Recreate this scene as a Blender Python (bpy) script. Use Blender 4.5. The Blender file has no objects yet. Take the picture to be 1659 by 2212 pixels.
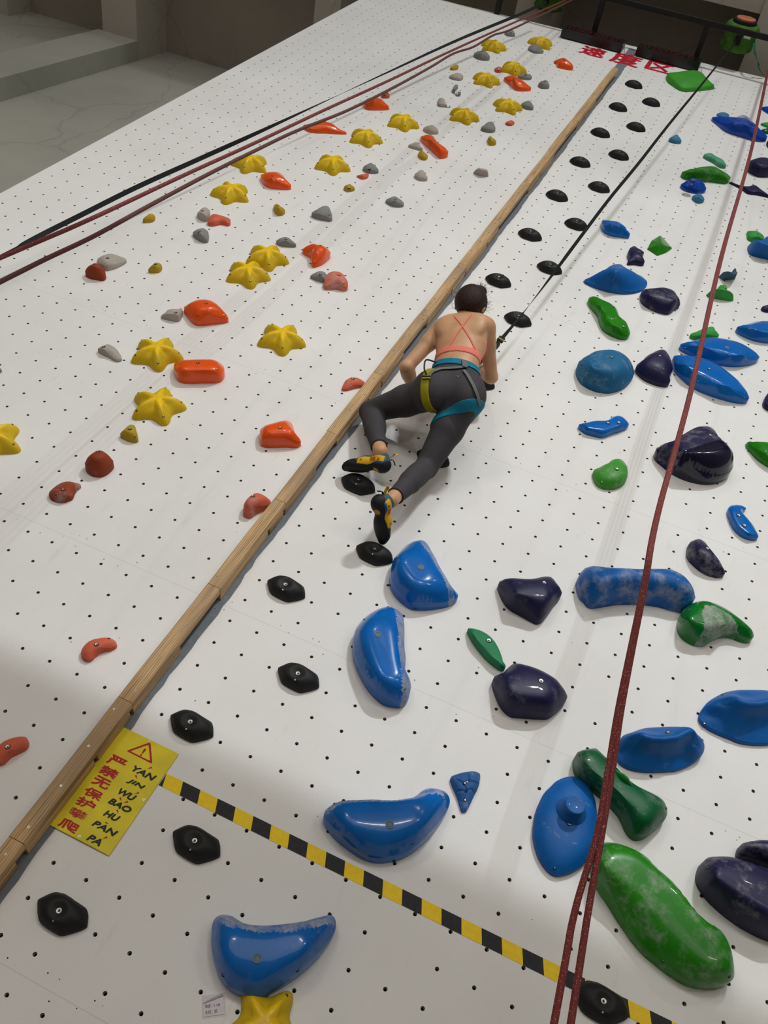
import bpy, bmesh, math, random
import numpy as np
from mathutils import Vector, Matrix
from mathutils.bvhtree import BVHTree
from mathutils.geometry import delaunay_2d_cdt
random.seed(7)
S = bpy.context.scene
COL = S.collection
# ------------------------------------------------------------------ frame, camera, light
# The climbing wall leans 5 degrees over the climber.  Everything fixed to it is given in the wall's own
# metres: u along the wall, v up the wall, w out of the wall.
TILT = math.radians(5.0)
SA, CA = math.sin(TILT), math.cos(TILT)
WALL = Matrix(((1,0,0,0),(0,-SA,-CA,0),(0,CA,-SA,0),(0,0,0,1)))     # wall frame -> world
def WP(u, v, w=0.0): return WALL @ Vector((u, v, w))
def WN(x, y, z): return Vector(WALL.inverted() @ Vector((x, y, z)))  # world -> wall frame
GR = 0.125; GV = 0.125*0.98123                                       # pitch of the bolt-hole grid
RC = Matrix(((0.910703, 0.396176, 0.116897), (0.360592, -0.624478, -0.69282), (-0.201479, 0.673106, -0.711572)))
cam_d = bpy.data.cameras.new('camera'); cam = bpy.data.objects.new('camera', cam_d); COL.objects.link(cam)
rot = Matrix((RC[0], -RC[1], -RC[2])).transposed()
cam.matrix_world = WALL @ (Matrix.Translation((0.500947, -0.98884, 2.894679)) @ rot.to_4x4())
cam_d.sensor_fit = 'VERTICAL'; cam_d.sensor_height = 24.0; cam_d.lens = 1860.61/2212*24.0
cam_d.clip_start = 0.05; cam_d.clip_end = 200
S.camera = cam
S.view_settings.view_transform = 'Standard'; S.view_settings.look = 'None'
S.view_settings.exposure = 0.0; S.view_settings.gamma = 1.0; S.view_settings.use_curve_mapping = False
world = bpy.data.worlds.new('hall_air'); S.world = world; world.use_nodes = True
world.node_tree.nodes['Background'].inputs[0].default_value = (1.0, 0.965, 0.915, 1)
world.node_tree.nodes['Background'].inputs[1].default_value = 1.18
def lamp(name, uvw, power, size, target=(-0.6, 4.5, 0), spread=math.pi, col=(1, 0.985, 0.95)):
    d = bpy.data.lights.new(name, 'AREA'); d.shape = 'DISK'; d.size = size; d.energy = power; d.color = col; d.spread = spread
    o = bpy.data.objects.new(name, d); COL.objects.link(o)
    p = WP(*uvw); t = WP(*target)
    o.location = p; o.rotation_euler = (t-p).to_track_quat('-Z', 'Y').to_euler()
    return o
for x in (1.0, 1.32, 1.64, 1.96):                 # the bank of small floodlights high on the far side of the hall
    for y, z in ((11.15, 13.3), (10.95, 12.9)):
        lamp('hall_lamp', (x, y, z), 43.5, 0.15, (1.1, 1.6, 0), math.radians(108), (.94, .985, 1))
lamp('hall_lamp', (-4.6, 10.6, 12.5), 40, 0.3, (-.6, 1, 0), math.radians(120))
lamp('hall_lamp', (6.2, 10.6, 12.0), 40, 0.3, (.6, 1, 0), math.radians(120))
for x in (-3.2, .4, 3.8):                          # unseen fill panels added behind the camera, standing in for ambient light
    o = lamp('fill_light', (x, 2.35, 6.6), 36, 1.2, (x*.7, .6, 0), math.pi, (1, .95, .88)); o.data.shape = 'RECTANGLE'; o.data.size = 1.25; o.data.size_y = .3
# ------------------------------------------------------------------ helpers
def srgb(r, g, b):
    f = lambda c: (c/255/12.92) if c/255 <= .04045 else ((c/255+.055)/1.055)**2.4
    return (f(r), f(g), f(b), 1)
def tag(o, label=None, cat=None, group=None, kind=None):
    if label: o['label'] = label
    if cat: o['category'] = cat
    if group: o['group'] = group
    if kind: o['kind'] = kind
    return o
def obj(name, verts, faces, mats, parent=None, mi=None, smooth=True, M=None):
    me = bpy.data.meshes.new(name); me.from_pydata([tuple(v) for v in verts], [], [tuple(f) for f in faces])
    for m in (mats if isinstance(mats, (list, tuple)) else [mats]): me.materials.append(m)
    if mi is not None: me.polygons.foreach_set('material_index', mi)
    if smooth: me.polygons.foreach_set('use_smooth', [True]*len(me.polygons))
    me.update()
    o = bpy.data.objects.new(name, me); COL.objects.link(o)
    if parent: o.parent = parent
    if M is not None:
        if parent: o.matrix_local = M
        else: o.matrix_world = M
    return o
def empty(name, M):
    o = bpy.data.objects.new(name, None); COL.objects.link(o); o.empty_display_size = .05; o.matrix_world = M
    return o
def link_copy(o, parent=None):
    c = o.copy(); COL.objects.link(c)
    if parent: c.parent = parent
    for ch in o.children: link_copy(ch, c)
    return c
def WM(u, v, w=0.0, ang=0.0): return WALL @ Matrix.Translation((u, v, w)) @ Matrix.Rotation(ang, 4, 'Z')
class MB:
    def __init__(s): s.v = []; s.f = []; s.m = []
    def add(s, V, F, m=0):
        k = len(s.v); s.v += [tuple(p) for p in V]; s.f += [tuple(i+k for i in f) for f in F]; s.m += [m]*len(F)
    def box(s, x0, x1, y0, y1, z0, z1, m=0):
        s.add([(x0,y0,z0),(x1,y0,z0),(x1,y1,z0),(x0,y1,z0),(x0,y0,z1),(x1,y0,z1),(x1,y1,z1),(x0,y1,z1)],
              [(0,3,2,1),(4,5,6,7),(0,1,5,4),(1,2,6,5),(2,3,7,6),(3,0,4,7)], m)
    def cyl(s, a, b, r0, r1=None, n=16, m=0, caps=True):
        a = Vector(a); b = Vector(b); r1 = r0 if r1 is None else r1
        q = (b-a).to_track_quat('Z', 'Y'); V = []
        for p, r in ((a, r0), (b, r1)):
            V += [p + q @ Vector((r*math.cos(t*2*math.pi/n), r*math.sin(t*2*math.pi/n), 0)) for t in range(n)]
        F = [(i, (i+1) % n, n+(i+1) % n, n+i) for i in range(n)]
        if caps: F += [tuple(range(n))[::-1], tuple(range(n, 2*n))]
        s.add(V, F, m)
    def tube(s, pts, r, n=8, m=0):
        pts = [Vector(p) for p in pts]; V = []; F = []; up = Vector((0.3, 0.2, 1)).normalized()
        rr = r if isinstance(r, (list, tuple)) else [r]*len(pts)
        for i, p in enumerate(pts):
            d = (pts[min(i+1, len(pts)-1)]-pts[max(i-1, 0)]).normalized()
            x = d.cross(up); x.normalize(); y = x.cross(d); up = y
            V += [p+(x*math.cos(t*2*math.pi/n)+y*math.sin(t*2*math.pi/n))*rr[i] for t in range(n)]
        for i in range(len(pts)-1):
            F += [(i*n+t, i*n+(t+1) % n, (i+1)*n+(t+1) % n, (i+1)*n+t) for t in range(n)]
        F += [tuple(range(n))[::-1], tuple(range((len(pts)-1)*n, len(pts)*n))]
        s.add(V, F, m)
    def ribbon(s, pts, nrm, width, thick=.0012, m=0):
        # flat band: pts centre line, nrm per-point surface normals
        pts = [Vector(p) for p in pts]; V = []; F = []
        ww = width if isinstance(width, (list, tuple)) else [width]*len(pts)
        for i, p in enumerate(pts):
            d = (pts[min(i+1, len(pts)-1)]-pts[max(i-1, 0)]).normalized(); nn = Vector(nrm[i]).normalized()
            x = d.cross(nn).normalized(); w2 = ww[i]/2
            V += [p-x*w2-nn*thick, p+x*w2-nn*thick, p+x*w2+nn*thick, p-x*w2+nn*thick]
        for i in range(len(pts)-1):
            for t in range(4): F.append((i*4+t, i*4+(t+1) % 4, i*4+4+(t+1) % 4, i*4+4+t))
        F += [(3,2,1,0), tuple(range((len(pts)-1)*4, len(pts)*4))]
        s.add(V, F, m)
    def build(s, name, mats, parent=None, smooth=False, M=None):
        return obj(name, s.v, s.f, mats, parent, s.m, smooth, M)
# ------------------------------------------------------------------ materials
def N(nt, t, **k):
    n = nt.nodes.new(t)
    for a, b in k.items():
        if a.startswith('i_'):
            key = a[2:]; n.inputs[int(key) if key.isdigit() else key.replace('_', ' ')].default_value = b
        else: setattr(n, a, b)
    return n
def new_mat(name):
    m = bpy.data.materials.new(name); m.use_nodes = True
    nt = m.node_tree; b = nt.nodes['Principled BSDF']; return m, nt, b
MATS = {}
def plain(name, col, rough=.6, metal=0, var=.08, scale=25, bump=0.0, coat=0, bscale=120):
    if name in MATS: return MATS[name]
    m, nt, b = new_mat(name); L = nt.links
    tc = N(nt, 'ShaderNodeTexCoord'); no = N(nt, 'ShaderNodeTexNoise', i_Scale=scale, i_Detail=4.0)
    L.new(tc.outputs['Object'], no.inputs['Vector'])
    hs = N(nt, 'ShaderNodeMapRange', i_1=.3, i_2=.7, i_3=1-var, i_4=1+var); L.new(no.outputs['Fac'], hs.inputs[0])
    mx = N(nt, 'ShaderNodeVectorMath', operation='SCALE'); mx.inputs[0].default_value = col[:3]; L.new(hs.outputs[0], mx.inputs['Scale'])
    L.new(mx.outputs[0], b.inputs['Base Color'])
    b.inputs['Roughness'].default_value = rough; b.inputs['Metallic'].default_value = metal; b.inputs['Specular IOR Level'].default_value = .5 if metal or rough < .45 else .25
    b.inputs['Coat Weight'].default_value = coat; b.inputs['Coat Roughness'].default_value = .05
    if bump:
        n2 = N(nt, 'ShaderNodeTexNoise', i_Scale=bscale, i_Detail=3.0); L.new(tc.outputs['Object'], n2.inputs['Vector'])
        bp = N(nt, 'ShaderNodeBump', i_Strength=bump, i_Distance=.003); L.new(n2.outputs['Fac'], bp.inputs['Height']); L.new(bp.outputs[0], b.inputs['Normal'])
    MATS[name] = m; return m
HOLDCOL = {  # colour, roughness, gloss coat, grain
 'orange': (srgb(232,84,18), .3, 1.0, .02), 'brick': (srgb(142,60,34), .65, 0, .3), 'coral': (srgb(204,98,72), .6, 0, .25),
 'grey': (srgb(128,129,128), .75, 0, .35), 'pale': (srgb(168,160,152), .75, 0, .35), 'mustard': (srgb(172,143,34), .65, 0, .3),
 'blue': (srgb(0,100,184), .22, .8, .02), 'blue_matte': (srgb(4,90,164), .5, .1, .06), 'royal': (srgb(0,66,168), .25, .8, .02),
 'teal': (srgb(62,122,160), .65, 0, .2), 'teal_deep': (srgb(24,98,142), .6, 0, .15), 'slate': (srgb(62,92,112), .7, 0, .4),
 'navy': (srgb(30,28,66), .45, .15, .1), 'navy_gloss': (srgb(14,12,42), .15, 1.0, .0), 'green': (srgb(30,124,10), .3, .5, .04),
 'green_mid': (srgb(0,112,30), .25, .8, .02), 'green_light': (srgb(52,150,62), .6, 0, .2), 'green_light2': (srgb(60,146,44), .5, .1, .1),
 'green_dark': (srgb(0,88,48), .4, .3, .05), 'green_teal': (srgb(44,128,86), .65, 0, .15), 'seafoam': (srgb(70,150,112), .65, 0, .2),
 'denim': (srgb(42,88,146), .65, 0, .4), 'black': (srgb(30,31,33), .55, 0, .35), 'yellow': (srgb(204,172,26), .6, .05, .1),
 'yellow_facet': (srgb(234,194,20), .35, .4, .02)}
def hold_mat(kind, chalk=0.0, matte=False):
    key = 'hold_%s_%d%s' % (kind, int(chalk*100), 'm' if matte else '')
    if key in MATS: return MATS[key]
    col, rough, coat, grain = HOLDCOL[kind]
    m, nt, b = new_mat(key); L = nt.links
    tc = N(nt, 'ShaderNodeTexCoord')
    big = N(nt, 'ShaderNodeTexNoise', i_Scale=9.0, i_Detail=5.0, i_Roughness=.65); L.new(tc.outputs['Object'], big.inputs['Vector'])
    fine = N(nt, 'ShaderNodeTexNoise', i_Scale=90.0, i_Detail=3.0); L.new(tc.outputs['Object'], fine.inputs['Vector'])
    tone = N(nt, 'ShaderNodeMapRange', i_1=.3, i_2=.7, i_3=.88, i_4=1.12); L.new(big.outputs['Fac'], tone.inputs[0])
    sc = N(nt, 'ShaderNodeVectorMath', operation='SCALE'); sc.inputs[0].default_value = col[:3]; L.new(tone.outputs[0], sc.inputs['Scale'])
    # chalk dust: blotches of white powder rubbed in by hands
    bl = N(nt, 'ShaderNodeTexNoise', i_Scale=13.0, i_Detail=6.0, i_Roughness=.7); 
    mp = N(nt, 'ShaderNodeMapping'); mp.inputs['Location'].default_value = (3.1, 1.7, .4); L.new(tc.outputs['Object'], mp.inputs[0]); L.new(mp.outputs[0], bl.inputs['Vector'])
    lo = .63-.34*chalk-(.12 if matte else 0)
    mr = N(nt, 'ShaderNodeMapRange', i_1=lo, i_2=lo+.22, i_3=0.0, i_4=min(.75, .12+chalk+(.22 if matte else 0))); L.new(bl.outputs['Fac'], mr.inputs[0])
    mf = N(nt, 'ShaderNodeMapRange', i_1=.35, i_2=.6, i_3=.6, i_4=1.0); L.new(fine.outputs['Fac'], mf.inputs[0])
    ml = N(nt, 'ShaderNodeMath', operation='MULTIPLY'); L.new(mr.outputs[0], ml.inputs[0]); L.new(mf.outputs[0], ml.inputs[1])
    mx = N(nt, 'ShaderNodeMix', data_type='RGBA'); L.new(ml.outputs[0], mx.inputs[0]); L.new(sc.outputs[0], mx.inputs[6]); mx.inputs[7].default_value = (.46, .45, .44, 1)
    L.new(mx.outputs[2], b.inputs['Base Color'])
    b.inputs['Roughness'].default_value = .7 if matte else rough; b.inputs['Specular IOR Level'].default_value = .25
    if not matte:
        b.inputs['Coat Weight'].default_value = coat*.55; b.inputs['Coat Roughness'].default_value = .03; b.inputs['Coat IOR'].default_value = 1.45
    g = .25 if matte else grain
    if g:
        bp = N(nt, 'ShaderNodeBump', i_Strength=g, i_Distance=.002); L.new(fine.outputs['Fac'], bp.inputs['Height']); L.new(bp.outputs[0], b.inputs['Normal'])
    MATS[key] = m; return m
M_STEEL = plain('bolt_steel', (.32,.31,.29), .35, 1.0, .05)
M_DARK = plain('dark_recess', (.008,.008,.009), .8)
M_BLACKSTEEL = plain('black_painted_steel', (.012,.012,.013), .5, 0, .1)
# painted plywood of the climbing wall
def wall_material():
    m, nt, b = new_mat('white_textured_panel'); L = nt.links
    tc = N(nt, 'ShaderNodeTexCoord')
    n1 = N(nt, 'ShaderNodeTexNoise', i_Scale=1.3, i_Detail=6.0, i_Roughness=.6); L.new(tc.outputs['Object'], n1.inputs['Vector'])
    mp = N(nt, 'ShaderNodeMapping'); mp.inputs['Scale'].default_value = (7, 1.6, 1); mp.inputs['Rotation'].default_value = (0, 0, .5); L.new(tc.outputs['Object'], mp.inputs[0])
    n2 = N(nt, 'ShaderNodeTexNoise', i_Scale=1.5, i_Detail=8.0, i_Roughness=.7); L.new(mp.outputs[0], n2.inputs['Vector'])
    c1 = N(nt, 'ShaderNodeMapRange', i_1=.3, i_2=.7, i_3=.0, i_4=1.0); L.new(n1.outputs['Fac'], c1.inputs[0])
    mx = N(nt, 'ShaderNodeMix', data_type='RGBA'); L.new(c1.outputs[0], mx.inputs[0]); mx.inputs[6].default_value = (.70,.69,.67,1); mx.inputs[7].default_value = (.77,.765,.75,1)
    c2 = N(nt, 'ShaderNodeMapRange', i_1=.60, i_2=.78, i_3=0.0, i_4=.35); L.new(n2.outputs['Fac'], c2.inputs[0])
    m2 = N(nt, 'ShaderNodeMix', data_type='RGBA'); L.new(c2.outputs[0], m2.inputs[0]); L.new(mx.outputs[2], m2.inputs[6]); m2.inputs[7].default_value = (.47,.455,.43,1)
    # thin butt joints between the panels, one every 1.47 m up the wall
    sx = N(nt, 'ShaderNodeSeparateXYZ'); L.new(tc.outputs['Object'], sx.inputs[0])
    a = N(nt, 'ShaderNodeMath', operation='ADD'); a.inputs[1].default_value = 0.5535+14.69; L.new(sx.outputs['Y'], a.inputs[0])
    md = N(nt, 'ShaderNodeMath', operation='MODULO'); md.inputs[1].default_value = 1.469; L.new(a.outputs[0], md.inputs[0])
    lt = N(nt, 'ShaderNodeMath', operation='LESS_THAN'); lt.inputs[1].default_value = .0016; L.new(md.outputs[0], lt.inputs[0])
    s3 = N(nt, 'ShaderNodeMath', operation='MULTIPLY'); s3.inputs[1].default_value = .38; L.new(lt.outputs[0], s3.inputs[0])
    m3 = N(nt, 'ShaderNodeMix', data_type='RGBA'); L.new(s3.outputs[0], m3.inputs[0]); L.new(m2.outputs[2], m3.inputs[6]); m3.inputs[7].default_value = (.2,.19,.18,1)
    L.new(m3.outputs[2], b.inputs['Base Color']); b.inputs['Roughness'].default_value = .62
    f = N(nt, 'ShaderNodeTexNoise', i_Scale=160.0, i_Detail=2.0); L.new(tc.outputs['Object'], f.inputs['Vector'])
    bp = N(nt, 'ShaderNodeBump', i_Strength=.35, i_Distance=.0015); L.new(f.outputs['Fac'], bp.inputs['Height']); L.new(bp.outputs[0], b.inputs['Normal'])
    return m
M_WALL = wall_material()
def wood_material():
    m, nt, b = new_mat('pine_timber'); L = nt.links
    tc = N(nt, 'ShaderNodeTexCoord'); info = N(nt, 'ShaderNodeObjectInfo')
    ad = N(nt, 'ShaderNodeVectorMath', operation='ADD'); L.new(tc.outputs['Object'], ad.inputs[0])
    rn = N(nt, 'ShaderNodeMath', operation='MULTIPLY'); rn.inputs[1].default_value = 37.0; L.new(info.outputs['Random'], rn.inputs[0])
    cx = N(nt, 'ShaderNodeCombineXYZ'); L.new(rn.outputs[0], cx.inputs[0]); L.new(rn.outputs[0], cx.inputs[1]); L.new(cx.outputs[0], ad.inputs[1])
    mp = N(nt, 'ShaderNodeMapping'); mp.inputs['Scale'].default_value = (26, 1.5, 26); L.new(ad.outputs[0], mp.inputs[0])
    n = N(nt, 'ShaderNodeTexNoise', i_Scale=2.2, i_Detail=5.0, i_Roughness=.6, i_Distortion=.8); L.new(mp.outputs[0], n.inputs['Vector'])
    wv = N(nt, 'ShaderNodeTexWave', i_Scale=1.4, i_Distortion=7.0, i_Detail=3.0); wv.bands_direction = 'X'; L.new(mp.outputs[0], wv.inputs['Vector'])
    cr = N(nt, 'ShaderNodeValToRGB'); e = cr.color_ramp.elements; e[0].color = srgb(124,95,62); e[0].position = .25; e[1].color = srgb(204,168,120); e[1].position = .7
    mxx = N(nt, 'ShaderNodeMath', operation='MULTIPLY_ADD'); mxx.inputs[1].default_value = .28; L.new(wv.outputs['Fac'], mxx.inputs[0])
    h = N(nt, 'ShaderNodeMath', operation='MULTIPLY'); h.inputs[1].default_value = .85; L.new(n.outputs['Fac'], h.inputs[0]); L.new(h.outputs[0], mxx.inputs[2])
    L.new(mxx.outputs[0], cr.inputs[0])
    # each board weathered a little differently: greyer or yellower
    g = N(nt, 'ShaderNodeTexNoise', i_Scale=2.0, i_Detail=3.0); L.new(ad.outputs[0], g.inputs['Vector'])
    gr = N(nt, 'ShaderNodeMapRange', i_1=.45, i_2=.7, i_3=0.0, i_4=.55); L.new(g.outputs['Fac'], gr.inputs[0])
    m2 = N(nt, 'ShaderNodeMix', data_type='RGBA'); L.new(gr.outputs[0], m2.inputs[0]); L.new(cr.outputs[0], m2.inputs[6]); m2.inputs[7].default_value = srgb(136,116,96)
    L.new(m2.outputs[2], b.inputs['Base Color']); b.inputs['Roughness'].default_value = .7
    bp = N(nt, 'ShaderNodeBump', i_Strength=.3, i_Distance=.002); L.new(n.outputs['Fac'], bp.inputs['Height']); L.new(bp.outputs[0], b.inputs['Normal'])
    return m
M_WOOD = wood_material()
def concrete(name, c0, c1, scale=.8):
    m, nt, b = new_mat(name); L = nt.links; tc = N(nt, 'ShaderNodeTexCoord')
    n = N(nt, 'ShaderNodeTexNoise', i_Scale=scale, i_Detail=8.0, i_Roughness=.62); L.new(tc.outputs['Object'], n.inputs['Vector'])
    cr = N(nt, 'ShaderNodeValToRGB'); e = cr.color_ramp.elements; e[0].position = .3; e[0].color = c0; e[1].position = .7; e[1].color = c1; L.new(n.outputs['Fac'], cr.inputs[0])
    # hairline cracks in the plaster
    w = N(nt, 'ShaderNodeTexNoise', i_Scale=2.0, i_Detail=4.0); L.new(tc.outputs['Object'], w.inputs['Vector'])
    sc = N(nt, 'ShaderNodeVectorMath', operation='SCALE'); sc.inputs['Scale'].default_value = .5; L.new(w.outputs['Color'], sc.inputs[0])
    ad = N(nt, 'ShaderNodeVectorMath', operation='ADD'); L.new(tc.outputs['Object'], ad.inputs[0]); L.new(sc.outputs[0], ad.inputs[1])
    vo = N(nt, 'ShaderNodeTexVoronoi', feature='DISTANCE_TO_EDGE', i_Scale=.45); L.new(ad.outputs[0], vo.inputs['Vector'])
    lt = N(nt, 'ShaderNodeMapRange', i_1=.0, i_2=.012, i_3=.22, i_4=0.0); L.new(vo.outputs['Distance'], lt.inputs[0])
    mx = N(nt, 'ShaderNodeMix', data_type='RGBA'); L.new(lt.outputs[0], mx.inputs[0]); L.new(cr.outputs[0], mx.inputs[6]); mx.inputs[7].default_value = (.1,.095,.085,1)
    L.new(mx.outputs[2], b.inputs['Base Color']); b.inputs['Roughness'].default_value = .85
    return m
M_PLASTER = concrete('pale_plaster', srgb(156,156,146), srgb(172,171,160))
M_CEIL = concrete('grey_concrete', srgb(148,140,130), srgb(164,156,146))
M_BEAM = concrete('pale_beam_concrete', srgb(176,170,160), srgb(190,184,174))
M_MAT = plain('foam_mat_blue', srgb(150,140,126), .8, 0, .1, 3)
# ------------------------------------------------------------------ the room
def structure(name, mb, mats, **k):
    o = mb.build(name, mats, **k); tag(o, kind='structure'); return o
FZ = -2.85
b = MB(); b.box(-14, 7, -17, 1.0, FZ-.2, FZ); structure('floor', b, M_MAT)
b = MB(); b.box(-14.2, 7, 1.0, 1.25, FZ, 11.2); structure('wall_back', b, M_PLASTER)
b = MB(); b.box(-14.2, -14, -17, 1.0, FZ, 11.2); structure('wall_left', b, M_PLASTER)
b = MB(); b.box(7, 7.2, -17, 1.0, FZ, 11.2); structure('wall_right', b, M_PLASTER)
b = MB(); b.box(-14, 7, -17, 1.0, 11.0, 11.2); structure('ceiling', b, M_CEIL)
BEAMS = [(-13.2,-12.6,10.26,-17),(-10.75,-10.15,10.5,-17),(-8.24,-7.66,10.26,-17),(-4.92,-4.56,10.26,-17),(-2.30,-1.87,10.26,-17),(.39,.9,10.26,-17),(3.4,3.9,10.26,-17)]
for i, (x0, x1, z, y0) in enumerate(BEAMS):
    b = MB(); b.box(x0, x1, y0, 1.0, z, 11.02); structure('trim_%d' % (i+1), b, M_BEAM)
b = MB(); b.box(-14, 7, -2.05, -1.35, 10.30, 11.02); structure('trim_8', b, M_BEAM)
b = MB(); b.box(-14, 7, -6.0, -5.5, 9.9, 11.02); structure('trim_9', b, M_CEIL)  # unseen cross beam, added and set low to shade the top of wall_back
for i, (x0, x1) in enumerate([(-13.2,-12.6),(-8.33,-7.65)]):
    b = MB(); b.box(x0, x1, .74, 1.01, FZ, 10.28); structure('trim_%d' % (i+10), b, M_PLASTER)
b = MB(); b.box(-6, 7, -9.5, -4.85, 3.15, 3.62); structure('trim_12', b, M_CEIL)   # unseen slab added behind the camera to shade the lower wall
# ---- climbing wall with its grid of threaded bolt holes (every hole is real depth)
I0, I1, J0, J1 = -29, 20, -13, 77
V0, V1 = FZ/CA+.02, 9.64
def build_wall():
    V = []; F = []; mi = []
    def vert(x, y, z=0.0): V.append((x, y, z)); return len(V)-1
    n = 12; R = .0070
    gone = set()
    rr = random.Random(3)
    for i in range(I0, I1+1):
        for j in range(J0, J1+1):
            if i == -6 or rr.random() < .025 or (j in (6, 18, 30, 42, 54, 66, 7) and rr.random() < .06): gone.add((i, j))
    cor = {}
    def C(i, j):
        if (i, j) not in cor:
            x = (i-.5)*GR; y = (j-.5)*GV
            if i == I0: x = -3.725
            if i == I1+1: x = 2.62
            if j == J0: y = V0
            if j == J1+1: y = V1
            cor[(i, j)] = vert(x, y)
        return cor[(i, j)]
    for i in range(I0, I1+1):
        for j in range(J0, J1+1):
            q = [C(i, j), C(i+1, j), C(i+1, j+1), C(i, j+1)]
            if (i, j) in gone: F.append(q); mi.append(0); continue
            cx, cy = i*GR, j*GV
            ring = [vert(cx+R*math.cos(2*math.pi*(k-4.5)/n), cy+R*math.sin(2*math.pi*(k-4.5)/n)) for k in range(n)]
            for s in range(4):   # ring sector k=3s..3s+3 faces corner edge s -> s+1
                a = ring[3*s:3*s+4] if s < 3 else ring[9:12]+[ring[0]]
                F.append([q[s], q[(s+1) % 4]]+a[::-1]); mi.append(0)
            deep = [vert(V[r][0], V[r][1], -.011) for r in ring]
            for k in range(n): F.append([ring[k], ring[(k+1) % n], deep[(k+1) % n], deep[k]]); mi.append(1)
            inner = [vert(cx+.0050*math.cos(2*math.pi*(k-4.5)/n), cy+.0050*math.sin(2*math.pi*(k-4.5)/n), -.0112) for k in range(n)]
            for k in range(n): F.append([deep[k], deep[(k+1) % n], inner[(k+1) % n], inner[k]]); mi.append(2)
            bot = [vert(V[r][0], V[r][1], -.035) for r in inner]
            for k in range(n): F.append([inner[k], inner[(k+1) % n], bot[(k+1) % n], bot[k]]); mi.append(3)
            F.append(bot); mi.append(3)
    # the sloping top strip, the side and the back of the panel
    top = [C(i, J1+1) for i in range(I0, I1+2)]
    tv = [vert(V[t][0], 9.66+(V[t][0]+2.4)*.062) for t in top]
    for k in range(len(top)-1): F.append([top[k], top[k+1], tv[k+1], tv[k]]); mi.append(0)
    lo = [C(i, J0) for i in range(I0, I1+2)]
    back = lambda t: vert(V[t][0], V[t][1], -.05)
    tb = [back(t) for t in tv]; lb = [back(t) for t in lo]
    for k in range(len(tv)-1): F.append([tv[k], tv[k+1], tb[k+1], tb[k]]); mi.append(0)
    left = [C(I0, j) for j in range(J0, J1+2)]+[tv[0]]; lf = [lb[0]]+[back(t) for t in left[1:-1]]+[tb[0]]
    for k in range(len(left)-1): F.append([left[k], left[k+1], lf[k+1], lf[k]]); mi.append(0)
    right = [C(I1+1, j) for j in range(J0, J1+2)]+[tv[-1]]; rf = [lb[-1]]+[back(t) for t in right[1:-1]]+[tb[-1]]
    for k in range(len(right)-1): F.append([right[k], rf[k], rf[k+1], right[k+1]]); mi.append(0)
    F.append([lb[0]]+lf[1:]+tb[1:]+rf[::-1][1:]+lb[::-1][1:-1]); mi.append(0)
    zinc = plain('zinc_insert', (.22,.22,.2), .5, .5)
    wood = plain('drilled_ply', (.30,.27,.22), .8)
    o = obj('wall_front', V, F, [M_WALL, wood, zinc, M_DARK], mi=mi, smooth=False, M=WALL.copy())
    tag(o, kind='structure'); return o
build_wall()
# grey painted stripe under the timber, with a ragged right edge
b = MB(); rr = random.Random(5); n = 260; lv, rv = [], []
for k in range(n+1):
    v = V0+(9.66-V0)*k/n
    lv.append((-.792, v, .0006)); rv.append((-.688+rr.uniform(-.004,.004)+.004*math.sin(v*9), v, .0006))
b.add(lv+rv, [(k, n+1+k, n+2+k, k+1) for k in range(n)]); structure('trim_13', b, plain('grey_paint_stripe', srgb(112,118,124), .6, 0, .12, 30), M=WALL.copy())
# small leftover screw holes in the panels
b = MB(); rr = random.Random(11)
for k in range(420):
    u = rr.uniform(-3.6, 2.5); v = rr.uniform(-1, 9.4)
    if rr.random() < .5: v = -.5535+1.469*rr.randint(0, 6)+rr.choice((-.03,.03))+rr.uniform(-.01,.01)
    r = rr.uniform(.0014,.0026)
    b.add([(u+r*math.cos(t*1.0472), v+r*math.sin(t*1.0472), .0007) for t in range(6)], [tuple(range(6))])
structure('trim_14', b, M_DARK, M=WALL.copy())
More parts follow.
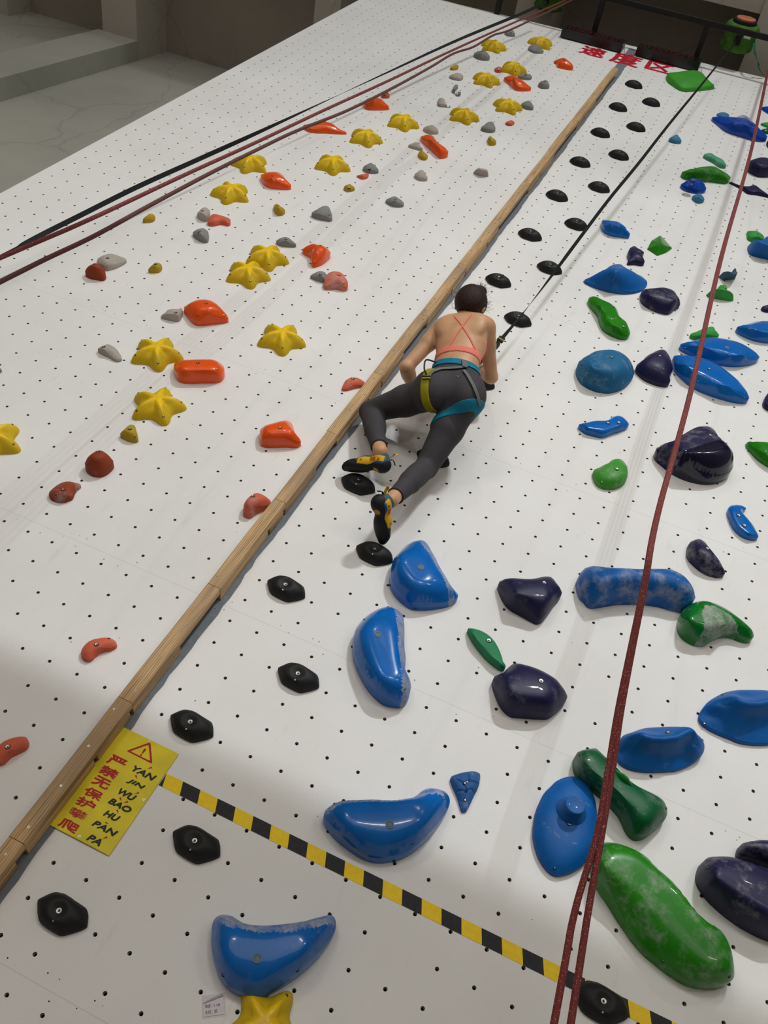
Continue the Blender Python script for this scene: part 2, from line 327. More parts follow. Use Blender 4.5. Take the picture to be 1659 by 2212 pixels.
# ------------------------------------------------------------------ measured tables (metres on the wall; outlines in mm)
HOLDS = [
{"k":"volume","m":"orange","l":"long glossy orange crescent hold, highest left one just under the red ropes","c":[-2.47,5.475],"o":[[-173,-59],[-158,-42],[-136,-27],[-115,-4],[-93,17],[-70,35],[-50,55],[-33,75],[-15,91],[8,98],[37,93],[71,74],[110,53],[143,52],[168,63],[172,46],[149,27],[124,11],[100,-4],[74,-18],[49,-32],[24,-48],[1,-67],[-21,-86],[-47,-99],[-74,-108],[-105,-107],[-140,-90]],"cr":[[-3,-6]],"H":0.06,"e":0.006,"p":"dome","b":[[-18,28]],"s":[[-84,-97],[186,12]]},
{"k":"volume","m":"orange","l":"glossy orange hold crossed by a thin rope shadow near the red ropes","c":[-2.341,6.223],"o":[[-102,-2],[-83,0],[-69,10],[-62,35],[-59,71],[-58,109],[-55,134],[-41,134],[-19,118],[5,96],[31,70],[56,42],[84,17],[105,18],[118,25],[112,-1],[98,-20],[83,-35],[66,-49],[50,-63],[34,-77],[17,-91],[0,-101],[-19,-109],[-38,-115],[-61,-107],[-87,-77],[-104,-32]],"cr":[[20,-85]],"H":0.09,"e":0.006,"p":"dome","b":[[-3,-28]],"s":[[4,-155]]},
{"k":"volume","m":"orange","l":"glossy orange wedge hold between two yellow stars, mid left","c":[-2.342,4.413],"o":[[-121,-8],[-125,19],[-110,27],[-96,40],[-84,57],[-73,75],[-62,92],[-48,102],[-31,106],[-12,108],[7,103],[31,73],[60,42],[88,17],[112,3],[133,-10],[131,-32],[115,-46],[98,-57],[80,-67],[62,-76],[43,-85],[24,-92],[4,-97],[-18,-97],[-43,-88],[-70,-69],[-97,-41]],"cr":[[29,-107]],"H":0.09,"e":0.006,"p":"dome","b":[[7,-65]],"s":[[-6,-126]]},
{"k":"volume","m":"orange","l":"glossy orange slanting hold touching a grey and a small yellow hold","c":[-1.616,5.757],"o":[[-155,84],[-141,98],[-125,111],[-112,139],[-100,162],[-85,169],[-65,152],[-40,120],[-13,81],[17,35],[50,-4],[78,-23],[99,-27],[120,-37],[145,-59],[158,-102],[147,-132],[131,-155],[112,-164],[86,-144],[59,-122],[31,-98],[4,-73],[-24,-49],[-52,-26],[-80,-4],[-108,21],[-136,49]],"cr":[[-41,-58],[117,-188]],"H":0.08,"e":0.006,"p":"dome","s":[[116,-184]]},
{"k":"volume","m":"orange","l":"glossy orange hold right below a yellow star near the wall top","c":[-1.479,7.632],"o":[[-152,51],[-137,66],[-123,88],[-112,123],[-100,150],[-82,157],[-59,145],[-34,121],[-7,91],[20,62],[47,37],[74,14],[100,-10],[125,-22],[146,-19],[152,-48],[136,-75],[117,-96],[98,-115],[78,-131],[57,-141],[33,-139],[7,-121],[-21,-92],[-49,-60],[-77,-35],[-104,-13],[-132,12]],"cr":[[-18,-102]],"H":0.08,"e":0.006,"p":"dome","b":[[-32,-41]]},
{"k":"volume","m":"orange","l":"topmost glossy orange hold, left of the red lettering","c":[-1.252,8.532],"o":[[-104,-7],[-92,11],[-82,39],[-75,72],[-67,100],[-55,116],[-40,125],[-26,134],[-13,141],[1,136],[17,114],[35,79],[54,37],[72,2],[92,-19],[112,-38],[113,-75],[98,-90],[80,-98],[62,-103],[44,-106],[25,-108],[7,-112],[-12,-115],[-31,-110],[-51,-75],[-71,-29],[-91,-22]],"cr":[[21,-154]],"H":0.09,"e":0.006,"p":"dome","b":[[7,-79]]},
{"k":"volume","m":"orange","l":"glossy orange hooked hold beside two touching yellow stars","c":[-1.633,3.649],"o":[[-103,5],[-88,15],[-78,34],[-73,59],[-69,81],[-61,92],[-46,93],[-26,82],[-7,64],[8,49],[26,43],[47,48],[62,66],[79,56],[85,24],[85,-7],[84,-37],[80,-65],[73,-88],[63,-109],[51,-127],[32,-122],[12,-94],[-3,-60],[-25,-36],[-47,-28],[-69,-23],[-91,-12]],"cr":[[45,-38]],"H":0.1,"e":0.006,"p":"dome","b":[[26,3]]},
{"k":"volume","m":"orange","l":"glossy orange eye-shaped hold touching a grey block hold","c":[-1.861,2.684],"o":[[-131,-22],[-120,-1],[-113,25],[-108,49],[-96,65],[-78,75],[-59,84],[-41,95],[-22,102],[0,100],[25,90],[52,75],[79,55],[108,37],[136,20],[142,8],[125,-10],[109,-28],[92,-45],[74,-61],[57,-79],[40,-95],[22,-110],[-1,-116],[-29,-106],[-58,-89],[-88,-70],[-117,-49]],"cr":[[35,-50]],"H":0.1,"e":0.006,"p":"dome","b":[[14,-17]],"s":[[9,-103],[120,-1]]},
{"k":"volume","m":"orange","l":"glossy orange oval hold just right of a yellow star","c":[-1.602,2.195],"o":[[-130,-43],[-135,-14],[-125,1],[-108,11],[-90,24],[-71,39],[-52,55],[-33,69],[-13,83],[7,97],[26,110],[44,115],[66,108],[92,93],[117,67],[132,31],[133,-1],[118,-21],[98,-36],[78,-49],[57,-62],[37,-77],[18,-91],[-3,-103],[-25,-114],[-50,-117],[-79,-100],[-107,-75]],"cr":[[-24,-86],[88,-22]],"H":0.09,"e":0.006,"p":"dome","b":[[6,-18]],"s":[[-28,-116],[113,-3]]},
{"k":"volume","m":"orange","l":"glossy orange trapezoid hold left of the timber rail, level with the feet","c":[-0.986,1.959],"o":[[-99,-26],[-98,-4],[-85,7],[-74,24],[-65,45],[-55,66],[-43,83],[-29,97],[-16,108],[-2,112],[16,98],[35,77],[54,49],[75,23],[99,11],[118,3],[112,-16],[96,-29],[77,-39],[59,-48],[41,-59],[24,-71],[6,-82],[-11,-93],[-30,-102],[-49,-102],[-69,-79],[-87,-54]],"cr":[[-16,-61],[41,-20]],"H":0.09,"e":0.006,"p":"dome","b":[[10,-21]],"s":[[-26,-102],[105,-23]]},
{"k":"climbing_hold","m":"brick","l":"chalky brick-red fin-shaped hold on the left, lower of the brick pair","c":[-1.638,1.126],"o":[[-42,-57],[-50,-42],[-51,-29],[-51,-15],[-50,-1],[-48,13],[-45,25],[-40,36],[-33,46],[-24,54],[-13,59],[0,62],[14,64],[26,67],[38,66],[40,51],[38,36],[41,19],[47,2],[54,-15],[53,-28],[46,-39],[39,-50],[29,-58],[17,-64],[4,-67],[-11,-68],[-27,-66]],"cr":[[27,-34]],"H":0.05,"e":0.006,"p":"dome","chalk":0.5,"b":[[17,-24]],"s":[[0,-55]]},
{"k":"climbing_hold","m":"brick","l":"round brick-red ball hold with finger pockets","c":[-1.61,1.342],"o":[[-52,-23],[-46,-10],[-43,3],[-45,18],[-47,31],[-46,39],[-42,44],[-36,47],[-30,54],[-22,61],[-13,62],[1,57],[16,49],[34,44],[51,39],[60,24],[63,6],[63,-11],[61,-26],[57,-40],[49,-52],[39,-60],[26,-65],[12,-68],[-4,-67],[-20,-63],[-37,-54],[-50,-39]],"cr":[[19,-18]],"H":0.1,"e":0.006,"p":"dome","chalk":0.15,"b":[[1,3]],"d":[[8,-76,16,18],[88,-44,12,12],[36,-107,12,10]]},
{"k":"climbing_hold","m":"brick","l":"brick-red dome hold overlapping the grey smiling hold","c":[-2.625,2.695],"o":[[-51,-33],[-45,-19],[-36,-9],[-33,3],[-34,14],[-36,25],[-39,36],[-42,48],[-42,60],[-39,69],[-31,73],[-18,66],[-3,53],[13,40],[30,31],[48,22],[64,8],[74,-12],[75,-29],[67,-38],[55,-42],[42,-45],[30,-49],[18,-53],[6,-56],[-8,-57],[-23,-55],[-40,-48]],"cr":[[31,-40]],"H":0.09,"e":0.006,"p":"dome","b":[[6,-11]]},
{"k":"climbing_hold","m":"coral","l":"coral hold worn white, touching the timber rail near the climber","c":[-0.854,2.549],"o":[[-35,-66],[-39,-49],[-42,-31],[-43,-14],[-42,1],[-39,13],[-35,25],[-30,35],[-24,41],[-15,45],[-6,49],[5,52],[15,54],[25,53],[36,50],[47,47],[55,35],[54,20],[48,7],[40,-2],[31,-11],[23,-20],[15,-31],[8,-42],[1,-53],[-7,-63],[-16,-70],[-27,-75]],"cr":[[-3,-6]],"H":0.04,"e":0.006,"p":"dome","chalk":0.6,"b":[[-7,6]]},
{"k":"climbing_hold","m":"coral","l":"coral and white ball hold beside the rail, left of the lower foot","c":[-0.85,1.476],"o":[[-31,-65],[-39,-48],[-43,-31],[-43,-15],[-42,0],[-42,14],[-42,29],[-41,43],[-37,52],[-28,56],[-18,58],[-7,60],[6,59],[19,57],[32,56],[45,53],[55,40],[57,23],[51,10],[44,-3],[36,-15],[29,-27],[22,-40],[19,-56],[17,-72],[7,-80],[-7,-81],[-21,-79]],"cr":[[-2,-29]],"H":0.08,"e":0.006,"p":"dome","chalk":0.5,"b":[[-12,-12]]},
{"k":"climbing_hold","m":"coral","l":"coral bean-shaped hold alone at lower left","c":[-0.998,0.497],"o":[[-42,-48],[-47,-35],[-48,-22],[-48,-10],[-46,2],[-41,12],[-34,22],[-26,30],[-17,38],[-8,46],[2,52],[13,57],[24,58],[38,56],[51,50],[57,37],[52,25],[45,14],[35,6],[26,-2],[19,-13],[15,-26],[13,-39],[13,-52],[7,-63],[-4,-68],[-18,-67],[-32,-60]],"cr":[[9,-13]],"H":0.045,"e":0.006,"p":"dome","chalk":0.35,"b":[[3,-7]],"s":[[17,46]]},
{"k":"climbing_hold","m":"coral","l":"coral sausage-shaped hold cut by the left edge of the photo","c":[-1.003,0.005],"o":[[-40,-29],[-41,-19],[-40,-9],[-38,2],[-35,13],[-30,22],[-24,31],[-17,39],[-9,47],[-1,54],[9,59],[20,62],[33,56],[42,45],[45,32],[43,21],[37,11],[31,1],[25,-9],[20,-19],[18,-31],[17,-43],[14,-53],[5,-61],[-4,-67],[-17,-62],[-26,-52],[-34,-40]],"cr":[[13,-13]],"H":0.05,"e":0.006,"p":"dome","chalk":0.35,"b":[[6,-8]]},
{"k":"climbing_hold","m":"coral","l":"coral block hold pressed against a pale round hold, upper left","c":[-2.374,3.676],"o":[[-41,-75],[-52,-51],[-59,-26],[-67,-1],[-73,22],[-75,40],[-69,47],[-57,49],[-42,49],[-27,50],[-12,50],[4,48],[20,47],[34,48],[45,52],[58,51],[73,29],[84,4],[80,-13],[66,-16],[50,-15],[36,-20],[26,-31],[19,-46],[11,-60],[2,-71],[-11,-79],[-24,-83]],"cr":[[43,-68]],"H":0.06,"e":0.006,"p":"dome","chalk":0.2},
{"k":"climbing_hold","m":"coral","l":"coral and white rounded hold touching a small grey hold","c":[-1.386,3.435],"o":[[-40,-94],[-52,-66],[-62,-37],[-70,-7],[-76,22],[-78,46],[-74,63],[-66,74],[-55,83],[-42,88],[-27,92],[-13,94],[2,94],[16,86],[31,68],[47,47],[64,27],[81,4],[94,-22],[95,-47],[82,-57],[65,-60],[48,-61],[32,-66],[19,-76],[7,-89],[-7,-99],[-22,-106]],"cr":[[33,-34]],"H":0.07,"e":0.006,"p":"dome","chalk":0.6,"b":[[22,-7]],"s":[[72,-44]]},
{"k":"climbing_hold","m":"coral","l":"tiny red hold tucked under a grey hold, upper middle","c":[-1.865,4.906],"o":[[-43,-22],[-36,-23],[-30,-22],[-25,-13],[-21,-4],[-16,5],[-12,15],[-8,24],[-4,34],[1,42],[6,50],[10,56],[12,61],[18,58],[26,45],[32,28],[35,11],[35,-3],[32,-15],[28,-25],[23,-33],[17,-39],[9,-42],[1,-42],[-8,-41],[-18,-38],[-27,-35],[-37,-30]],"cr":[[15,-42]],"H":0.03,"e":0.006,"p":"dome"},
{"k":"climbing_hold","m":"coral","l":"small red and white ribbed hold just below the red rope","c":[-2.37,6.501],"o":[[-30,-26],[-24,-16],[-19,-6],[-20,8],[-24,25],[-26,38],[-27,47],[-25,52],[-20,52],[-13,50],[-8,52],[-3,54],[2,51],[8,42],[18,32],[29,20],[38,3],[42,-15],[40,-26],[36,-35],[30,-43],[23,-47],[16,-51],[8,-53],[1,-56],[-7,-57],[-17,-54],[-26,-43]],"cr":[[23,-88]],"H":0.06,"e":0.006,"p":"dome","chalk":0.4,"b":[[8,-49]]},
{"k":"climbing_hold","m":"coral","l":"small red knob touching a yellow star near the top","c":[-1.752,7.891],"o":[[-37,-7],[-32,3],[-28,14],[-29,31],[-29,49],[-26,61],[-23,68],[-18,69],[-11,66],[-4,62],[3,58],[9,55],[14,51],[22,41],[31,23],[38,2],[41,-20],[41,-37],[37,-49],[31,-57],[25,-64],[18,-70],[10,-74],[2,-74],[-7,-70],[-16,-60],[-26,-45],[-35,-26]],"cr":[[26,-105]],"H":0.05,"e":0.006,"p":"dome","b":[[16,-66]]},
{"k":"climbing_hold","m":"coral","l":"small coral hold alone left of the timber rail, upper part","c":[-1.246,6.677],"o":[[-34,-31],[-31,-19],[-27,-10],[-26,3],[-25,16],[-23,27],[-19,35],[-14,41],[-9,46],[-3,50],[2,54],[7,53],[12,47],[18,44],[24,43],[30,31],[33,13],[33,-4],[31,-19],[29,-32],[24,-40],[17,-46],[11,-50],[4,-52],[-4,-54],[-11,-54],[-19,-50],[-28,-44]],"cr":[[16,-82]],"H":0.04,"e":0.006,"p":"dome"},
{"k":"climbing_hold","m":"pale","l":"pale greige hold pressed against a coral block hold","c":[-2.5,3.697],"o":[[-25,-46],[-33,-29],[-35,-12],[-39,5],[-44,21],[-47,36],[-47,49],[-45,61],[-43,70],[-38,76],[-31,76],[-21,73],[-10,69],[1,64],[14,53],[26,36],[35,17],[43,-2],[50,-22],[56,-40],[60,-58],[58,-71],[49,-76],[38,-76],[26,-75],[13,-71],[1,-67],[-13,-59]],"cr":[[34,-68]],"H":0.06,"e":0.006,"p":"dome","b":[[18,-43]]},
{"k":"climbing_hold","m":"grey","l":"grey hold directly under the coral block hold","c":[-2.364,3.447],"o":[[-55,-17],[-57,-1],[-53,9],[-50,20],[-48,32],[-45,45],[-41,56],[-36,64],[-29,68],[-21,69],[-11,68],[0,64],[13,55],[28,40],[41,22],[52,3],[63,-17],[71,-37],[71,-53],[63,-60],[52,-63],[40,-64],[27,-62],[13,-59],[-1,-55],[-15,-50],[-29,-43],[-44,-33]],"cr":[[25,-62]],"H":0.06,"e":0.006,"p":"dome","b":[[10,-39]]},
{"k":"climbing_hold","m":"pale","l":"pale grey smiling-face hold behind the brick-red dome","c":[-2.632,2.854],"o":[[-73,-40],[-77,-19],[-75,-4],[-72,12],[-68,28],[-63,43],[-55,55],[-44,64],[-30,69],[-15,71],[2,72],[20,70],[37,69],[52,71],[67,61],[71,39],[70,18],[67,-2],[64,-21],[59,-39],[53,-55],[46,-70],[37,-84],[24,-92],[7,-92],[-13,-86],[-34,-76],[-56,-61]],"cr":[[20,-56]],"H":0.055,"e":0.006,"p":"dome","b":[[5,-38]],"d":[[-11,-70,12,8],[49,-19,12,8],[24,-102,9,6],[47,-95,9,6],[57,-75,9,6]]},
{"k":"climbing_hold","m":"pale","l":"pale grey block hold touching the orange eye-shaped hold","c":[-2.016,2.58],"o":[[-50,-48],[-47,-35],[-47,-18],[-50,1],[-49,14],[-42,23],[-37,33],[-28,38],[-18,45],[-8,51],[3,58],[9,68],[6,82],[18,71],[31,53],[43,34],[51,15],[57,-5],[62,-24],[58,-35],[47,-40],[36,-44],[24,-50],[12,-52],[-1,-54],[-14,-57],[-26,-59],[-39,-61]],"cr":[[48,-40]],"H":0.05,"e":0.006,"p":"dome","lin":1,"b":[[37,-25]]},
{"k":"climbing_hold","m":"pale","l":"grey half-moon hold left of a yellow star","c":[-2.091,2.092],"o":[[-66,-18],[-66,-8],[-58,-2],[-55,10],[-56,25],[-55,38],[-51,46],[-43,50],[-31,50],[-18,47],[-4,44],[10,38],[25,30],[40,21],[55,11],[71,0],[84,-14],[84,-28],[75,-37],[64,-41],[50,-41],[36,-38],[21,-35],[6,-32],[-8,-31],[-22,-30],[-37,-28],[-51,-25]],"cr":[[-19,-24]],"H":0.045,"e":0.006,"p":"dome","b":[[-29,-12]]},
{"k":"climbing_hold","m":"grey","l":"sliver of grey hold at the left edge of the photo","c":[-2.473,1.667],"o":[[-13,-4],[-13,-1],[-15,4],[-17,9],[-17,13],[-16,16],[-16,18],[-15,20],[-11,20],[-6,17],[0,14],[5,13],[10,15],[15,14],[20,9],[21,3],[21,-2],[20,-7],[19,-11],[16,-14],[13,-18],[10,-20],[6,-23],[2,-24],[-3,-23],[-8,-19],[-13,-13],[-14,-8]],"cr":[[33,-28]],"H":0.04,"e":0.006,"p":"dome"},
{"k":"climbing_hold","m":"grey","l":"grey shell-shaped hold between a small yellow hold and the rail","c":[-1.847,4.186],"o":[[-62,-54],[-56,-37],[-52,-18],[-53,6],[-54,29],[-52,51],[-48,70],[-43,87],[-36,100],[-27,108],[-16,109],[-3,101],[12,84],[28,62],[44,38],[61,15],[76,-10],[88,-36],[84,-56],[71,-62],[56,-64],[42,-68],[28,-73],[14,-76],[-1,-78],[-17,-79],[-33,-78],[-49,-73]],"cr":[[20,-111]],"H":0.07,"e":0.006,"p":"dome","b":[[6,-80]],"s":[[68,-43]]},
{"k":"climbing_hold","m":"grey","l":"dark grey hold just above the tiny red hold","c":[-1.869,5.055],"o":[[-53,-21],[-50,-6],[-49,11],[-49,30],[-47,47],[-44,62],[-39,71],[-33,75],[-23,74],[-12,70],[1,65],[13,54],[25,40],[38,26],[51,16],[64,3],[70,-17],[64,-31],[56,-41],[46,-48],[37,-55],[26,-60],[15,-64],[4,-67],[-8,-68],[-21,-65],[-34,-58],[-48,-42]],"cr":[[25,-93]],"H":0.06,"e":0.006,"p":"dome","b":[[13,-62]]},
{"k":"climbing_hold","m":"grey","l":"grey hold above the upper touching yellow star","c":[-1.87,3.684],"o":[[-60,-26],[-58,-13],[-53,-2],[-50,12],[-47,24],[-41,34],[-34,42],[-27,47],[-18,50],[-7,50],[5,47],[17,39],[30,30],[43,20],[56,15],[69,11],[71,-3],[63,-12],[53,-18],[43,-24],[33,-29],[22,-34],[11,-38],[0,-43],[-11,-46],[-23,-48],[-36,-45],[-50,-39]],"cr":[[19,-42]],"H":0.05,"e":0.006,"p":"dome","b":[[9,-22]]},
{"k":"climbing_hold","m":"grey","l":"grey hold standing alone, centre of the upper left lane","c":[-1.501,4.665],"o":[[-62,-28],[-62,-12],[-56,0],[-52,16],[-49,34],[-45,49],[-39,62],[-32,69],[-23,71],[-11,66],[2,57],[16,48],[29,39],[41,30],[53,24],[66,11],[74,-10],[69,-26],[60,-35],[50,-43],[39,-49],[28,-54],[16,-57],[4,-59],[-9,-58],[-22,-55],[-36,-50],[-50,-42]],"cr":[[22,-61]],"H":0.05,"e":0.006,"p":"dome","b":[[14,-36]]},
{"k":"climbing_hold","m":"grey","l":"grey fish-like hold overlapped by the coral and white hold","c":[-1.5,3.434],"o":[[-49,-30],[-45,-20],[-41,-8],[-40,5],[-37,17],[-34,29],[-29,38],[-23,46],[-16,50],[-8,54],[1,56],[8,57],[15,54],[25,45],[35,31],[45,14],[52,-3],[57,-21],[54,-34],[46,-39],[35,-41],[25,-43],[14,-43],[4,-44],[-7,-44],[-18,-43],[-30,-41],[-41,-39]],"cr":[[29,-48]],"H":0.05,"e":0.006,"p":"dome","b":[[21,-29]]},
{"k":"climbing_hold","m":"pale","l":"pale shield-shaped hold below a small yellow hold","c":[-1.504,5.192],"o":[[-45,-29],[-45,-11],[-43,6],[-43,24],[-43,44],[-42,61],[-40,74],[-35,80],[-28,81],[-18,78],[-8,72],[2,65],[13,53],[23,35],[33,17],[46,3],[57,-12],[64,-31],[60,-45],[52,-54],[42,-61],[33,-66],[23,-70],[12,-72],[1,-71],[-11,-66],[-24,-58],[-36,-47]],"cr":[[39,-135]],"H":0.07,"e":0.006,"p":"dome","b":[[27,-97]]},
{"k":"climbing_hold","m":"pale","l":"pale pinkish grey block hold nearest the rail, upper part","c":[-1.128,5.543],"o":[[-58,-27],[-54,-9],[-52,14],[-49,33],[-42,24],[-32,2],[-18,0],[-9,8],[0,18],[10,26],[16,29],[9,31],[10,33],[24,36],[34,52],[44,41],[54,16],[62,-9],[54,-17],[44,-23],[33,-28],[23,-33],[12,-37],[2,-42],[-11,-39],[-23,-36],[-35,-34],[-48,-30]],"cr":[[19,-64]],"H":0.06,"e":0.006,"p":"dome","lin":1,"b":[[11,-30]]},
{"k":"climbing_hold","m":"grey","l":"grey dome hold left of the small coral hold","c":[-1.37,6.449],"o":[[-49,-71],[-48,-47],[-45,-24],[-44,2],[-45,29],[-44,55],[-41,75],[-35,92],[-29,107],[-22,119],[-14,125],[-4,119],[8,104],[20,83],[31,59],[44,35],[57,9],[66,-21],[67,-48],[60,-65],[51,-77],[40,-85],[28,-92],[16,-96],[3,-98],[-10,-99],[-23,-98],[-37,-91]],"cr":[[42,-161]],"H":0.07,"e":0.006,"p":"dome","b":[[30,-116]]},
{"k":"climbing_hold","m":"pale","l":"pale grey dome right above the slanting orange hold","c":[-1.758,6.055],"o":[[-61,-28],[-58,-12],[-49,-6],[-45,9],[-43,29],[-40,47],[-34,61],[-28,71],[-21,77],[-14,80],[-3,75],[9,64],[21,50],[34,35],[46,24],[59,14],[69,-5],[66,-23],[58,-37],[50,-48],[40,-56],[29,-62],[18,-66],[6,-66],[-7,-64],[-20,-61],[-34,-55],[-48,-45]],"cr":[[34,-109]],"H":0.07,"e":0.006,"p":"dome","b":[[20,-66]]},
{"k":"climbing_hold","m":"pale","l":"pale grey hold at the left end of the slanting orange hold","c":[-1.739,5.665],"o":[[-56,-27],[-52,-17],[-46,-6],[-43,10],[-41,27],[-36,41],[-31,52],[-25,61],[-18,67],[-10,67],[0,61],[11,50],[23,36],[34,19],[46,5],[58,-5],[69,-20],[66,-34],[56,-37],[45,-38],[33,-39],[22,-38],[11,-38],[-1,-39],[-12,-40],[-23,-40],[-35,-39],[-46,-37]],"cr":[[28,-86]],"H":0.05,"e":0.006,"p":"dome"},
{"k":"climbing_hold","m":"pale","l":"pale knobbly hold above a yellow star, upper part","c":[-1.883,6.679],"o":[[-40,-37],[-52,-7],[-62,23],[-69,54],[-69,74],[-62,80],[-55,86],[-47,93],[-40,99],[-32,96],[-20,81],[-6,54],[11,16],[30,-19],[47,-38],[61,-41],[70,-30],[79,-19],[75,-31],[65,-39],[53,-43],[42,-48],[31,-55],[21,-63],[10,-70],[-1,-75],[-13,-76],[-27,-64]],"cr":[[42,-148]],"H":0.07,"e":0.006,"p":"dome","b":[[27,-102]]},
{"k":"climbing_hold","m":"grey","l":"narrow grey peanut-shaped hold near the wall top","c":[-1.898,7.054],"o":[[-25,-35],[-33,-7],[-39,22],[-44,51],[-48,79],[-52,104],[-52,119],[-48,121],[-43,120],[-39,123],[-31,123],[-18,107],[-10,76],[-9,33],[-4,-19],[17,-72],[43,-100],[58,-90],[63,-55],[71,-64],[68,-83],[61,-96],[52,-103],[39,-97],[26,-83],[12,-67],[-2,-54],[-13,-52]],"cr":[[17,-117]],"H":0.08,"e":0.006,"p":"dome","b":[[0,-60]]},
{"k":"climbing_hold","m":"pale","l":"pale grey hold under a small yellow hold, near the top left","c":[-2.016,7.394],"o":[[-61,-37],[-53,-26],[-46,-14],[-44,7],[-43,32],[-40,51],[-33,63],[-25,70],[-15,74],[-5,76],[5,77],[14,76],[23,72],[33,70],[46,57],[57,28],[63,-3],[62,-29],[57,-47],[48,-57],[37,-64],[25,-67],[14,-69],[2,-72],[-11,-73],[-24,-71],[-37,-67],[-51,-58]],"cr":[[45,-119]],"H":0.06,"e":0.006,"p":"dome","b":[[32,-75]]},
{"k":"climbing_hold","m":"grey","l":"dark grey dome under the upper left yellow star","c":[-2.012,8.14],"o":[[-76,-41],[-70,-18],[-59,-5],[-56,19],[-56,53],[-55,84],[-51,108],[-43,123],[-33,130],[-21,127],[-7,115],[9,98],[26,74],[42,49],[57,32],[74,14],[89,-19],[89,-51],[79,-69],[67,-80],[53,-90],[40,-97],[25,-102],[10,-104],[-7,-101],[-24,-94],[-42,-86],[-60,-71]],"cr":[[26,-121]],"H":0.08,"e":0.006,"p":"dome","b":[[8,-57]]},
{"k":"climbing_hold","m":"grey","l":"topmost grey hold on the left, beside the beige shadow patch","c":[-2.001,9.062],"o":[[-54,-34],[-48,-21],[-37,-19],[-33,-2],[-34,25],[-33,50],[-30,71],[-25,88],[-20,104],[-15,115],[-11,119],[-3,109],[9,85],[20,54],[32,24],[46,3],[60,-14],[64,-36],[57,-50],[49,-62],[40,-72],[30,-80],[20,-84],[9,-85],[-4,-83],[-16,-78],[-29,-70],[-43,-57]],"cr":[[38,-133]],"H":0.07,"e":0.006,"p":"dome","b":[[23,-72]]},
{"k":"climbing_hold","m":"grey","l":"grey hold in front of the topmost yellow star","c":[-1.623,8.776],"o":[[-69,-57],[-78,-17],[-78,18],[-73,44],[-68,65],[-61,87],[-52,104],[-41,115],[-29,124],[-19,132],[-7,129],[7,112],[24,87],[40,57],[57,27],[73,5],[89,-15],[91,-48],[81,-66],[69,-80],[57,-93],[44,-104],[30,-111],[15,-115],[0,-114],[-17,-107],[-34,-96],[-52,-81]],"cr":[[55,-288]],"H":0.09,"e":0.006,"p":"dome","b":[[38,-212]]},
{"k":"climbing_hold","m":"grey","l":"dark grey hold behind the upper orange hold by a star","c":[-1.474,7.884],"o":[[-62,-51],[-60,-29],[-54,-16],[-48,-4],[-42,7],[-34,16],[-25,27],[-17,40],[-9,53],[0,65],[9,74],[18,80],[26,80],[34,75],[45,67],[58,47],[63,16],[61,-11],[54,-28],[44,-38],[33,-45],[22,-50],[11,-55],[-1,-59],[-13,-62],[-25,-65],[-38,-66],[-50,-63]],"cr":[[19,-77]],"H":0.05,"e":0.006,"p":"dome","b":[[10,-38]]},
{"k":"climbing_hold","m":"grey","l":"grey dome hold below the topmost orange hold","c":[-1.258,7.82],"o":[[-51,-27],[-44,-10],[-35,3],[-33,24],[-34,52],[-34,77],[-30,93],[-23,101],[-16,106],[-9,109],[-3,109],[6,99],[16,76],[25,49],[35,25],[47,5],[58,-20],[60,-48],[53,-63],[44,-74],[34,-83],[24,-90],[14,-95],[3,-98],[-8,-98],[-21,-90],[-33,-76],[-45,-55]],"cr":[[20,-120]],"H":0.07,"e":0.006,"p":"dome","b":[[9,-66]]},
{"k":"climbing_hold","m":"grey","l":"grey hold right of a yellow star, left of the rail top","c":[-1.235,7.181],"o":[[-55,-31],[-54,-7],[-49,11],[-46,29],[-44,48],[-40,63],[-33,74],[-24,82],[-16,88],[-9,93],[-2,91],[7,83],[17,67],[27,45],[37,25],[50,7],[61,-17],[66,-44],[61,-62],[51,-70],[41,-74],[29,-76],[18,-78],[6,-79],[-6,-77],[-18,-73],[-31,-66],[-44,-53]],"cr":[[19,-133]],"H":0.07,"e":0.006,"p":"dome","b":[[9,-83]]},
{"k":"climbing_hold","m":"mustard","l":"small mustard hold below the ropes, upper left","c":[-2.752,3.432],"o":[[-19,-43],[-16,-33],[-14,-23],[-18,-11],[-24,2],[-27,12],[-24,19],[-19,22],[-15,27],[-13,34],[-11,41],[-10,46],[-8,48],[-2,50],[6,49],[17,41],[26,27],[32,12],[34,-1],[33,-11],[29,-19],[24,-26],[19,-32],[13,-38],[8,-44],[1,-49],[-6,-52],[-14,-53]],"cr":[[42,-49]],"H":0.06,"e":0.006,"p":"dome","b":[[25,-26]]},
{"k":"climbing_hold","m":"mustard","l":"small mustard hold alone between two star columns","c":[-2.374,2.94],"o":[[-18,-36],[-14,-27],[-16,-15],[-22,-2],[-27,10],[-28,20],[-25,26],[-21,30],[-17,34],[-14,37],[-10,39],[-5,40],[0,43],[6,48],[16,44],[25,32],[31,18],[35,4],[36,-9],[34,-18],[29,-25],[22,-30],[16,-35],[9,-40],[2,-44],[-5,-48],[-14,-50],[-22,-45]],"cr":[[28,-37]],"H":0.06,"e":0.006,"p":"dome","b":[[13,-17]]},
{"k":"climbing_hold","m":"mustard","l":"mustard triangular hold below the lowest full star","c":[-1.621,1.6],"o":[[-35,-32],[-34,-21],[-33,-10],[-35,2],[-38,14],[-38,26],[-37,35],[-34,44],[-30,51],[-26,55],[-20,56],[-10,54],[1,45],[11,34],[21,23],[32,12],[43,1],[53,-10],[60,-22],[56,-31],[48,-36],[38,-40],[29,-42],[18,-43],[7,-43],[-4,-42],[-16,-41],[-27,-40]],"cr":[[21,-25]],"H":0.055,"e":0.006,"p":"dome","b":[[11,-12]],"s":[[49,-27]]},
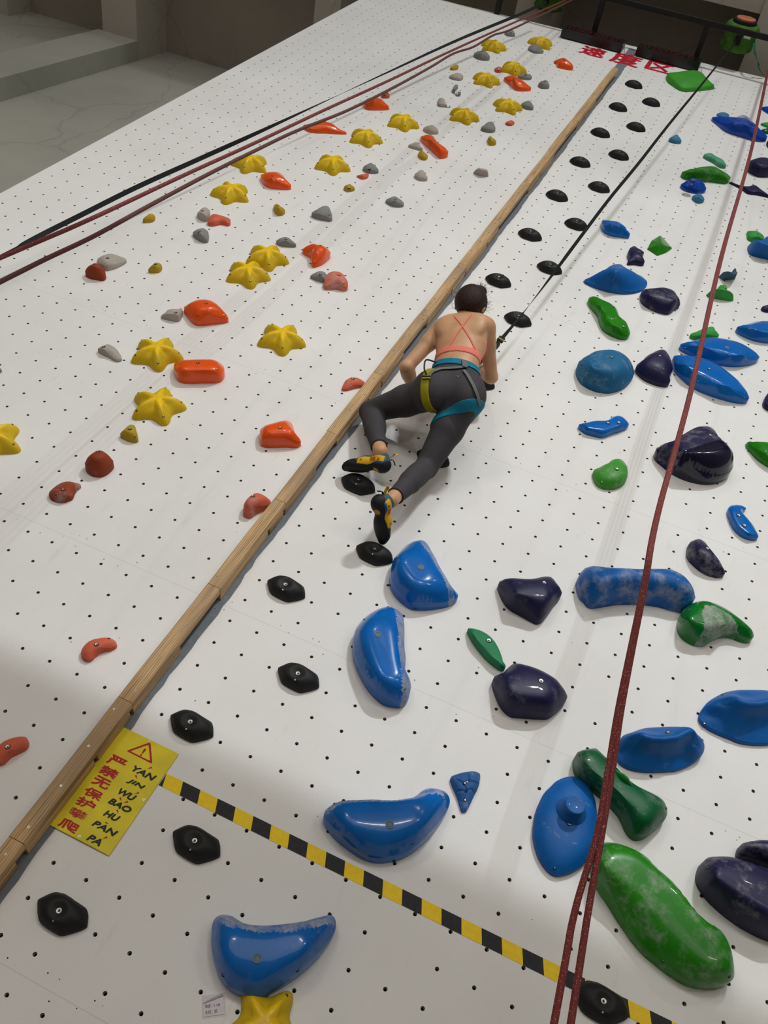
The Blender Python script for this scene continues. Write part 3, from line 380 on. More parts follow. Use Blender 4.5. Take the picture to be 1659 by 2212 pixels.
{"k":"climbing_hold","m":"mustard","l":"small mustard hold below the tiny red hold","c":[-1.866,4.659],"o":[[-36,-12],[-32,-3],[-28,4],[-28,14],[-28,25],[-26,34],[-21,39],[-16,41],[-12,44],[-8,46],[-1,43],[7,35],[16,26],[24,20],[32,19],[40,11],[41,-2],[38,-13],[34,-22],[29,-29],[23,-35],[17,-40],[10,-44],[2,-46],[-6,-47],[-14,-44],[-24,-37],[-32,-26]],"cr":[[24,-61]],"H":0.05,"e":0.006,"p":"dome","b":[[14,-37]]},
{"k":"climbing_hold","m":"mustard","l":"small mustard hold below the orange wedge hold","c":[-2.124,4.051],"o":[[-36,-7],[-45,10],[-50,27],[-51,41],[-48,48],[-46,51],[-43,55],[-39,57],[-31,55],[-21,49],[-10,38],[2,21],[14,4],[25,-2],[32,6],[41,13],[50,0],[53,-16],[53,-30],[51,-43],[45,-51],[38,-57],[30,-59],[20,-59],[9,-54],[-2,-45],[-14,-33],[-25,-21]],"cr":[[23,-53]],"H":0.06,"e":0.006,"p":"dome","b":[[9,-27]]},
{"k":"climbing_hold","m":"mustard","l":"small mustard hold under the slanting orange hold","c":[-1.632,5.545],"o":[[-31,-22],[-37,-2],[-41,18],[-43,37],[-44,53],[-45,63],[-42,68],[-36,68],[-29,66],[-21,60],[-12,53],[-2,44],[8,32],[17,17],[26,9],[35,9],[44,0],[50,-18],[51,-36],[50,-51],[44,-60],[36,-64],[28,-66],[19,-66],[9,-63],[-1,-58],[-11,-50],[-21,-38]],"cr":[[34,-105]],"H":0.06,"e":0.006,"p":"dome"},
{"k":"climbing_hold","m":"mustard","l":"small mustard hold below the grey dome near the rail","c":[-1.26,6.186],"o":[[-37,10],[-40,30],[-40,49],[-38,64],[-36,73],[-35,74],[-32,73],[-27,70],[-18,64],[-9,53],[0,35],[8,13],[16,-5],[24,-9],[33,-1],[43,-1],[49,-19],[49,-36],[44,-49],[38,-58],[31,-65],[24,-71],[15,-73],[6,-72],[-4,-62],[-13,-47],[-22,-29],[-30,-11]],"cr":[[9,-96]],"H":0.07,"e":0.006,"p":"dome","b":[[-1,-52]]},
{"k":"climbing_hold","m":"mustard","l":"topmost small mustard hold, under the rope","c":[-2.119,7.622],"o":[[-27,-58],[-23,-46],[-17,-35],[-15,-21],[-18,-1],[-23,22],[-23,38],[-20,47],[-16,53],[-11,58],[-6,62],[0,63],[4,65],[3,74],[8,74],[18,58],[26,36],[31,14],[33,-6],[31,-21],[27,-34],[22,-44],[17,-53],[10,-61],[4,-67],[-4,-71],[-12,-73],[-20,-71]],"cr":[[46,-112]],"H":0.06,"e":0.006,"p":"dome","b":[[33,-67]]},
{"k":"climbing_hold","m":"blue","l":"blue saddle-shaped hold right of the black strap","c":[0.019,5.268],"o":[[-109,14],[-115,59],[-108,88],[-94,81],[-76,63],[-51,51],[-26,62],[-9,89],[4,113],[17,117],[29,96],[42,60],[58,21],[74,-10],[94,-27],[114,-28],[121,-49],[103,-59],[83,-63],[63,-70],[44,-79],[24,-88],[4,-93],[-16,-93],[-37,-89],[-58,-79],[-78,-59],[-95,-26]],"cr":[[-68,-122],[33,-77]],"H":0.09,"e":0.006,"p":"dome"},
{"k":"climbing_hold","m":"teal","l":"small pale blue cone hold alone below the big green leaf","c":[0.119,7.356],"o":[[-52,-56],[-50,-33],[-42,-16],[-36,4],[-33,30],[-29,55],[-23,75],[-17,90],[-10,102],[-5,108],[1,103],[8,90],[16,75],[25,55],[32,30],[40,9],[50,-3],[58,-23],[54,-45],[45,-57],[34,-65],[24,-71],[13,-75],[2,-77],[-9,-79],[-21,-80],[-32,-77],[-43,-70]],"cr":[[9,-165]],"H":0.08,"e":0.006,"p":"dome","b":[[6,-107]]},
{"k":"volume","m":"royal","l":"large glossy royal blue hold at upper right behind the red rope","c":[0.612,8.067],"o":[[-275,69],[-256,61],[-236,57],[-216,67],[-196,73],[-176,71],[-154,66],[-129,66],[-102,90],[-77,147],[-60,223],[-48,282],[-33,313],[-17,328],[0,328],[18,316],[37,297],[57,272],[76,243],[94,210],[111,167],[127,117],[143,60],[160,1],[180,-51],[202,-84],[222,-92],[240,-76],[260,-73],[263,-121],[245,-153],[224,-169],[202,-179],[181,-187],[159,-193],[136,-197],[114,-197],[92,-194],[70,-189],[47,-185],[25,-183],[2,-182],[-20,-180],[-43,-178],[-65,-174],[-88,-166],[-110,-154],[-132,-135],[-154,-110],[-176,-81],[-198,-52],[-220,-24],[-243,1],[-265,31]],"cr":[[-72,-204],[38,-156]],"H":0.12,"e":0.012,"p":"dome","big":1},
{"k":"climbing_hold","m":"teal","l":"small dull blue hold peeking above the big royal blue one","c":[0.425,8.318],"o":[[-59,-23],[-52,-13],[-45,0],[-38,16],[-31,30],[-23,39],[-15,42],[-6,42],[3,42],[12,44],[21,48],[29,49],[37,44],[45,43],[52,50],[55,34],[50,11],[43,-9],[36,-27],[27,-42],[18,-53],[8,-58],[-2,-60],[-12,-59],[-23,-55],[-33,-51],[-44,-46],[-54,-39]],"cr":[[-2,-156]],"H":0.06,"e":0.006,"p":"dome"},
{"k":"volume","m":"royal","l":"royal blue hold cut by the right edge, highest there","c":[0.823,8.803],"o":[[-79,20],[-67,17],[-55,26],[-44,45],[-32,63],[-20,76],[-8,84],[4,91],[16,96],[27,97],[35,92],[42,76],[49,50],[56,20],[65,-8],[72,-41],[67,-75],[55,-94],[42,-102],[28,-102],[15,-96],[2,-87],[-12,-75],[-25,-63],[-38,-50],[-51,-35],[-65,-20],[-77,-4]],"cr":[[-11,-224]],"H":0.08,"e":0.006,"p":"dome"},
{"k":"climbing_hold","m":"green_light","l":"light green hold at the right edge, above a dark green one","c":[0.855,8.387],"o":[[-69,-27],[-61,-22],[-51,-20],[-42,-7],[-32,10],[-22,27],[-12,43],[-2,58],[8,71],[18,83],[27,90],[34,92],[39,81],[45,62],[52,42],[60,19],[59,-11],[51,-31],[40,-44],[30,-54],[19,-61],[7,-65],[-4,-65],[-16,-64],[-27,-61],[-38,-56],[-50,-50],[-61,-42]],"cr":[[-10,-159]],"H":0.06,"e":0.006,"p":"dome"},
{"k":"climbing_hold","m":"green_dark","l":"dark green hold at the right edge under a light green one","c":[0.869,8.218],"o":[[-64,-49],[-57,-32],[-48,-21],[-41,-1],[-33,21],[-25,38],[-16,54],[-7,69],[2,80],[12,84],[21,86],[31,86],[38,83],[44,71],[50,54],[56,32],[58,4],[51,-18],[41,-33],[31,-45],[20,-55],[10,-64],[-1,-71],[-12,-76],[-23,-79],[-34,-78],[-46,-74],[-56,-66]],"cr":[[-10,-123]],"H":0.05,"e":0.006,"p":"dome"},
{"k":"climbing_hold","m":"navy","l":"sliver of navy hold at the right edge below a royal blue hold","c":[0.928,7.908],"o":[[-41,-26],[-41,3],[-38,31],[-33,55],[-27,77],[-21,92],[-14,101],[-7,110],[1,115],[8,116],[13,112],[17,98],[22,77],[27,53],[29,24],[29,-4],[33,-30],[38,-56],[40,-82],[34,-101],[25,-109],[15,-112],[5,-112],[-5,-109],[-15,-103],[-24,-93],[-32,-75],[-38,-52]],"cr":[[-9,-114]],"H":0.05,"e":0.006,"p":"dome"},
{"k":"volume","m":"navy","l":"navy dome hold with pockets at the upper right edge","c":[0.907,7.259],"o":[[-130,-71],[-124,-7],[-110,44],[-94,81],[-78,114],[-59,144],[-38,163],[-16,172],[8,181],[31,192],[53,203],[71,204],[85,177],[94,130],[107,83],[119,31],[121,-32],[110,-88],[90,-126],[67,-153],[44,-173],[21,-191],[-3,-203],[-27,-206],[-51,-197],[-75,-182],[-98,-162],[-119,-130]],"cr":[[-61,-179],[15,-137]],"H":0.1,"e":0.006,"p":"dome","chalk":0.15},
{"k":"climbing_hold","m":"seafoam","l":"sea-green chalky curved hold above a long green hold","c":[0.51,7.129],"o":[[-107,18],[-102,51],[-89,71],[-78,95],[-66,110],[-51,110],[-36,101],[-20,82],[-3,56],[18,32],[39,29],[56,37],[68,33],[77,8],[88,-26],[101,-56],[106,-92],[90,-105],[72,-107],[54,-103],[36,-92],[18,-75],[1,-57],[-18,-42],[-36,-34],[-55,-26],[-73,-15],[-91,-3]],"cr":[[-68,-78],[50,-145]],"H":0.06,"e":0.006,"p":"dome","chalk":0.4},
{"k":"volume","m":"green","l":"long green hold with a chalked scoop, upper right","c":[0.492,6.722],"o":[[-199,-116],[-174,-93],[-147,-74],[-119,-46],[-92,4],[-70,68],[-49,118],[-23,154],[6,177],[36,187],[64,182],[90,155],[117,104],[154,74],[182,101],[193,67],[180,-4],[149,-24],[116,-38],[83,-47],[50,-60],[18,-78],[-14,-99],[-46,-118],[-78,-136],[-110,-151],[-143,-158],[-176,-150]],"cr":[[-117,-251],[-25,-89],[92,-88]],"H":0.1,"e":0.006,"p":"dome","chalk":0.35},
{"k":"climbing_hold","m":"royal","l":"blue saucer hold with a pale horn, below the long green one","c":[0.427,6.453],"o":[[-101,-69],[-92,-41],[-77,-22],[-61,-3],[-42,25],[-33,92],[-41,154],[-35,191],[-23,202],[-12,175],[3,131],[22,91],[41,62],[60,44],[79,35],[96,34],[104,1],[101,-44],[86,-71],[68,-88],[50,-102],[31,-111],[12,-118],[-8,-121],[-27,-122],[-47,-120],[-67,-111],[-86,-96]],"cr":[[-5,-271]],"H":0.13,"e":0.006,"p":"flat","chalk":0.15,"kn":[-19,-149,22,120]},
{"k":"climbing_hold","m":"teal","l":"small pale blue knob just under the blue horned saucer","c":[0.498,6.249],"o":[[-49,-24],[-47,-4],[-40,10],[-33,23],[-28,39],[-23,55],[-17,66],[-9,75],[-2,80],[3,80],[9,74],[16,65],[23,52],[28,37],[33,22],[41,8],[48,-9],[48,-31],[41,-46],[33,-58],[24,-67],[15,-73],[5,-76],[-5,-75],[-14,-69],[-24,-61],[-33,-52],[-42,-41]],"cr":[[3,-87]],"H":0.06,"e":0.006,"p":"dome","b":[[3,-49]]},
{"k":"climbing_hold","m":"navy","l":"thin navy winged hold reaching the right edge","c":[0.865,6.714],"o":[[-182,33],[-162,42],[-137,29],[-109,17],[-80,9],[-50,1],[-14,17],[5,84],[20,109],[40,93],[64,61],[89,31],[115,7],[141,-11],[165,-24],[170,-32],[144,-41],[116,-43],[89,-45],[61,-54],[34,-68],[7,-79],[-21,-75],[-46,-47],[-74,-27],[-101,-10],[-129,5],[-157,17]],"cr":[[-27,-60],[16,11],[67,-37]],"H":0.035,"e":0.006,"p":"dome"},
{"k":"climbing_hold","m":"green_light","l":"light green hold overlapped by a blue slab at the right edge","c":[0.996,5.863],"o":[[-63,44],[-53,44],[-41,49],[-29,64],[-18,77],[-7,86],[3,88],[13,83],[23,71],[34,58],[44,47],[53,41],[61,33],[67,10],[65,-19],[57,-41],[46,-55],[33,-64],[21,-74],[9,-84],[-3,-91],[-16,-93],[-28,-91],[-40,-84],[-51,-67],[-56,-40],[-60,-11],[-65,18]],"cr":[[6,-74]],"H":0.05,"e":0.006,"p":"dome","b":[[8,-45]]},
{"k":"volume","m":"blue_matte","l":"blue faceted slab hold cut by the right edge, upper part","c":[1.097,5.69],"o":[[-133,-25],[-109,-12],[-81,-12],[-59,22],[-47,85],[-34,148],[-14,180],[4,178],[14,163],[32,145],[57,137],[74,156],[83,148],[92,98],[105,46],[119,1],[115,-44],[98,-88],[78,-119],[53,-129],[29,-138],[4,-142],[-21,-145],[-46,-148],[-71,-151],[-95,-150],[-116,-126],[-129,-77]],"cr":[[-56,-178],[0,-176]],"H":0.12,"e":0.006,"p":"dome","lin":1,"s":[[-99,-189]]},
{"k":"climbing_hold","m":"green","l":"green faceted pentagon hold right of the blue saddle hold","c":[0.366,5.245],"o":[[-72,-102],[-71,-65],[-70,-27],[-69,12],[-67,48],[-57,76],[-47,106],[-37,137],[-29,165],[-18,162],[-3,142],[13,123],[29,103],[45,81],[61,60],[77,41],[90,26],[82,-2],[73,-33],[63,-63],[51,-87],[38,-110],[25,-133],[13,-153],[-4,-143],[-21,-132],[-38,-122],[-55,-111]],"cr":[[11,-94]],"H":0.06,"e":0.006,"p":"cone","lin":1,"b":[[10,-62]],"s":[[71,0]]},
{"k":"climbing_hold","m":"navy","l":"navy blocky hold just above the wide blue volume","c":[0.241,4.96],"o":[[-53,-26],[-59,10],[-62,46],[-61,81],[-54,109],[-45,132],[-37,147],[-27,141],[-13,120],[6,103],[23,95],[35,96],[45,84],[43,51],[41,3],[53,-37],[68,-53],[77,-74],[65,-89],[49,-95],[33,-99],[17,-105],[2,-117],[-13,-130],[-28,-140],[-34,-118],[-31,-84],[-41,-53]],"cr":[[11,-46]],"H":0.06,"e":0.006,"p":"dome","b":[[10,-15]]},
{"k":"volume","m":"blue_matte","l":"wide blue hat-shaped volume, highest of the smooth blue ones in the middle right","c":[0.196,4.548],"o":[[-196,-142],[-190,-117],[-177,-98],[-165,-75],[-155,-49],[-143,-26],[-130,-1],[-118,27],[-109,61],[-102,95],[-95,127],[-86,157],[-75,182],[-62,202],[-48,219],[-33,229],[-18,230],[-2,217],[17,205],[36,192],[55,178],[75,168],[95,165],[114,163],[131,160],[147,151],[163,138],[178,124],[191,103],[197,69],[194,33],[186,1],[176,-28],[163,-51],[149,-71],[134,-89],[119,-105],[103,-119],[87,-131],[70,-141],[53,-150],[36,-156],[18,-162],[1,-167],[-17,-172],[-35,-175],[-53,-177],[-71,-177],[-89,-177],[-107,-176],[-125,-174],[-144,-170],[-162,-164],[-180,-158]],"cr":[[-9,-187]],"H":0.2,"e":0.012,"p":"bell","big":1,"s":[[100,-201],[-178,-255]]},
{"k":"volume","m":"navy","l":"navy shell-like hold with overlapping ribs","c":[0.514,4.463],"o":[[-129,-41],[-137,9],[-131,45],[-107,39],[-81,54],[-62,85],[-44,110],[-23,126],[-1,134],[21,138],[43,140],[64,137],[83,126],[95,97],[109,58],[126,20],[126,-11],[108,-39],[96,-84],[80,-121],[57,-138],[33,-143],[8,-145],[-17,-143],[-42,-137],[-67,-126],[-91,-110],[-114,-83]],"cr":[[-86,-127],[-4,-37],[69,-66]],"H":0.09,"e":0.006,"p":"dome","chalk":0.35,"g":[[[-85,-86],[-34,-129],[20,-255]],[[-2,5],[77,-54],[113,-140]]]},
{"k":"climbing_hold","m":"green","l":"glossy green wavy hold left of the navy shell-like hold","c":[0.252,4.041],"o":[[-167,123],[-168,152],[-159,169],[-147,170],[-136,172],[-125,174],[-114,173],[-100,164],[-84,151],[-65,142],[-47,145],[-35,150],[-24,147],[-11,137],[3,125],[16,113],[29,102],[40,88],[47,63],[56,26],[74,-11],[96,-23],[109,-19],[119,-19],[128,-30],[136,-48],[145,-68],[156,-89],[163,-114],[163,-140],[154,-160],[141,-172],[127,-180],[113,-183],[98,-183],[83,-181],[68,-179],[53,-176],[38,-171],[23,-164],[8,-155],[-6,-142],[-18,-125],[-30,-103],[-41,-80],[-51,-56],[-60,-30],[-72,-7],[-85,12],[-100,28],[-114,43],[-129,60],[-143,78],[-156,98]],"cr":[[-98,-2],[-11,-28],[94,-223]],"H":0.08,"e":0.012,"p":"dome","big":1,"b":[[-4,52],[110,-148],[118,-242]],"g":[[[-27,-99],[27,-115],[85,-56]]]},
{"k":"climbing_hold","m":"green_light","l":"light green triangular hold crossed by the red rope","c":[0.876,4.803],"o":[[-91,-57],[-72,-57],[-53,-40],[-43,-5],[-40,36],[-35,74],[-22,100],[-9,112],[3,109],[5,111],[13,103],[26,83],[31,44],[37,4],[49,-10],[69,-13],[91,-7],[88,-20],[72,-34],[55,-40],[38,-45],[21,-51],[4,-56],[-13,-61],[-31,-66],[-48,-71],[-65,-72],[-82,-71]],"cr":[[-2,-67]],"H":0.08,"e":0.006,"p":"dome","lin":1,"b":[[1,-26]]},
{"k":"climbing_hold","m":"slate","l":"slate blue slab hold jutting out at the upper right","c":[0.887,5.084],"o":[[-59,-23],[-44,-35],[-33,-47],[-26,-56],[-15,-49],[-6,-38],[4,-28],[14,-18],[24,-8],[34,2],[44,11],[54,22],[47,24],[26,51],[21,108],[18,102],[13,73],[18,69],[22,62],[15,36],[8,12],[0,-10],[-7,-32],[-15,-50],[-24,-56],[-34,-48],[-44,-40],[-54,-31]],"cr":[[6,-119],[37,-85]],"H":0.09,"e":0.006,"p":"dome","lin":1},
{"k":"climbing_hold","m":"navy","l":"small navy hold cut by the right edge, halfway up","c":[1.202,4.827],"o":[[-50,-37],[-46,-21],[-39,-10],[-33,2],[-26,13],[-19,23],[-11,32],[-2,42],[6,54],[13,65],[20,71],[24,71],[28,63],[33,52],[38,40],[43,28],[44,10],[39,-7],[33,-22],[25,-34],[16,-43],[7,-49],[-2,-54],[-11,-57],[-20,-60],[-29,-61],[-38,-59],[-45,-51]],"cr":[[-52,-148]],"H":0.06,"e":0.006,"p":"dome","b":[[-49,-118]]},
{"k":"volume","m":"blue","l":"glossy blue leaf hold cut by the right edge, above the blue pair","c":[1.189,4.48],"o":[[-164,-81],[-145,-58],[-122,-32],[-102,7],[-81,43],[-59,73],[-35,97],[-10,116],[17,132],[43,150],[67,160],[89,155],[111,139],[131,121],[147,96],[147,47],[135,-5],[115,-46],[90,-73],[64,-92],[38,-108],[11,-119],[-15,-126],[-42,-129],[-68,-127],[-95,-122],[-121,-114],[-147,-104]],"cr":[[-97,-141],[46,-78]],"H":0.08,"e":0.006,"p":"dome"},
{"k":"climbing_hold","m":"green_light","l":"light green hold poking out above the upper blue leaf","c":[0.851,4.226],"o":[[-88,-68],[-76,-55],[-63,-38],[-52,-17],[-41,6],[-29,28],[-18,49],[-6,69],[7,87],[19,104],[30,113],[39,108],[47,89],[56,63],[68,44],[81,36],[82,14],[69,-4],[55,-17],[40,-30],[25,-41],[10,-52],[-5,-63],[-20,-73],[-35,-83],[-50,-90],[-66,-93],[-81,-87]],"cr":[[23,-84]],"H":0.07,"e":0.006,"p":"dome","b":[[26,-52]],"s":[[-64,-93]]},
{"k":"volume","m":"blue","l":"glossy blue leaf volume, upper of the overlapping pair","c":[0.966,4.063],"o":[[-243,-81],[-227,-73],[-209,-63],[-193,-39],[-180,-9],[-166,17],[-150,40],[-134,59],[-116,73],[-97,86],[-79,99],[-60,111],[-41,122],[-22,132],[-3,139],[17,143],[36,147],[56,150],[74,151],[93,149],[112,146],[131,140],[149,132],[166,120],[183,108],[200,97],[216,89],[230,92],[236,72],[227,38],[211,12],[194,-11],[176,-31],[157,-49],[139,-65],[120,-79],[101,-92],[81,-104],[62,-113],[42,-120],[23,-125],[3,-129],[-17,-131],[-37,-130],[-56,-130],[-76,-131],[-96,-129],[-116,-126],[-136,-124],[-156,-123],[-176,-122],[-196,-120],[-215,-113],[-234,-102]],"cr":[[-153,-152],[-19,-83],[125,-85]],"H":0.09,"e":0.012,"p":"dome","big":1,"cap":1,"b":[[21,-49]],"s":[[-208,-115],[223,26]]},
{"k":"volume","m":"blue","l":"glossy blue leaf volume, lower of the overlapping pair","c":[0.949,3.728],"o":[[-234,115],[-216,112],[-196,116],[-177,129],[-157,143],[-137,156],[-117,164],[-98,166],[-78,164],[-58,161],[-38,158],[-18,153],[1,146],[20,138],[39,129],[58,118],[77,105],[96,93],[115,79],[133,65],[151,51],[168,37],[184,22],[197,3],[208,-20],[220,-43],[234,-62],[240,-87],[226,-108],[206,-119],[186,-127],[165,-134],[145,-140],[124,-142],[104,-144],[84,-146],[63,-147],[42,-148],[22,-147],[2,-145],[-19,-143],[-39,-140],[-60,-134],[-80,-126],[-99,-116],[-119,-104],[-138,-88],[-157,-72],[-176,-55],[-194,-37],[-211,-13],[-223,19],[-233,56],[-242,91]],"cr":[[-165,-75],[-38,-56],[134,-181]],"H":0.1,"e":0.012,"p":"dome","big":1,"b":[[-32,-31]],"s":[[-67,-127],[207,-115]]},
{"k":"volume","m":"teal_deep","l":"big dusty teal-blue oval volume with small pits","c":[0.369,3.447],"o":[[-159,-74],[-164,-43],[-162,-14],[-152,9],[-142,30],[-136,54],[-129,78],[-119,97],[-107,111],[-94,123],[-80,135],[-67,150],[-54,166],[-41,178],[-26,185],[-11,188],[4,192],[19,195],[32,196],[45,195],[58,190],[72,179],[87,169],[102,160],[116,149],[126,136],[135,118],[145,98],[155,71],[159,41],[157,11],[152,-17],[146,-45],[138,-70],[128,-93],[117,-114],[105,-133],[92,-150],[78,-165],[64,-178],[48,-188],[32,-194],[16,-200],[0,-204],[-16,-205],[-33,-204],[-50,-202],[-66,-196],[-83,-189],[-99,-180],[-114,-166],[-128,-148],[-141,-127],[-152,-102]],"cr":[[-54,-157],[5,-94]],"H":0.14,"e":0.012,"p":"dome","chalk":0.3,"big":1,"b":[[5,-23]],"s":[[-135,-112],[-87,-186],[109,-130]],"d":[[-53,-164,22,12],[-60,-229,14,8],[-87,-117,16,8],[-88,-207,14,8],[-47,-73,14,6]]},
{"k":"volume","m":"navy","l":"navy scallop-shaped hold between the teal oval and the blue leaf","c":[0.636,3.661],"o":[[-114,-70],[-109,-50],[-100,-33],[-92,-16],[-88,5],[-86,28],[-82,50],[-74,68],[-65,84],[-59,104],[-53,124],[-46,143],[-37,158],[-28,171],[-19,182],[-10,189],[1,193],[9,196],[16,197],[23,192],[31,181],[40,165],[48,149],[56,134],[65,117],[69,98],[72,76],[77,56],[86,38],[92,18],[93,-6],[89,-30],[86,-56],[90,-79],[97,-99],[100,-120],[92,-136],[81,-145],[69,-151],[57,-155],[45,-157],[33,-159],[20,-159],[8,-158],[-5,-158],[-17,-156],[-29,-153],[-41,-149],[-54,-143],[-65,-136],[-77,-127],[-88,-117],[-100,-105],[-109,-91]],"cr":[[-9,-39]],"H":0.1,"e":0.012,"p":"dome","chalk":0.15,"big":1,"b":[[-8,2]]},
{"k":"climbing_hold","m":"blue","l":"blue foot-shaped hold lying level below the teal oval","c":[0.482,2.945],"o":[[-131,-74],[-123,-65],[-114,-60],[-106,-50],[-98,-37],[-90,-25],[-81,-14],[-72,-4],[-63,5],[-53,12],[-43,17],[-32,21],[-20,27],[-7,37],[4,55],[11,76],[17,93],[24,105],[33,117],[41,125],[49,130],[58,132],[68,131],[77,128],[87,122],[96,113],[104,106],[112,98],[118,83],[117,65],[111,48],[102,35],[93,22],[84,9],[75,-3],[66,-14],[57,-26],[48,-39],[40,-52],[31,-66],[23,-78],[13,-89],[3,-96],[-9,-100],[-20,-102],[-32,-104],[-43,-106],[-55,-108],[-66,-109],[-78,-109],[-90,-105],[-101,-100],[-112,-94],[-123,-87]],"cr":[[-83,-106],[-6,-66],[63,14]],"H":0.05,"e":0.01,"p":"dome","big":1,"b":[[11,-12],[63,23]],"s":[[-91,-92]]},
{"k":"climbing_hold","m":"green_light2","l":"green chalky clam-shaped hold below the foot-shaped one","c":[0.604,2.579],"o":[[-91,-34],[-87,-21],[-79,-13],[-72,-4],[-67,8],[-61,19],[-55,31],[-48,42],[-40,54],[-34,67],[-29,83],[-24,97],[-18,109],[-11,117],[-4,122],[3,127],[11,129],[18,130],[25,128],[32,124],[39,119],[46,112],[53,104],[59,95],[64,84],[68,71],[71,57],[74,42],[76,27],[78,12],[79,-4],[78,-19],[75,-34],[70,-47],[64,-60],[57,-71],[50,-81],[42,-90],[34,-98],[26,-105],[17,-111],[8,-116],[-2,-120],[-11,-122],[-21,-123],[-30,-123],[-40,-120],[-49,-115],[-57,-107],[-65,-98],[-72,-87],[-78,-75],[-84,-62],[-88,-49]],"cr":[[13,-41]],"H":0.07,"e":0.012,"p":"dome","chalk":0.4,"big":1,"b":[[14,-19]],"s":[[-32,-114]]},
{"k":"volume","m":"navy_gloss","l":"large navy two-tone clam volume behind the red rope","c":[0.982,2.947],"o":[[-208,-74],[-195,-59],[-174,-53],[-158,-32],[-147,0],[-136,33],[-123,64],[-109,94],[-96,125],[-83,154],[-70,180],[-55,201],[-39,217],[-21,229],[-4,237],[13,242],[29,244],[44,246],[59,249],[72,242],[79,215],[89,168],[102,133],[103,112],[106,93],[114,75],[127,59],[143,48],[161,40],[180,26],[192,-1],[191,-35],[182,-66],[169,-93],[153,-116],[136,-136],[118,-152],[99,-165],[80,-176],[60,-183],[41,-189],[21,-193],[1,-196],[-18,-197],[-38,-196],[-57,-193],[-77,-188],[-96,-182],[-114,-172],[-133,-161],[-151,-149],[-170,-138],[-188,-126],[-202,-103]],"cr":[[-109,-244],[-31,-129],[61,-31]],"H":0.17,"e":0.012,"p":"dome","big":1,"b":[[21,22]],"s":[[-196,-124]],"mt":[[-245,-205],[-53,143],[99,146],[114,65],[99,53],[-17,-90],[-118,-226],[-173,-302],[-204,-291]],"g":[[[-173,-302],[-117,-232],[-16,-96],[53,-5],[98,55]]]},
{"k":"climbing_hold","m":"blue","l":"glossy blue kidney-shaped hold at the right, above a dusty navy hold","c":[1.28,2.58],"o":[[-74,17],[-78,30],[-80,45],[-79,61],[-75,76],[-68,88],[-60,95],[-53,102],[-45,108],[-37,112],[-28,115],[-20,116],[-11,117],[-4,115],[2,115],[7,109],[4,96],[-5,77],[-2,50],[9,39],[17,35],[24,29],[31,22],[38,14],[45,7],[52,0],[58,-8],[64,-18],[69,-28],[73,-40],[77,-50],[82,-58],[87,-68],[84,-82],[75,-90],[66,-96],[57,-100],[47,-103],[38,-104],[29,-104],[19,-103],[11,-101],[2,-97],[-6,-92],[-14,-86],[-22,-79],[-29,-71],[-36,-63],[-42,-53],[-48,-42],[-54,-32],[-59,-20],[-64,-8],[-69,4]],"cr":[[-49,7],[-12,-70],[37,-102]],"H":0.045,"e":0.009,"p":"dome","big":1,"b":[[-32,-4],[3,-63]],"s":[[57,-70]]},
{"k":"volume","m":"green","l":"bright green leaf hold cut by the right edge","c":[1.342,3.206],"o":[[-117,32],[-100,33],[-80,36],[-60,52],[-40,67],[-20,79],[1,89],[22,101],[41,113],[55,112],[64,94],[71,66],[77,34],[82,2],[89,-27],[97,-55],[90,-84],[70,-97],[50,-102],[29,-105],[10,-100],[-9,-92],[-28,-82],[-46,-69],[-63,-53],[-79,-35],[-95,-16],[-110,6]],"cr":[[-67,-102],[18,-123]],"H":0.09,"e":0.006,"p":"dome"},
{"k":"climbing_hold","m":"navy","l":"navy hold cut by the right edge beside the lower blue leaf","c":[1.329,3.739],"o":[[-55,-60],[-54,-33],[-51,-5],[-46,23],[-39,48],[-29,70],[-19,93],[-10,119],[0,139],[8,149],[13,137],[19,115],[24,91],[29,67],[34,42],[38,16],[40,-9],[44,-34],[49,-57],[51,-80],[43,-100],[29,-108],[15,-110],[0,-111],[-14,-111],[-27,-108],[-40,-98],[-51,-84]],"cr":[[-57,-166]],"H":0.07,"e":0.006,"p":"dome","b":[[-53,-138]]},
{"k":"climbing_hold","m":"navy","l":"dusty navy teardrop hold at right above the blue shelf","c":[1.141,2.216],"o":[[-83,4],[-85,19],[-86,34],[-87,49],[-84,65],[-78,78],[-70,89],[-63,97],[-57,103],[-50,106],[-43,106],[-37,103],[-31,100],[-24,95],[-17,91],[-10,85],[-3,76],[3,65],[8,52],[14,40],[21,30],[28,21],[35,14],[43,8],[52,3],[60,-2],[69,-8],[76,-15],[81,-24],[86,-31],[93,-36],[101,-41],[102,-53],[94,-63],[85,-69],[75,-75],[66,-79],[56,-81],[46,-83],[37,-84],[27,-84],[17,-83],[8,-80],[-1,-77],[-10,-73],[-19,-68],[-27,-64],[-36,-58],[-45,-52],[-53,-46],[-61,-40],[-69,-32],[-75,-22],[-80,-10]],"cr":[[-19,-30]],"H":0.09,"e":0.012,"p":"dome","chalk":0.45,"big":1,"b":[[-14,-5]]},
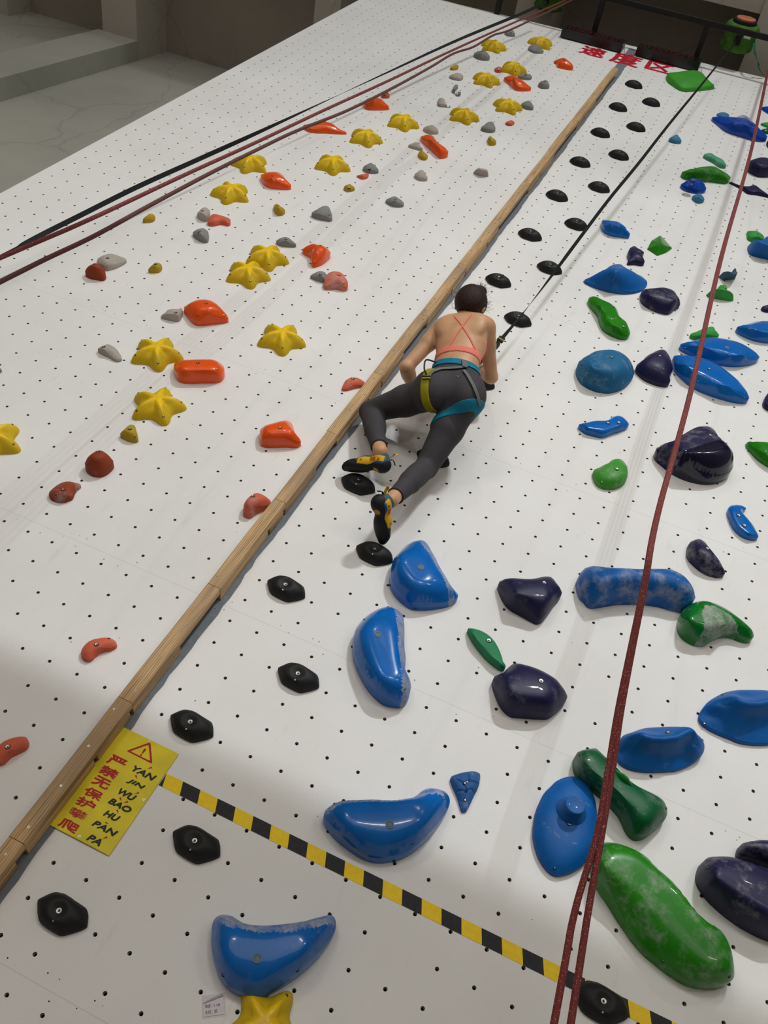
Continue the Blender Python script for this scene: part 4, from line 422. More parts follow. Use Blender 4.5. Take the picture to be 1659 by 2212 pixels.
{"k":"volume","m":"navy","l":"navy rounded boulder hold, upper of the two in the middle right","c":[0.458,1.583],"o":[[-147,-15],[-149,1],[-138,12],[-128,19],[-119,26],[-109,31],[-97,36],[-84,40],[-71,44],[-57,49],[-42,57],[-28,69],[-14,83],[-3,98],[8,110],[19,120],[30,128],[41,133],[51,136],[60,136],[70,129],[80,120],[90,108],[100,98],[111,91],[121,81],[122,63],[118,45],[112,26],[108,8],[105,-11],[102,-30],[98,-48],[94,-66],[90,-84],[85,-101],[77,-115],[65,-124],[52,-123],[38,-121],[24,-119],[11,-116],[-3,-114],[-17,-112],[-31,-111],[-44,-109],[-58,-106],[-71,-100],[-84,-92],[-96,-81],[-107,-70],[-118,-57],[-128,-44],[-138,-30]],"cr":[[-51,-96],[39,-46]],"H":0.12,"e":0.012,"p":"dome","chalk":0.15,"big":1,"b":[[34,19]],"s":[[-130,-30]]},
{"k":"volume","m":"blue_matte","l":"wide blue bench-like volume with chalked lower lip, behind the rope","c":[0.875,1.852],"o":[[-252,-86],[-253,-54],[-244,-23],[-235,0],[-218,0],[-198,-2],[-175,0],[-152,8],[-129,21],[-106,33],[-83,44],[-60,54],[-36,68],[-14,85],[9,101],[31,114],[54,128],[76,145],[98,161],[117,170],[132,166],[150,154],[172,150],[189,149],[204,142],[217,125],[230,106],[245,91],[258,71],[253,42],[238,14],[220,-9],[197,-16],[175,-21],[152,-23],[129,-26],[106,-32],[83,-40],[61,-48],[38,-58],[16,-69],[-6,-81],[-28,-93],[-50,-107],[-71,-122],[-91,-139],[-111,-156],[-132,-172],[-152,-187],[-174,-189],[-192,-173],[-214,-163],[-230,-141],[-242,-115]],"cr":[[-163,-294],[-84,-226],[8,-176],[103,-147],[157,-146]],"H":0.2,"e":0.012,"p":"dome","chalk":0.5,"big":1,"shelf":1,"b":[[-12,-97]],"s":[[-171,-225],[219,-25]],"lp":[[[-186,-312],[-143,-266],[-108,-209],[-50,-162],[25,-126],[105,-116],[174,-123]],0.055,0.06,0.02]},
{"k":"volume","m":"green_mid","l":"green and chalk-grey curved hold under the blue bench volume","c":[1.239,1.824],"o":[[-148,-65],[-150,-44],[-150,-22],[-146,1],[-138,22],[-129,41],[-119,59],[-108,74],[-96,84],[-83,92],[-69,98],[-56,101],[-43,100],[-30,100],[-15,100],[-1,101],[13,100],[27,97],[41,94],[54,89],[67,83],[81,77],[94,70],[107,63],[120,56],[133,49],[144,45],[153,41],[163,36],[171,25],[168,7],[155,-7],[140,-13],[124,-16],[109,-16],[94,-15],[79,-19],[63,-25],[48,-34],[34,-46],[20,-61],[8,-77],[-4,-94],[-14,-112],[-27,-126],[-42,-134],[-57,-138],[-72,-138],[-87,-137],[-101,-133],[-115,-127],[-127,-117],[-137,-103],[-144,-85]],"cr":[[-114,-101],[-40,-51],[51,-77]],"H":0.12,"e":0.012,"p":"dome","chalk":0.25,"big":1,"s":[[-42,-126],[142,-13]],"mt":[[-83,-53],[-76,9],[-37,30],[33,20],[106,-17],[118,-94],[63,-105],[-15,-174],[-80,-227],[-56,-123]]},
{"k":"volume","m":"blue_matte","l":"large blue oval volume with a crescent ledge, cut by the right edge","c":[1.457,1.435],"o":[[-202,-122],[-205,-100],[-201,-75],[-194,-51],[-182,-29],[-169,-9],[-155,10],[-141,30],[-125,47],[-109,62],[-92,75],[-75,87],[-57,97],[-38,106],[-20,116],[-1,124],[18,132],[37,139],[56,147],[75,155],[93,162],[111,167],[128,169],[143,167],[157,162],[169,154],[178,141],[183,123],[186,102],[187,80],[185,57],[180,32],[171,8],[158,-14],[144,-35],[128,-54],[112,-70],[95,-85],[77,-99],[59,-111],[41,-120],[23,-129],[5,-136],[-14,-143],[-32,-148],[-50,-150],[-68,-149],[-85,-149],[-104,-150],[-121,-150],[-139,-149],[-157,-147],[-173,-142],[-189,-135]],"cr":[[-100,-66],[-29,-37],[52,21]],"H":0.09,"e":0.012,"p":"dome","chalk":0.1,"big":1,"shelf":1,"s":[[-182,-136],[-145,-3]],"lp":[[[-100,-60],[-72,-60],[-25,-39],[21,-3],[67,35]],0.055,0.05,0.014]},
{"k":"volume","m":"blue_matte","l":"blue oval volume with a crescent ledge, right beside the red ropes","c":[1.133,1.1],"o":[[-141,-120],[-149,-106],[-153,-90],[-156,-72],[-158,-53],[-155,-34],[-146,-18],[-135,-7],[-123,5],[-111,20],[-99,34],[-87,46],[-74,57],[-60,66],[-46,74],[-31,82],[-16,90],[-1,97],[13,103],[28,109],[42,114],[57,117],[71,119],[85,121],[99,122],[112,121],[125,118],[136,114],[146,110],[152,101],[156,86],[157,68],[154,49],[146,31],[136,14],[125,-2],[113,-17],[101,-31],[88,-44],[75,-56],[61,-65],[46,-74],[32,-83],[17,-91],[3,-99],[-12,-107],[-27,-114],[-41,-120],[-56,-125],[-71,-130],[-86,-133],[-101,-134],[-115,-133],[-129,-129]],"cr":[[-91,-62],[-18,-36],[56,28]],"H":0.09,"e":0.012,"p":"dome","chalk":0.15,"big":1,"shelf":1,"b":[[-7,10]],"s":[[140,101]],"lp":[[[-95,-59],[-65,-56],[-21,-37],[28,-3],[68,49]],0.05,0.045,0.014]},
{"k":"volume","m":"green_dark","l":"dark green bone-shaped volume with a chalked waist behind the ropes","c":[1.023,0.843],"o":[[-185,44],[-189,66],[-178,83],[-163,96],[-148,110],[-136,123],[-125,129],[-116,123],[-104,110],[-86,100],[-67,93],[-51,87],[-36,80],[-21,71],[-5,61],[12,50],[31,42],[51,38],[71,38],[89,39],[107,40],[124,40],[140,40],[153,36],[163,29],[172,18],[177,3],[178,-16],[174,-37],[164,-57],[153,-77],[142,-96],[131,-114],[117,-130],[101,-141],[84,-144],[69,-138],[56,-127],[45,-114],[34,-99],[22,-86],[8,-76],[-7,-67],[-23,-58],[-39,-51],[-55,-44],[-72,-38],[-89,-33],[-107,-29],[-123,-23],[-140,-16],[-155,-6],[-169,7],[-179,24]],"cr":[[-150,6],[-49,-53],[67,-82]],"H":0.12,"e":0.012,"p":"dome","chalk":0.3,"big":1,"s":[[98,-131],[162,-7],[-177,41]]},
{"k":"climbing_hold","m":"green_light","l":"small light green half-disc fixed on the dark green volume","c":[1.01,0.851],"o":[[-31,21],[-27,16],[-23,13],[-17,12],[-12,11],[-6,10],[-1,8],[4,6],[9,4],[13,2],[18,-1],[22,-5],[26,-8],[30,-10],[35,-13],[32,-17],[26,-16],[20,-15],[13,-14],[8,-12],[2,-10],[-4,-8],[-10,-6],[-15,-3],[-21,1],[-25,5],[-30,10],[-33,16]],"cr":[[-12,-33]],"H":0.07,"e":0.006,"p":"dome","base":0.095},
{"k":"volume","m":"blue_matte","l":"upright blue oval volume with a round horn sticking out","c":[0.875,0.639],"o":[[-102,-73],[-106,-56],[-109,-37],[-112,-19],[-113,1],[-113,20],[-111,40],[-109,60],[-105,80],[-97,99],[-89,118],[-81,137],[-70,153],[-57,168],[-43,180],[-28,189],[-12,195],[2,196],[17,192],[30,185],[42,174],[54,162],[65,150],[74,135],[81,119],[87,101],[93,84],[98,66],[103,49],[107,31],[109,13],[110,-5],[110,-24],[110,-43],[108,-61],[104,-80],[99,-98],[91,-115],[82,-132],[71,-147],[59,-161],[45,-173],[31,-184],[16,-191],[0,-192],[-15,-188],[-28,-181],[-41,-172],[-53,-161],[-64,-149],[-73,-136],[-82,-122],[-90,-107],[-97,-91]],"cr":[[0,-31]],"H":0.07,"e":0.012,"p":"dome","chalk":0.15,"big":1,"b":[[2,-21]],"s":[[-7,179],[1,-179]],"kn":[-3,23,36,130]},
{"k":"volume","m":"green","l":"huge glossy green leaf-shaped volume at lower right","c":[1.244,0.463],"o":[[-249,59],[-255,88],[-255,118],[-244,146],[-223,161],[-201,168],[-178,172],[-154,172],[-129,170],[-104,167],[-82,163],[-67,150],[-46,131],[-18,122],[3,114],[20,101],[38,86],[56,69],[76,55],[98,43],[126,33],[157,36],[180,39],[197,31],[212,17],[223,0],[233,-19],[240,-40],[247,-61],[252,-80],[249,-103],[230,-124],[206,-139],[181,-150],[156,-159],[131,-164],[107,-164],[84,-162],[61,-157],[39,-152],[17,-145],[-6,-139],[-28,-131],[-48,-120],[-68,-108],[-87,-94],[-106,-80],[-125,-65],[-144,-49],[-162,-33],[-182,-18],[-202,-4],[-220,14],[-236,35]],"cr":[[-216,41],[-135,64],[-52,48],[20,22],[92,-40],[149,-84]],"H":0.13,"e":0.012,"p":"dome","chalk":0.4,"big":1,"s":[[-144,-56],[29,-145],[225,-112],[169,35],[-74,160]]},
{"k":"volume","m":"navy","l":"large navy boulder volume at the lower right edge, front one","c":[1.53,0.682],"o":[[-187,-13],[-186,8],[-182,30],[-170,49],[-154,63],[-137,72],[-121,82],[-104,90],[-87,94],[-69,97],[-52,99],[-33,102],[-14,104],[5,106],[24,108],[44,113],[65,121],[85,133],[102,140],[115,140],[123,132],[130,118],[135,101],[139,84],[143,66],[146,47],[149,29],[149,10],[149,-10],[147,-29],[147,-48],[148,-65],[142,-83],[127,-100],[111,-112],[93,-120],[76,-121],[58,-123],[41,-124],[24,-123],[7,-122],[-10,-120],[-26,-118],[-42,-114],[-58,-110],[-74,-106],[-90,-100],[-105,-94],[-120,-88],[-135,-80],[-149,-71],[-162,-60],[-174,-48],[-183,-32]],"cr":[[-150,-55],[-71,-57],[33,-67]],"H":0.14,"e":0.012,"p":"dome","chalk":0.3,"big":1,"s":[[-179,-14]]},
{"k":"volume","m":"navy","l":"chalk-scratched navy volume behind the front navy boulder","c":[1.571,0.862],"o":[[-105,-41],[-104,-30],[-101,-18],[-94,-9],[-84,-3],[-75,2],[-68,10],[-60,17],[-51,22],[-43,26],[-34,30],[-24,35],[-15,41],[-6,44],[3,46],[13,50],[23,55],[32,60],[41,63],[50,66],[59,68],[66,68],[71,67],[74,63],[77,58],[81,51],[84,43],[86,34],[86,25],[87,16],[90,8],[89,-2],[84,-12],[76,-21],[67,-28],[58,-34],[49,-39],[39,-41],[30,-42],[21,-42],[12,-43],[3,-44],[-7,-45],[-16,-46],[-25,-47],[-34,-48],[-44,-50],[-53,-51],[-62,-53],[-72,-55],[-81,-56],[-90,-58],[-99,-57],[-105,-51]],"cr":[[-89,-82],[-16,-64]],"H":0.12,"e":0.012,"p":"dome","chalk":0.4,"big":1},
{"k":"volume","m":"blue","l":"large glossy blue crescent volume above the hazard tape, beside a small cracked hold","c":[0.302,0.358],"o":[[-210,-91],[-213,-71],[-207,-53],[-197,-36],[-186,-24],[-171,-15],[-154,-5],[-136,4],[-118,14],[-99,25],[-81,35],[-62,42],[-42,49],[-21,57],[0,69],[19,83],[37,101],[52,124],[60,147],[71,164],[85,176],[102,184],[119,188],[135,190],[150,184],[164,170],[170,150],[170,127],[167,105],[162,83],[158,61],[152,39],[146,18],[139,-3],[131,-23],[122,-43],[112,-61],[99,-78],[86,-94],[71,-108],[54,-120],[37,-132],[19,-140],[0,-146],[-20,-149],[-40,-150],[-60,-148],[-80,-145],[-100,-141],[-120,-137],[-139,-131],[-159,-124],[-178,-115],[-196,-105]],"cr":[[-101,-88],[-17,-45],[62,13]],"H":0.13,"e":0.012,"p":"dome","big":1,"cap":1,"b":[[13,-55]],"s":[[-70,-147],[103,-57],[145,144],[-191,-47]],"mt":[[-196,-90],[-161,-53],[-96,-14],[-19,25],[22,53],[65,94],[113,137],[154,152],[111,172],[51,129],[17,80],[-60,38],[-176,-21],[-206,-70]]},
{"k":"volume","m":"blue","l":"large glossy blue crescent volume at the bottom, below the hazard tape","c":[0.13,-0.182],"o":[[-172,-58],[-181,-41],[-190,-24],[-195,-7],[-192,10],[-181,21],[-166,27],[-149,31],[-130,28],[-107,26],[-83,31],[-62,39],[-43,48],[-24,58],[-6,68],[12,79],[30,90],[47,102],[64,115],[79,130],[94,144],[109,157],[122,168],[138,170],[152,158],[159,141],[160,121],[158,102],[154,82],[150,64],[145,45],[138,27],[131,9],[123,-8],[115,-25],[105,-41],[95,-57],[85,-73],[74,-88],[63,-103],[52,-118],[39,-131],[23,-142],[4,-145],[-15,-147],[-34,-149],[-54,-148],[-73,-143],[-90,-136],[-107,-126],[-122,-114],[-136,-102],[-149,-88],[-161,-74]],"cr":[[-67,-60],[10,-30],[75,23]],"H":0.13,"e":0.012,"p":"dome","chalk":0.1,"big":1,"cap":1,"b":[[-7,-66]],"s":[[-83,-133],[109,-28]],"mt":[[-173,-16],[-121,-21],[-38,1],[51,44],[106,91],[156,150],[105,156],[14,82],[-72,32],[-162,19]]},
{"k":"volume","m":"blue","l":"glossy blue rounded volume right below the climber feet, upper of two","c":[-0.008,1.444],"o":[[-115,-87],[-125,-67],[-132,-45],[-138,-22],[-143,0],[-145,24],[-143,45],[-139,66],[-136,87],[-133,109],[-129,130],[-122,148],[-113,163],[-101,176],[-90,188],[-77,195],[-65,198],[-52,194],[-38,182],[-24,166],[-9,150],[7,135],[22,119],[36,102],[51,85],[66,69],[81,53],[96,39],[112,26],[127,11],[142,-3],[158,-12],[173,-16],[183,-29],[180,-49],[171,-66],[159,-81],[146,-94],[132,-106],[118,-118],[104,-129],[89,-139],[74,-149],[59,-157],[43,-164],[27,-170],[10,-171],[-7,-167],[-24,-161],[-41,-154],[-58,-145],[-74,-134],[-89,-121],[-103,-106]],"cr":[[-52,-35],[10,-81]],"H":0.13,"e":0.012,"p":"dome","big":1,"cap":1,"b":[[-5,-40]],"s":[[38,-166],[-106,-124]],"mt":[[-75,148],[-55,111],[-10,78],[59,14],[123,-50],[194,-116],[218,-103],[126,-9],[27,99],[-35,160]]},
{"k":"volume","m":"blue","l":"glossy blue half-moon volume standing upright, lower of two below the climber","c":[0.008,0.991],"o":[[-129,-24],[-138,-2],[-145,20],[-149,44],[-149,67],[-147,90],[-144,111],[-138,132],[-131,152],[-122,172],[-112,189],[-100,203],[-86,215],[-72,223],[-56,226],[-40,225],[-23,222],[-8,214],[4,196],[15,174],[26,151],[35,129],[44,106],[53,83],[62,61],[72,40],[84,19],[93,-2],[101,-25],[111,-49],[127,-64],[140,-77],[152,-92],[161,-112],[165,-133],[166,-155],[161,-175],[146,-187],[129,-194],[111,-200],[93,-202],[74,-200],[56,-195],[37,-188],[20,-179],[2,-169],[-15,-157],[-31,-144],[-47,-130],[-63,-115],[-78,-100],[-92,-83],[-106,-65],[-118,-45]],"cr":[[-33,17],[34,-89],[67,-136]],"H":0.13,"e":0.012,"p":"dome","big":1,"cap":1,"b":[[-40,4]],"s":[[-130,82],[-34,-146],[145,-155],[-73,195]],"mt":[[-46,196],[-15,140],[29,48],[70,-40],[114,-122],[145,-177],[174,-230],[203,-200],[145,-74],[58,90],[4,204]]},
{"k":"climbing_hold","m":"green_teal","l":"matt green willow-leaf hold between the two navy boulders","c":[0.373,1.232],"o":[[-103,44],[-102,53],[-95,54],[-88,55],[-81,58],[-73,60],[-64,62],[-55,64],[-47,65],[-38,65],[-30,64],[-21,62],[-12,60],[-4,57],[4,52],[12,47],[20,42],[27,35],[34,28],[41,20],[48,12],[54,5],[60,-4],[66,-13],[72,-21],[77,-31],[82,-41],[88,-49],[96,-54],[100,-61],[96,-70],[88,-74],[79,-74],[70,-72],[61,-69],[52,-66],[43,-63],[34,-60],[25,-56],[17,-52],[8,-48],[0,-43],[-9,-37],[-17,-32],[-25,-26],[-33,-21],[-42,-14],[-50,-8],[-58,-1],[-66,5],[-73,12],[-81,19],[-89,27],[-96,34]],"cr":[[-77,7],[5,-29],[85,-89]],"H":0.05,"e":0.01,"p":"dome","big":1,"b":[[-3,12]]},
{"k":"volume","m":"navy","l":"navy rounded boulder hold with white scuffs, lower of the two in the middle right","c":[0.593,1.103],"o":[[-147,-21],[-147,-5],[-136,6],[-125,19],[-118,36],[-112,56],[-106,74],[-99,89],[-91,98],[-79,99],[-65,102],[-51,104],[-37,106],[-23,107],[-8,107],[6,106],[20,105],[34,103],[49,101],[63,98],[76,96],[88,93],[100,87],[111,78],[122,68],[133,61],[143,54],[148,40],[146,22],[141,4],[135,-13],[128,-30],[120,-46],[112,-62],[101,-74],[88,-82],[74,-88],[60,-95],[46,-101],[32,-107],[18,-113],[4,-119],[-10,-125],[-24,-130],[-38,-131],[-52,-127],[-65,-121],[-78,-112],[-89,-102],[-100,-90],[-110,-77],[-120,-64],[-130,-50],[-139,-36]],"cr":[[-61,-79],[31,-42]],"H":0.12,"e":0.012,"p":"dome","chalk":0.2,"big":1,"b":[[27,1]],"s":[[-121,-30]]},
{"k":"climbing_hold","m":"denim","l":"small dusty blue triangular hold with cracked pattern","c":[0.503,0.607],"o":[[-64,10],[-63,18],[-59,24],[-53,30],[-48,36],[-42,41],[-36,47],[-30,52],[-24,57],[-17,62],[-11,66],[-4,71],[2,74],[9,77],[15,78],[21,78],[27,77],[31,72],[34,64],[36,56],[37,47],[39,39],[40,30],[40,22],[40,13],[39,5],[38,-4],[37,-12],[37,-21],[36,-29],[36,-38],[35,-46],[35,-54],[34,-63],[33,-71],[32,-79],[27,-84],[21,-89],[14,-86],[9,-80],[5,-74],[0,-68],[-4,-62],[-9,-55],[-14,-49],[-19,-43],[-24,-37],[-29,-32],[-35,-26],[-40,-21],[-46,-15],[-51,-9],[-56,-3],[-61,3]],"cr":[[-5,4]],"H":0.035,"e":0.007,"p":"dome","chalk":0.3,"big":1,"cracks":1,"b":[[-5,9]],"s":[[13,-52]]},
{"k":"volume","m":"green_light2","l":"big plain green leaf-shaped hold under the right end of the red lettering","c":[-0.011,9.028],"o":[[-252,18],[-216,48],[-180,92],[-147,153],[-114,213],[-79,266],[-43,308],[-5,340],[34,354],[70,330],[103,249],[139,151],[183,64],[226,33],[257,22],[231,-33],[194,-82],[158,-133],[122,-182],[85,-229],[48,-269],[10,-308],[-30,-329],[-73,-314],[-116,-275],[-160,-228],[-204,-175],[-243,-82]],"cr":[[-88,-133],[32,32]],"H":0.08,"e":0.006,"p":"dome","s":[[0,226]]}]
BLACK = {"o":[[-87,1],[-89,6],[-86,11],[-83,16],[-79,21],[-75,27],[-71,32],[-67,37],[-62,42],[-57,46],[-51,49],[-44,51],[-37,52],[-29,54],[-22,55],[-14,54],[-6,54],[3,53],[11,52],[19,51],[28,51],[36,50],[44,50],[52,49],[60,48],[67,43],[72,38],[77,32],[81,25],[85,19],[88,13],[91,6],[88,0],[84,-6],[80,-11],[75,-16],[70,-21],[65,-26],[59,-31],[54,-36],[49,-40],[43,-45],[37,-48],[29,-50],[21,-50],[13,-50],[5,-50],[-4,-49],[-12,-49],[-20,-48],[-28,-47],[-36,-46],[-44,-43],[-51,-40],[-57,-34],[-63,-29],[-68,-23],[-73,-17],[-78,-11],[-83,-5]],"cr":[[0,8]]}
BLACK_AT = [[9,1],[-4,-3],[-2,0],[-4,3],[-2,6],[-4,9],[-2,12],[-4,15],[-2,18],[-4,21],[-2,24],[-2,30],[-4,33],[-2,36],[-4,39],[-2,42],[-4,45],[-2,48],[-4,51],[-2,54],[-4,57],[-2,60],[-4,63],[-2,66],[-4,69]]
STAR_AT = [[-21,37,-81],[-20,33,-76],[-15,28,-55],[-15,26,-52],[-11,22,-59],[-15,18,-52],[-13,15,-41],[-17,10,6],[-17,40,-61],[-17,45,-54],[-16,49,-59],[-13,53,-54],[-14,61,-51],[-11,57,-45],[-16,69,-50],[-13,65,7],[-13,73,-30]]
SIGN_CN = [[0.0637, -0.1246, 0.0659, 0.0364], [0.0633, -0.1688, 0.0649, 0.0322], [0.0634, -0.2118, 0.0622, 0.0334], [0.0637, -0.2578, 0.0652, 0.0306], [0.0633, -0.2974, 0.0654, 0.0306], [0.0624, -0.3389, 0.0621, 0.0293], [0.0617, -0.3843, 0.0678, 0.0319]]
SIGN_PY = [[0.1716, -0.1187, 0.0889, 0.021], [0.1699, -0.1653, 0.0652, 0.0178], [0.1663, -0.2108, 0.0628, 0.0209], [0.1682, -0.253, 0.083, 0.0198], [0.1658, -0.296, 0.0537, 0.0198], [0.171, -0.3412, 0.0893, 0.0193], [0.1654, -0.3884, 0.0494, 0.021]]
SIGN_AC = [[0.1772, -0.0925, 0.7, "r"], [0.1565, -0.1428, 2.4, "l"], [0.1915, -0.191, 0.7, "r"], [0.1572, -0.2348, 2.4, "l"], [0.1774, -0.2348, 0.7, "r"], [0.174, -0.2755, 2.4, "l"], [0.1651, -0.3234, 0, "bar"], [0.1894, -0.3669, 0.7, "r"]]
SIGN_TRI = [[0.0674, -0.0748], [0.123, -0.0072], [0.1773, -0.0758]]
CARD = [0.0177, -0.3831, 0.5672]
TOP_CN = [[-1.0989, 9.2131, 0.2533, 0.2949], [-0.7371, 9.2441, 0.2979, 0.3763], [-0.3785, 9.2718, 0.2632, 0.2952]]
ROPE_R1 = [[0.6745, 9.5996, 0.1341], [0.6795, 9.3009, 0.162], [0.7309, 6.2389, 0.4483], [0.7302, 3.9329, 0.6639], [0.7596, 2.2735, 0.8191], [0.759, 1.372, 0.9033], [0.7754, 0.981, 0.9399], [0.7843, 0.708, 0.9654], [0.7928, 0.4626, 0.9884], [0.8042, 0.2783, 1.0056], [0.8158, 0.0759, 1.0245], [0.809, -0.1257, 1.0434], [0.8207, -0.3499, 1.0643], [0.883, -1.5431, 1.1755]]
ROPE_R2 = [[0.688, 9.618, 0.1324], [0.6927, 9.3193, 0.1603], [0.7407, 6.2497, 0.4473], [0.74, 3.9415, 0.6631], [0.7668, 2.2788, 0.8186], [0.7649, 1.3758, 0.903], [0.782, 0.985, 0.9395], [0.7917, 0.7123, 0.965], [0.802, 0.4677, 0.9879], [0.815, 0.2841, 1.0051], [0.8268, 0.0817, 1.024], [0.835, -0.0938, 1.0404], [0.8511, -0.3353, 1.063], [0.9306, -1.5275, 1.1746]]
ROPE_L1 = [[-1.5871, 9.9755, 0.274], [-1.587, 9.6775, 0.3083], [-1.5859, 7.4476, 0.5648], [-1.572, 5.6162, 0.7754], [-1.5474, 4.3805, 0.9175], [-1.5384, 3.4226, 1.0276], [-1.523, 2.6302, 1.1188], [-1.5192, 2.0475, 1.1858], [-1.508, 1.3705, 1.2636], [-1.5172, 0.9356, 1.3137], [-1.5424, -0.2563, 1.451]]
ROPE_L2 = [[-1.5016, 9.6428, 0.3423], [-1.4977, 9.3448, 0.3766], [-1.4669, 7.006, 0.6456], [-1.4936, 6.4847, 0.7055], [-1.4621, 5.8572, 0.7777], [-1.486, 5.4481, 0.8247], [-1.4523, 4.8794, 0.8901], [-1.4208, 4.1698, 0.9717], [-1.4062, 3.446, 1.055], [-1.4298, 2.879, 1.1202], [-1.4245, 2.4548, 1.169], [-1.4148, 2.1039, 1.2093], [-1.4017, 1.8168, 1.2423], [-1.3876, 1.5585, 1.272], [-1.367, 1.2269, 1.3102], [-1.3669, 0.978, 1.3388], [-1.362, 0.7669, 1.3631], [-1.3343, -0.4249, 1.5003]]
STRAP_R = [[0.2688, 9.4531, 0.36], [0.1534, 7.8873, 0.35], [0.0579, 6.6719, 0.34], [-0.0069, 5.7911, 0.32], [-0.0694, 5.0769, 0.3], [-0.1183, 4.3996, 0.27], [-0.1525, 3.8816, 0.25], [-0.1895, 3.4295, 0.225], [-0.2251, 3.0917, 0.21], [-0.25, 2.8, 0.235], [-0.268, 2.5, 0.29]]
STRAP_L = [[-1.7667, 9.414, 0.3], [-1.8717, 8.913, 0.27], [-2.1249, 7.608, 0.26], [-2.3205, 6.3829, 0.25], [-2.4723, 5.4327, 0.24], [-2.6031, 4.6284, 0.23], [-2.7188, 3.9411, 0.225], [-2.8104, 3.3992, 0.22], [-2.8898, 2.92, 0.2], [-2.9586, 2.5406, 0.18], [-2.9934, 2.347, 0.17], [-3.1701, 1.364, 0.1192]]
TW_R = lambda t: float(np.interp(t,[0,.28,.54,.68,.83,1],[2.1,2.7,2.6,1.57,.2,0]))
TW_L = lambda t: float(np.interp(t,[0,.13,.34,.52,.76,.87,1],[0,.35,1.57,3.0,3.2,4.5,4.7]))
DRUM = [0.2738, 9.9427, 0.3]
DRUM2 = [-1.9042, 10.2185, 0.17]
TETHER = [[0.4231, 9.9654, 0.3], [0.4548, 9.8099, 0.27], [0.4834, 9.7276, 0.24], [0.5302, 9.7088, 0.19], [0.568, 9.7322, 0.14], [0.5725, 9.7661, 0.11], [0.6132, 9.7682, 0.07], [0.6597, 9.8084, 0.03]]
# ------------------------------------------------------------------ climbing holds
def curve_closed(pts, n, lin=False):
    P = np.array(pts, float); m = len(P); out = []
    for i in range(m):
        p0, p1, p2, p3 = P[i-1], P[i], P[(i+1) % m], P[(i+2) % m]
        for t in np.arange(8)/8:
            out.append(p1+(p2-p1)*t if lin else .5*((2*p1)+(p2-p0)*t+(2*p0-5*p1+4*p2-p3)*t*t+(-p0+3*p1-3*p2+p3)*t**3))
    oo = np.vstack([out, out[:1]]); d = np.r_[0, np.cumsum(np.linalg.norm(np.diff(oo, axis=0), axis=1))]
    s = np.arange(n)/n*d[-1]
    return np.c_[np.interp(s, d, oo[:, 0]), np.interp(s, d, oo[:, 1])]
def prof(s, kind):
    if kind == 'bell': return .25*(1-(1-s)**3)+.75*(s*s*(3-2*s))
    if kind == 'cone': return 1-(1-s)**1.15
    if kind == 'flat': return 1-(1-s)**4
    if kind == 'ledge': return .34*(1-(1-s)**2.2)**.62+.66*s**3.5
    return (1-(1-s)**2.2)**.62
def seg_near(p, poly):
    if len(poly) == 1: return np.repeat(poly[:1], len(p), 0), np.linalg.norm(p-poly[0], axis=1)
    best, bd = None, None
    for a, b in zip(poly[:-1], poly[1:]):
        ab = b-a; t = np.clip(((p-a) @ ab)/(ab @ ab+1e-12), 0, 1)[:, None]; c = a+ab*t; d = np.linalg.norm(p-c, axis=1)
        if best is None: best, bd = c, d
        else:
            m = d < bd; best = np.where(m[:, None], c, best); bd = np.where(m, d, bd)
    return best, bd
def inside(pts, poly):
    x, y = pts[:, 0], pts[:, 1]; r = np.zeros(len(pts), bool); j = len(poly)-1
    for i in range(len(poly)):
        xi, yi, xj, yj = *poly[i], *poly[j]
        c = ((yi > y) != (yj > y)) & (x < (xj-xi)*(y-yi)/(yj-yi+1e-12)+xi); r ^= c; j = i
    return r
def soft_edge(Q, bd):
    # smooth distance to the outline (no roof-like ridges): d = sqrt(2 / integral ds / r^3)
    nx = np.roll(bd, -1, 0)-bd; ds = np.linalg.norm(nx, axis=1); mid = bd+nx*.5; out = np.empty(len(Q))
    for i in range(0, len(Q), 2000):
        r2 = ((Q[i:i+2000, None, :]-mid[None])**2).sum(-1)+(ds[None]*.35)**2
        out[i:i+2000] = np.sqrt(2/((ds[None]/r2**1.5).sum(1)))
    return out
def hfield(Q, bd, crest, H, e, kind, shelf=False):
    size = np.ptp(bd, axis=0).max(); de = soft_edge(Q, bd); c, dc = seg_near(Q, crest); rho = size*.10; dc = np.sqrt(dc*dc+rho*rho)-rho
    t = np.clip(de/(de+dc*.8+1e-9), 0, 1); z = e+(H-e)*prof(t, kind)
    if shelf:
        w = np.clip((c[:, 1]-Q[:, 1])/(size*.10), 0, 1); w = w*w*(3-2*w); z = z*(1-w)+w*(e+(H-e)*prof(t, 'ledge'))
    return z
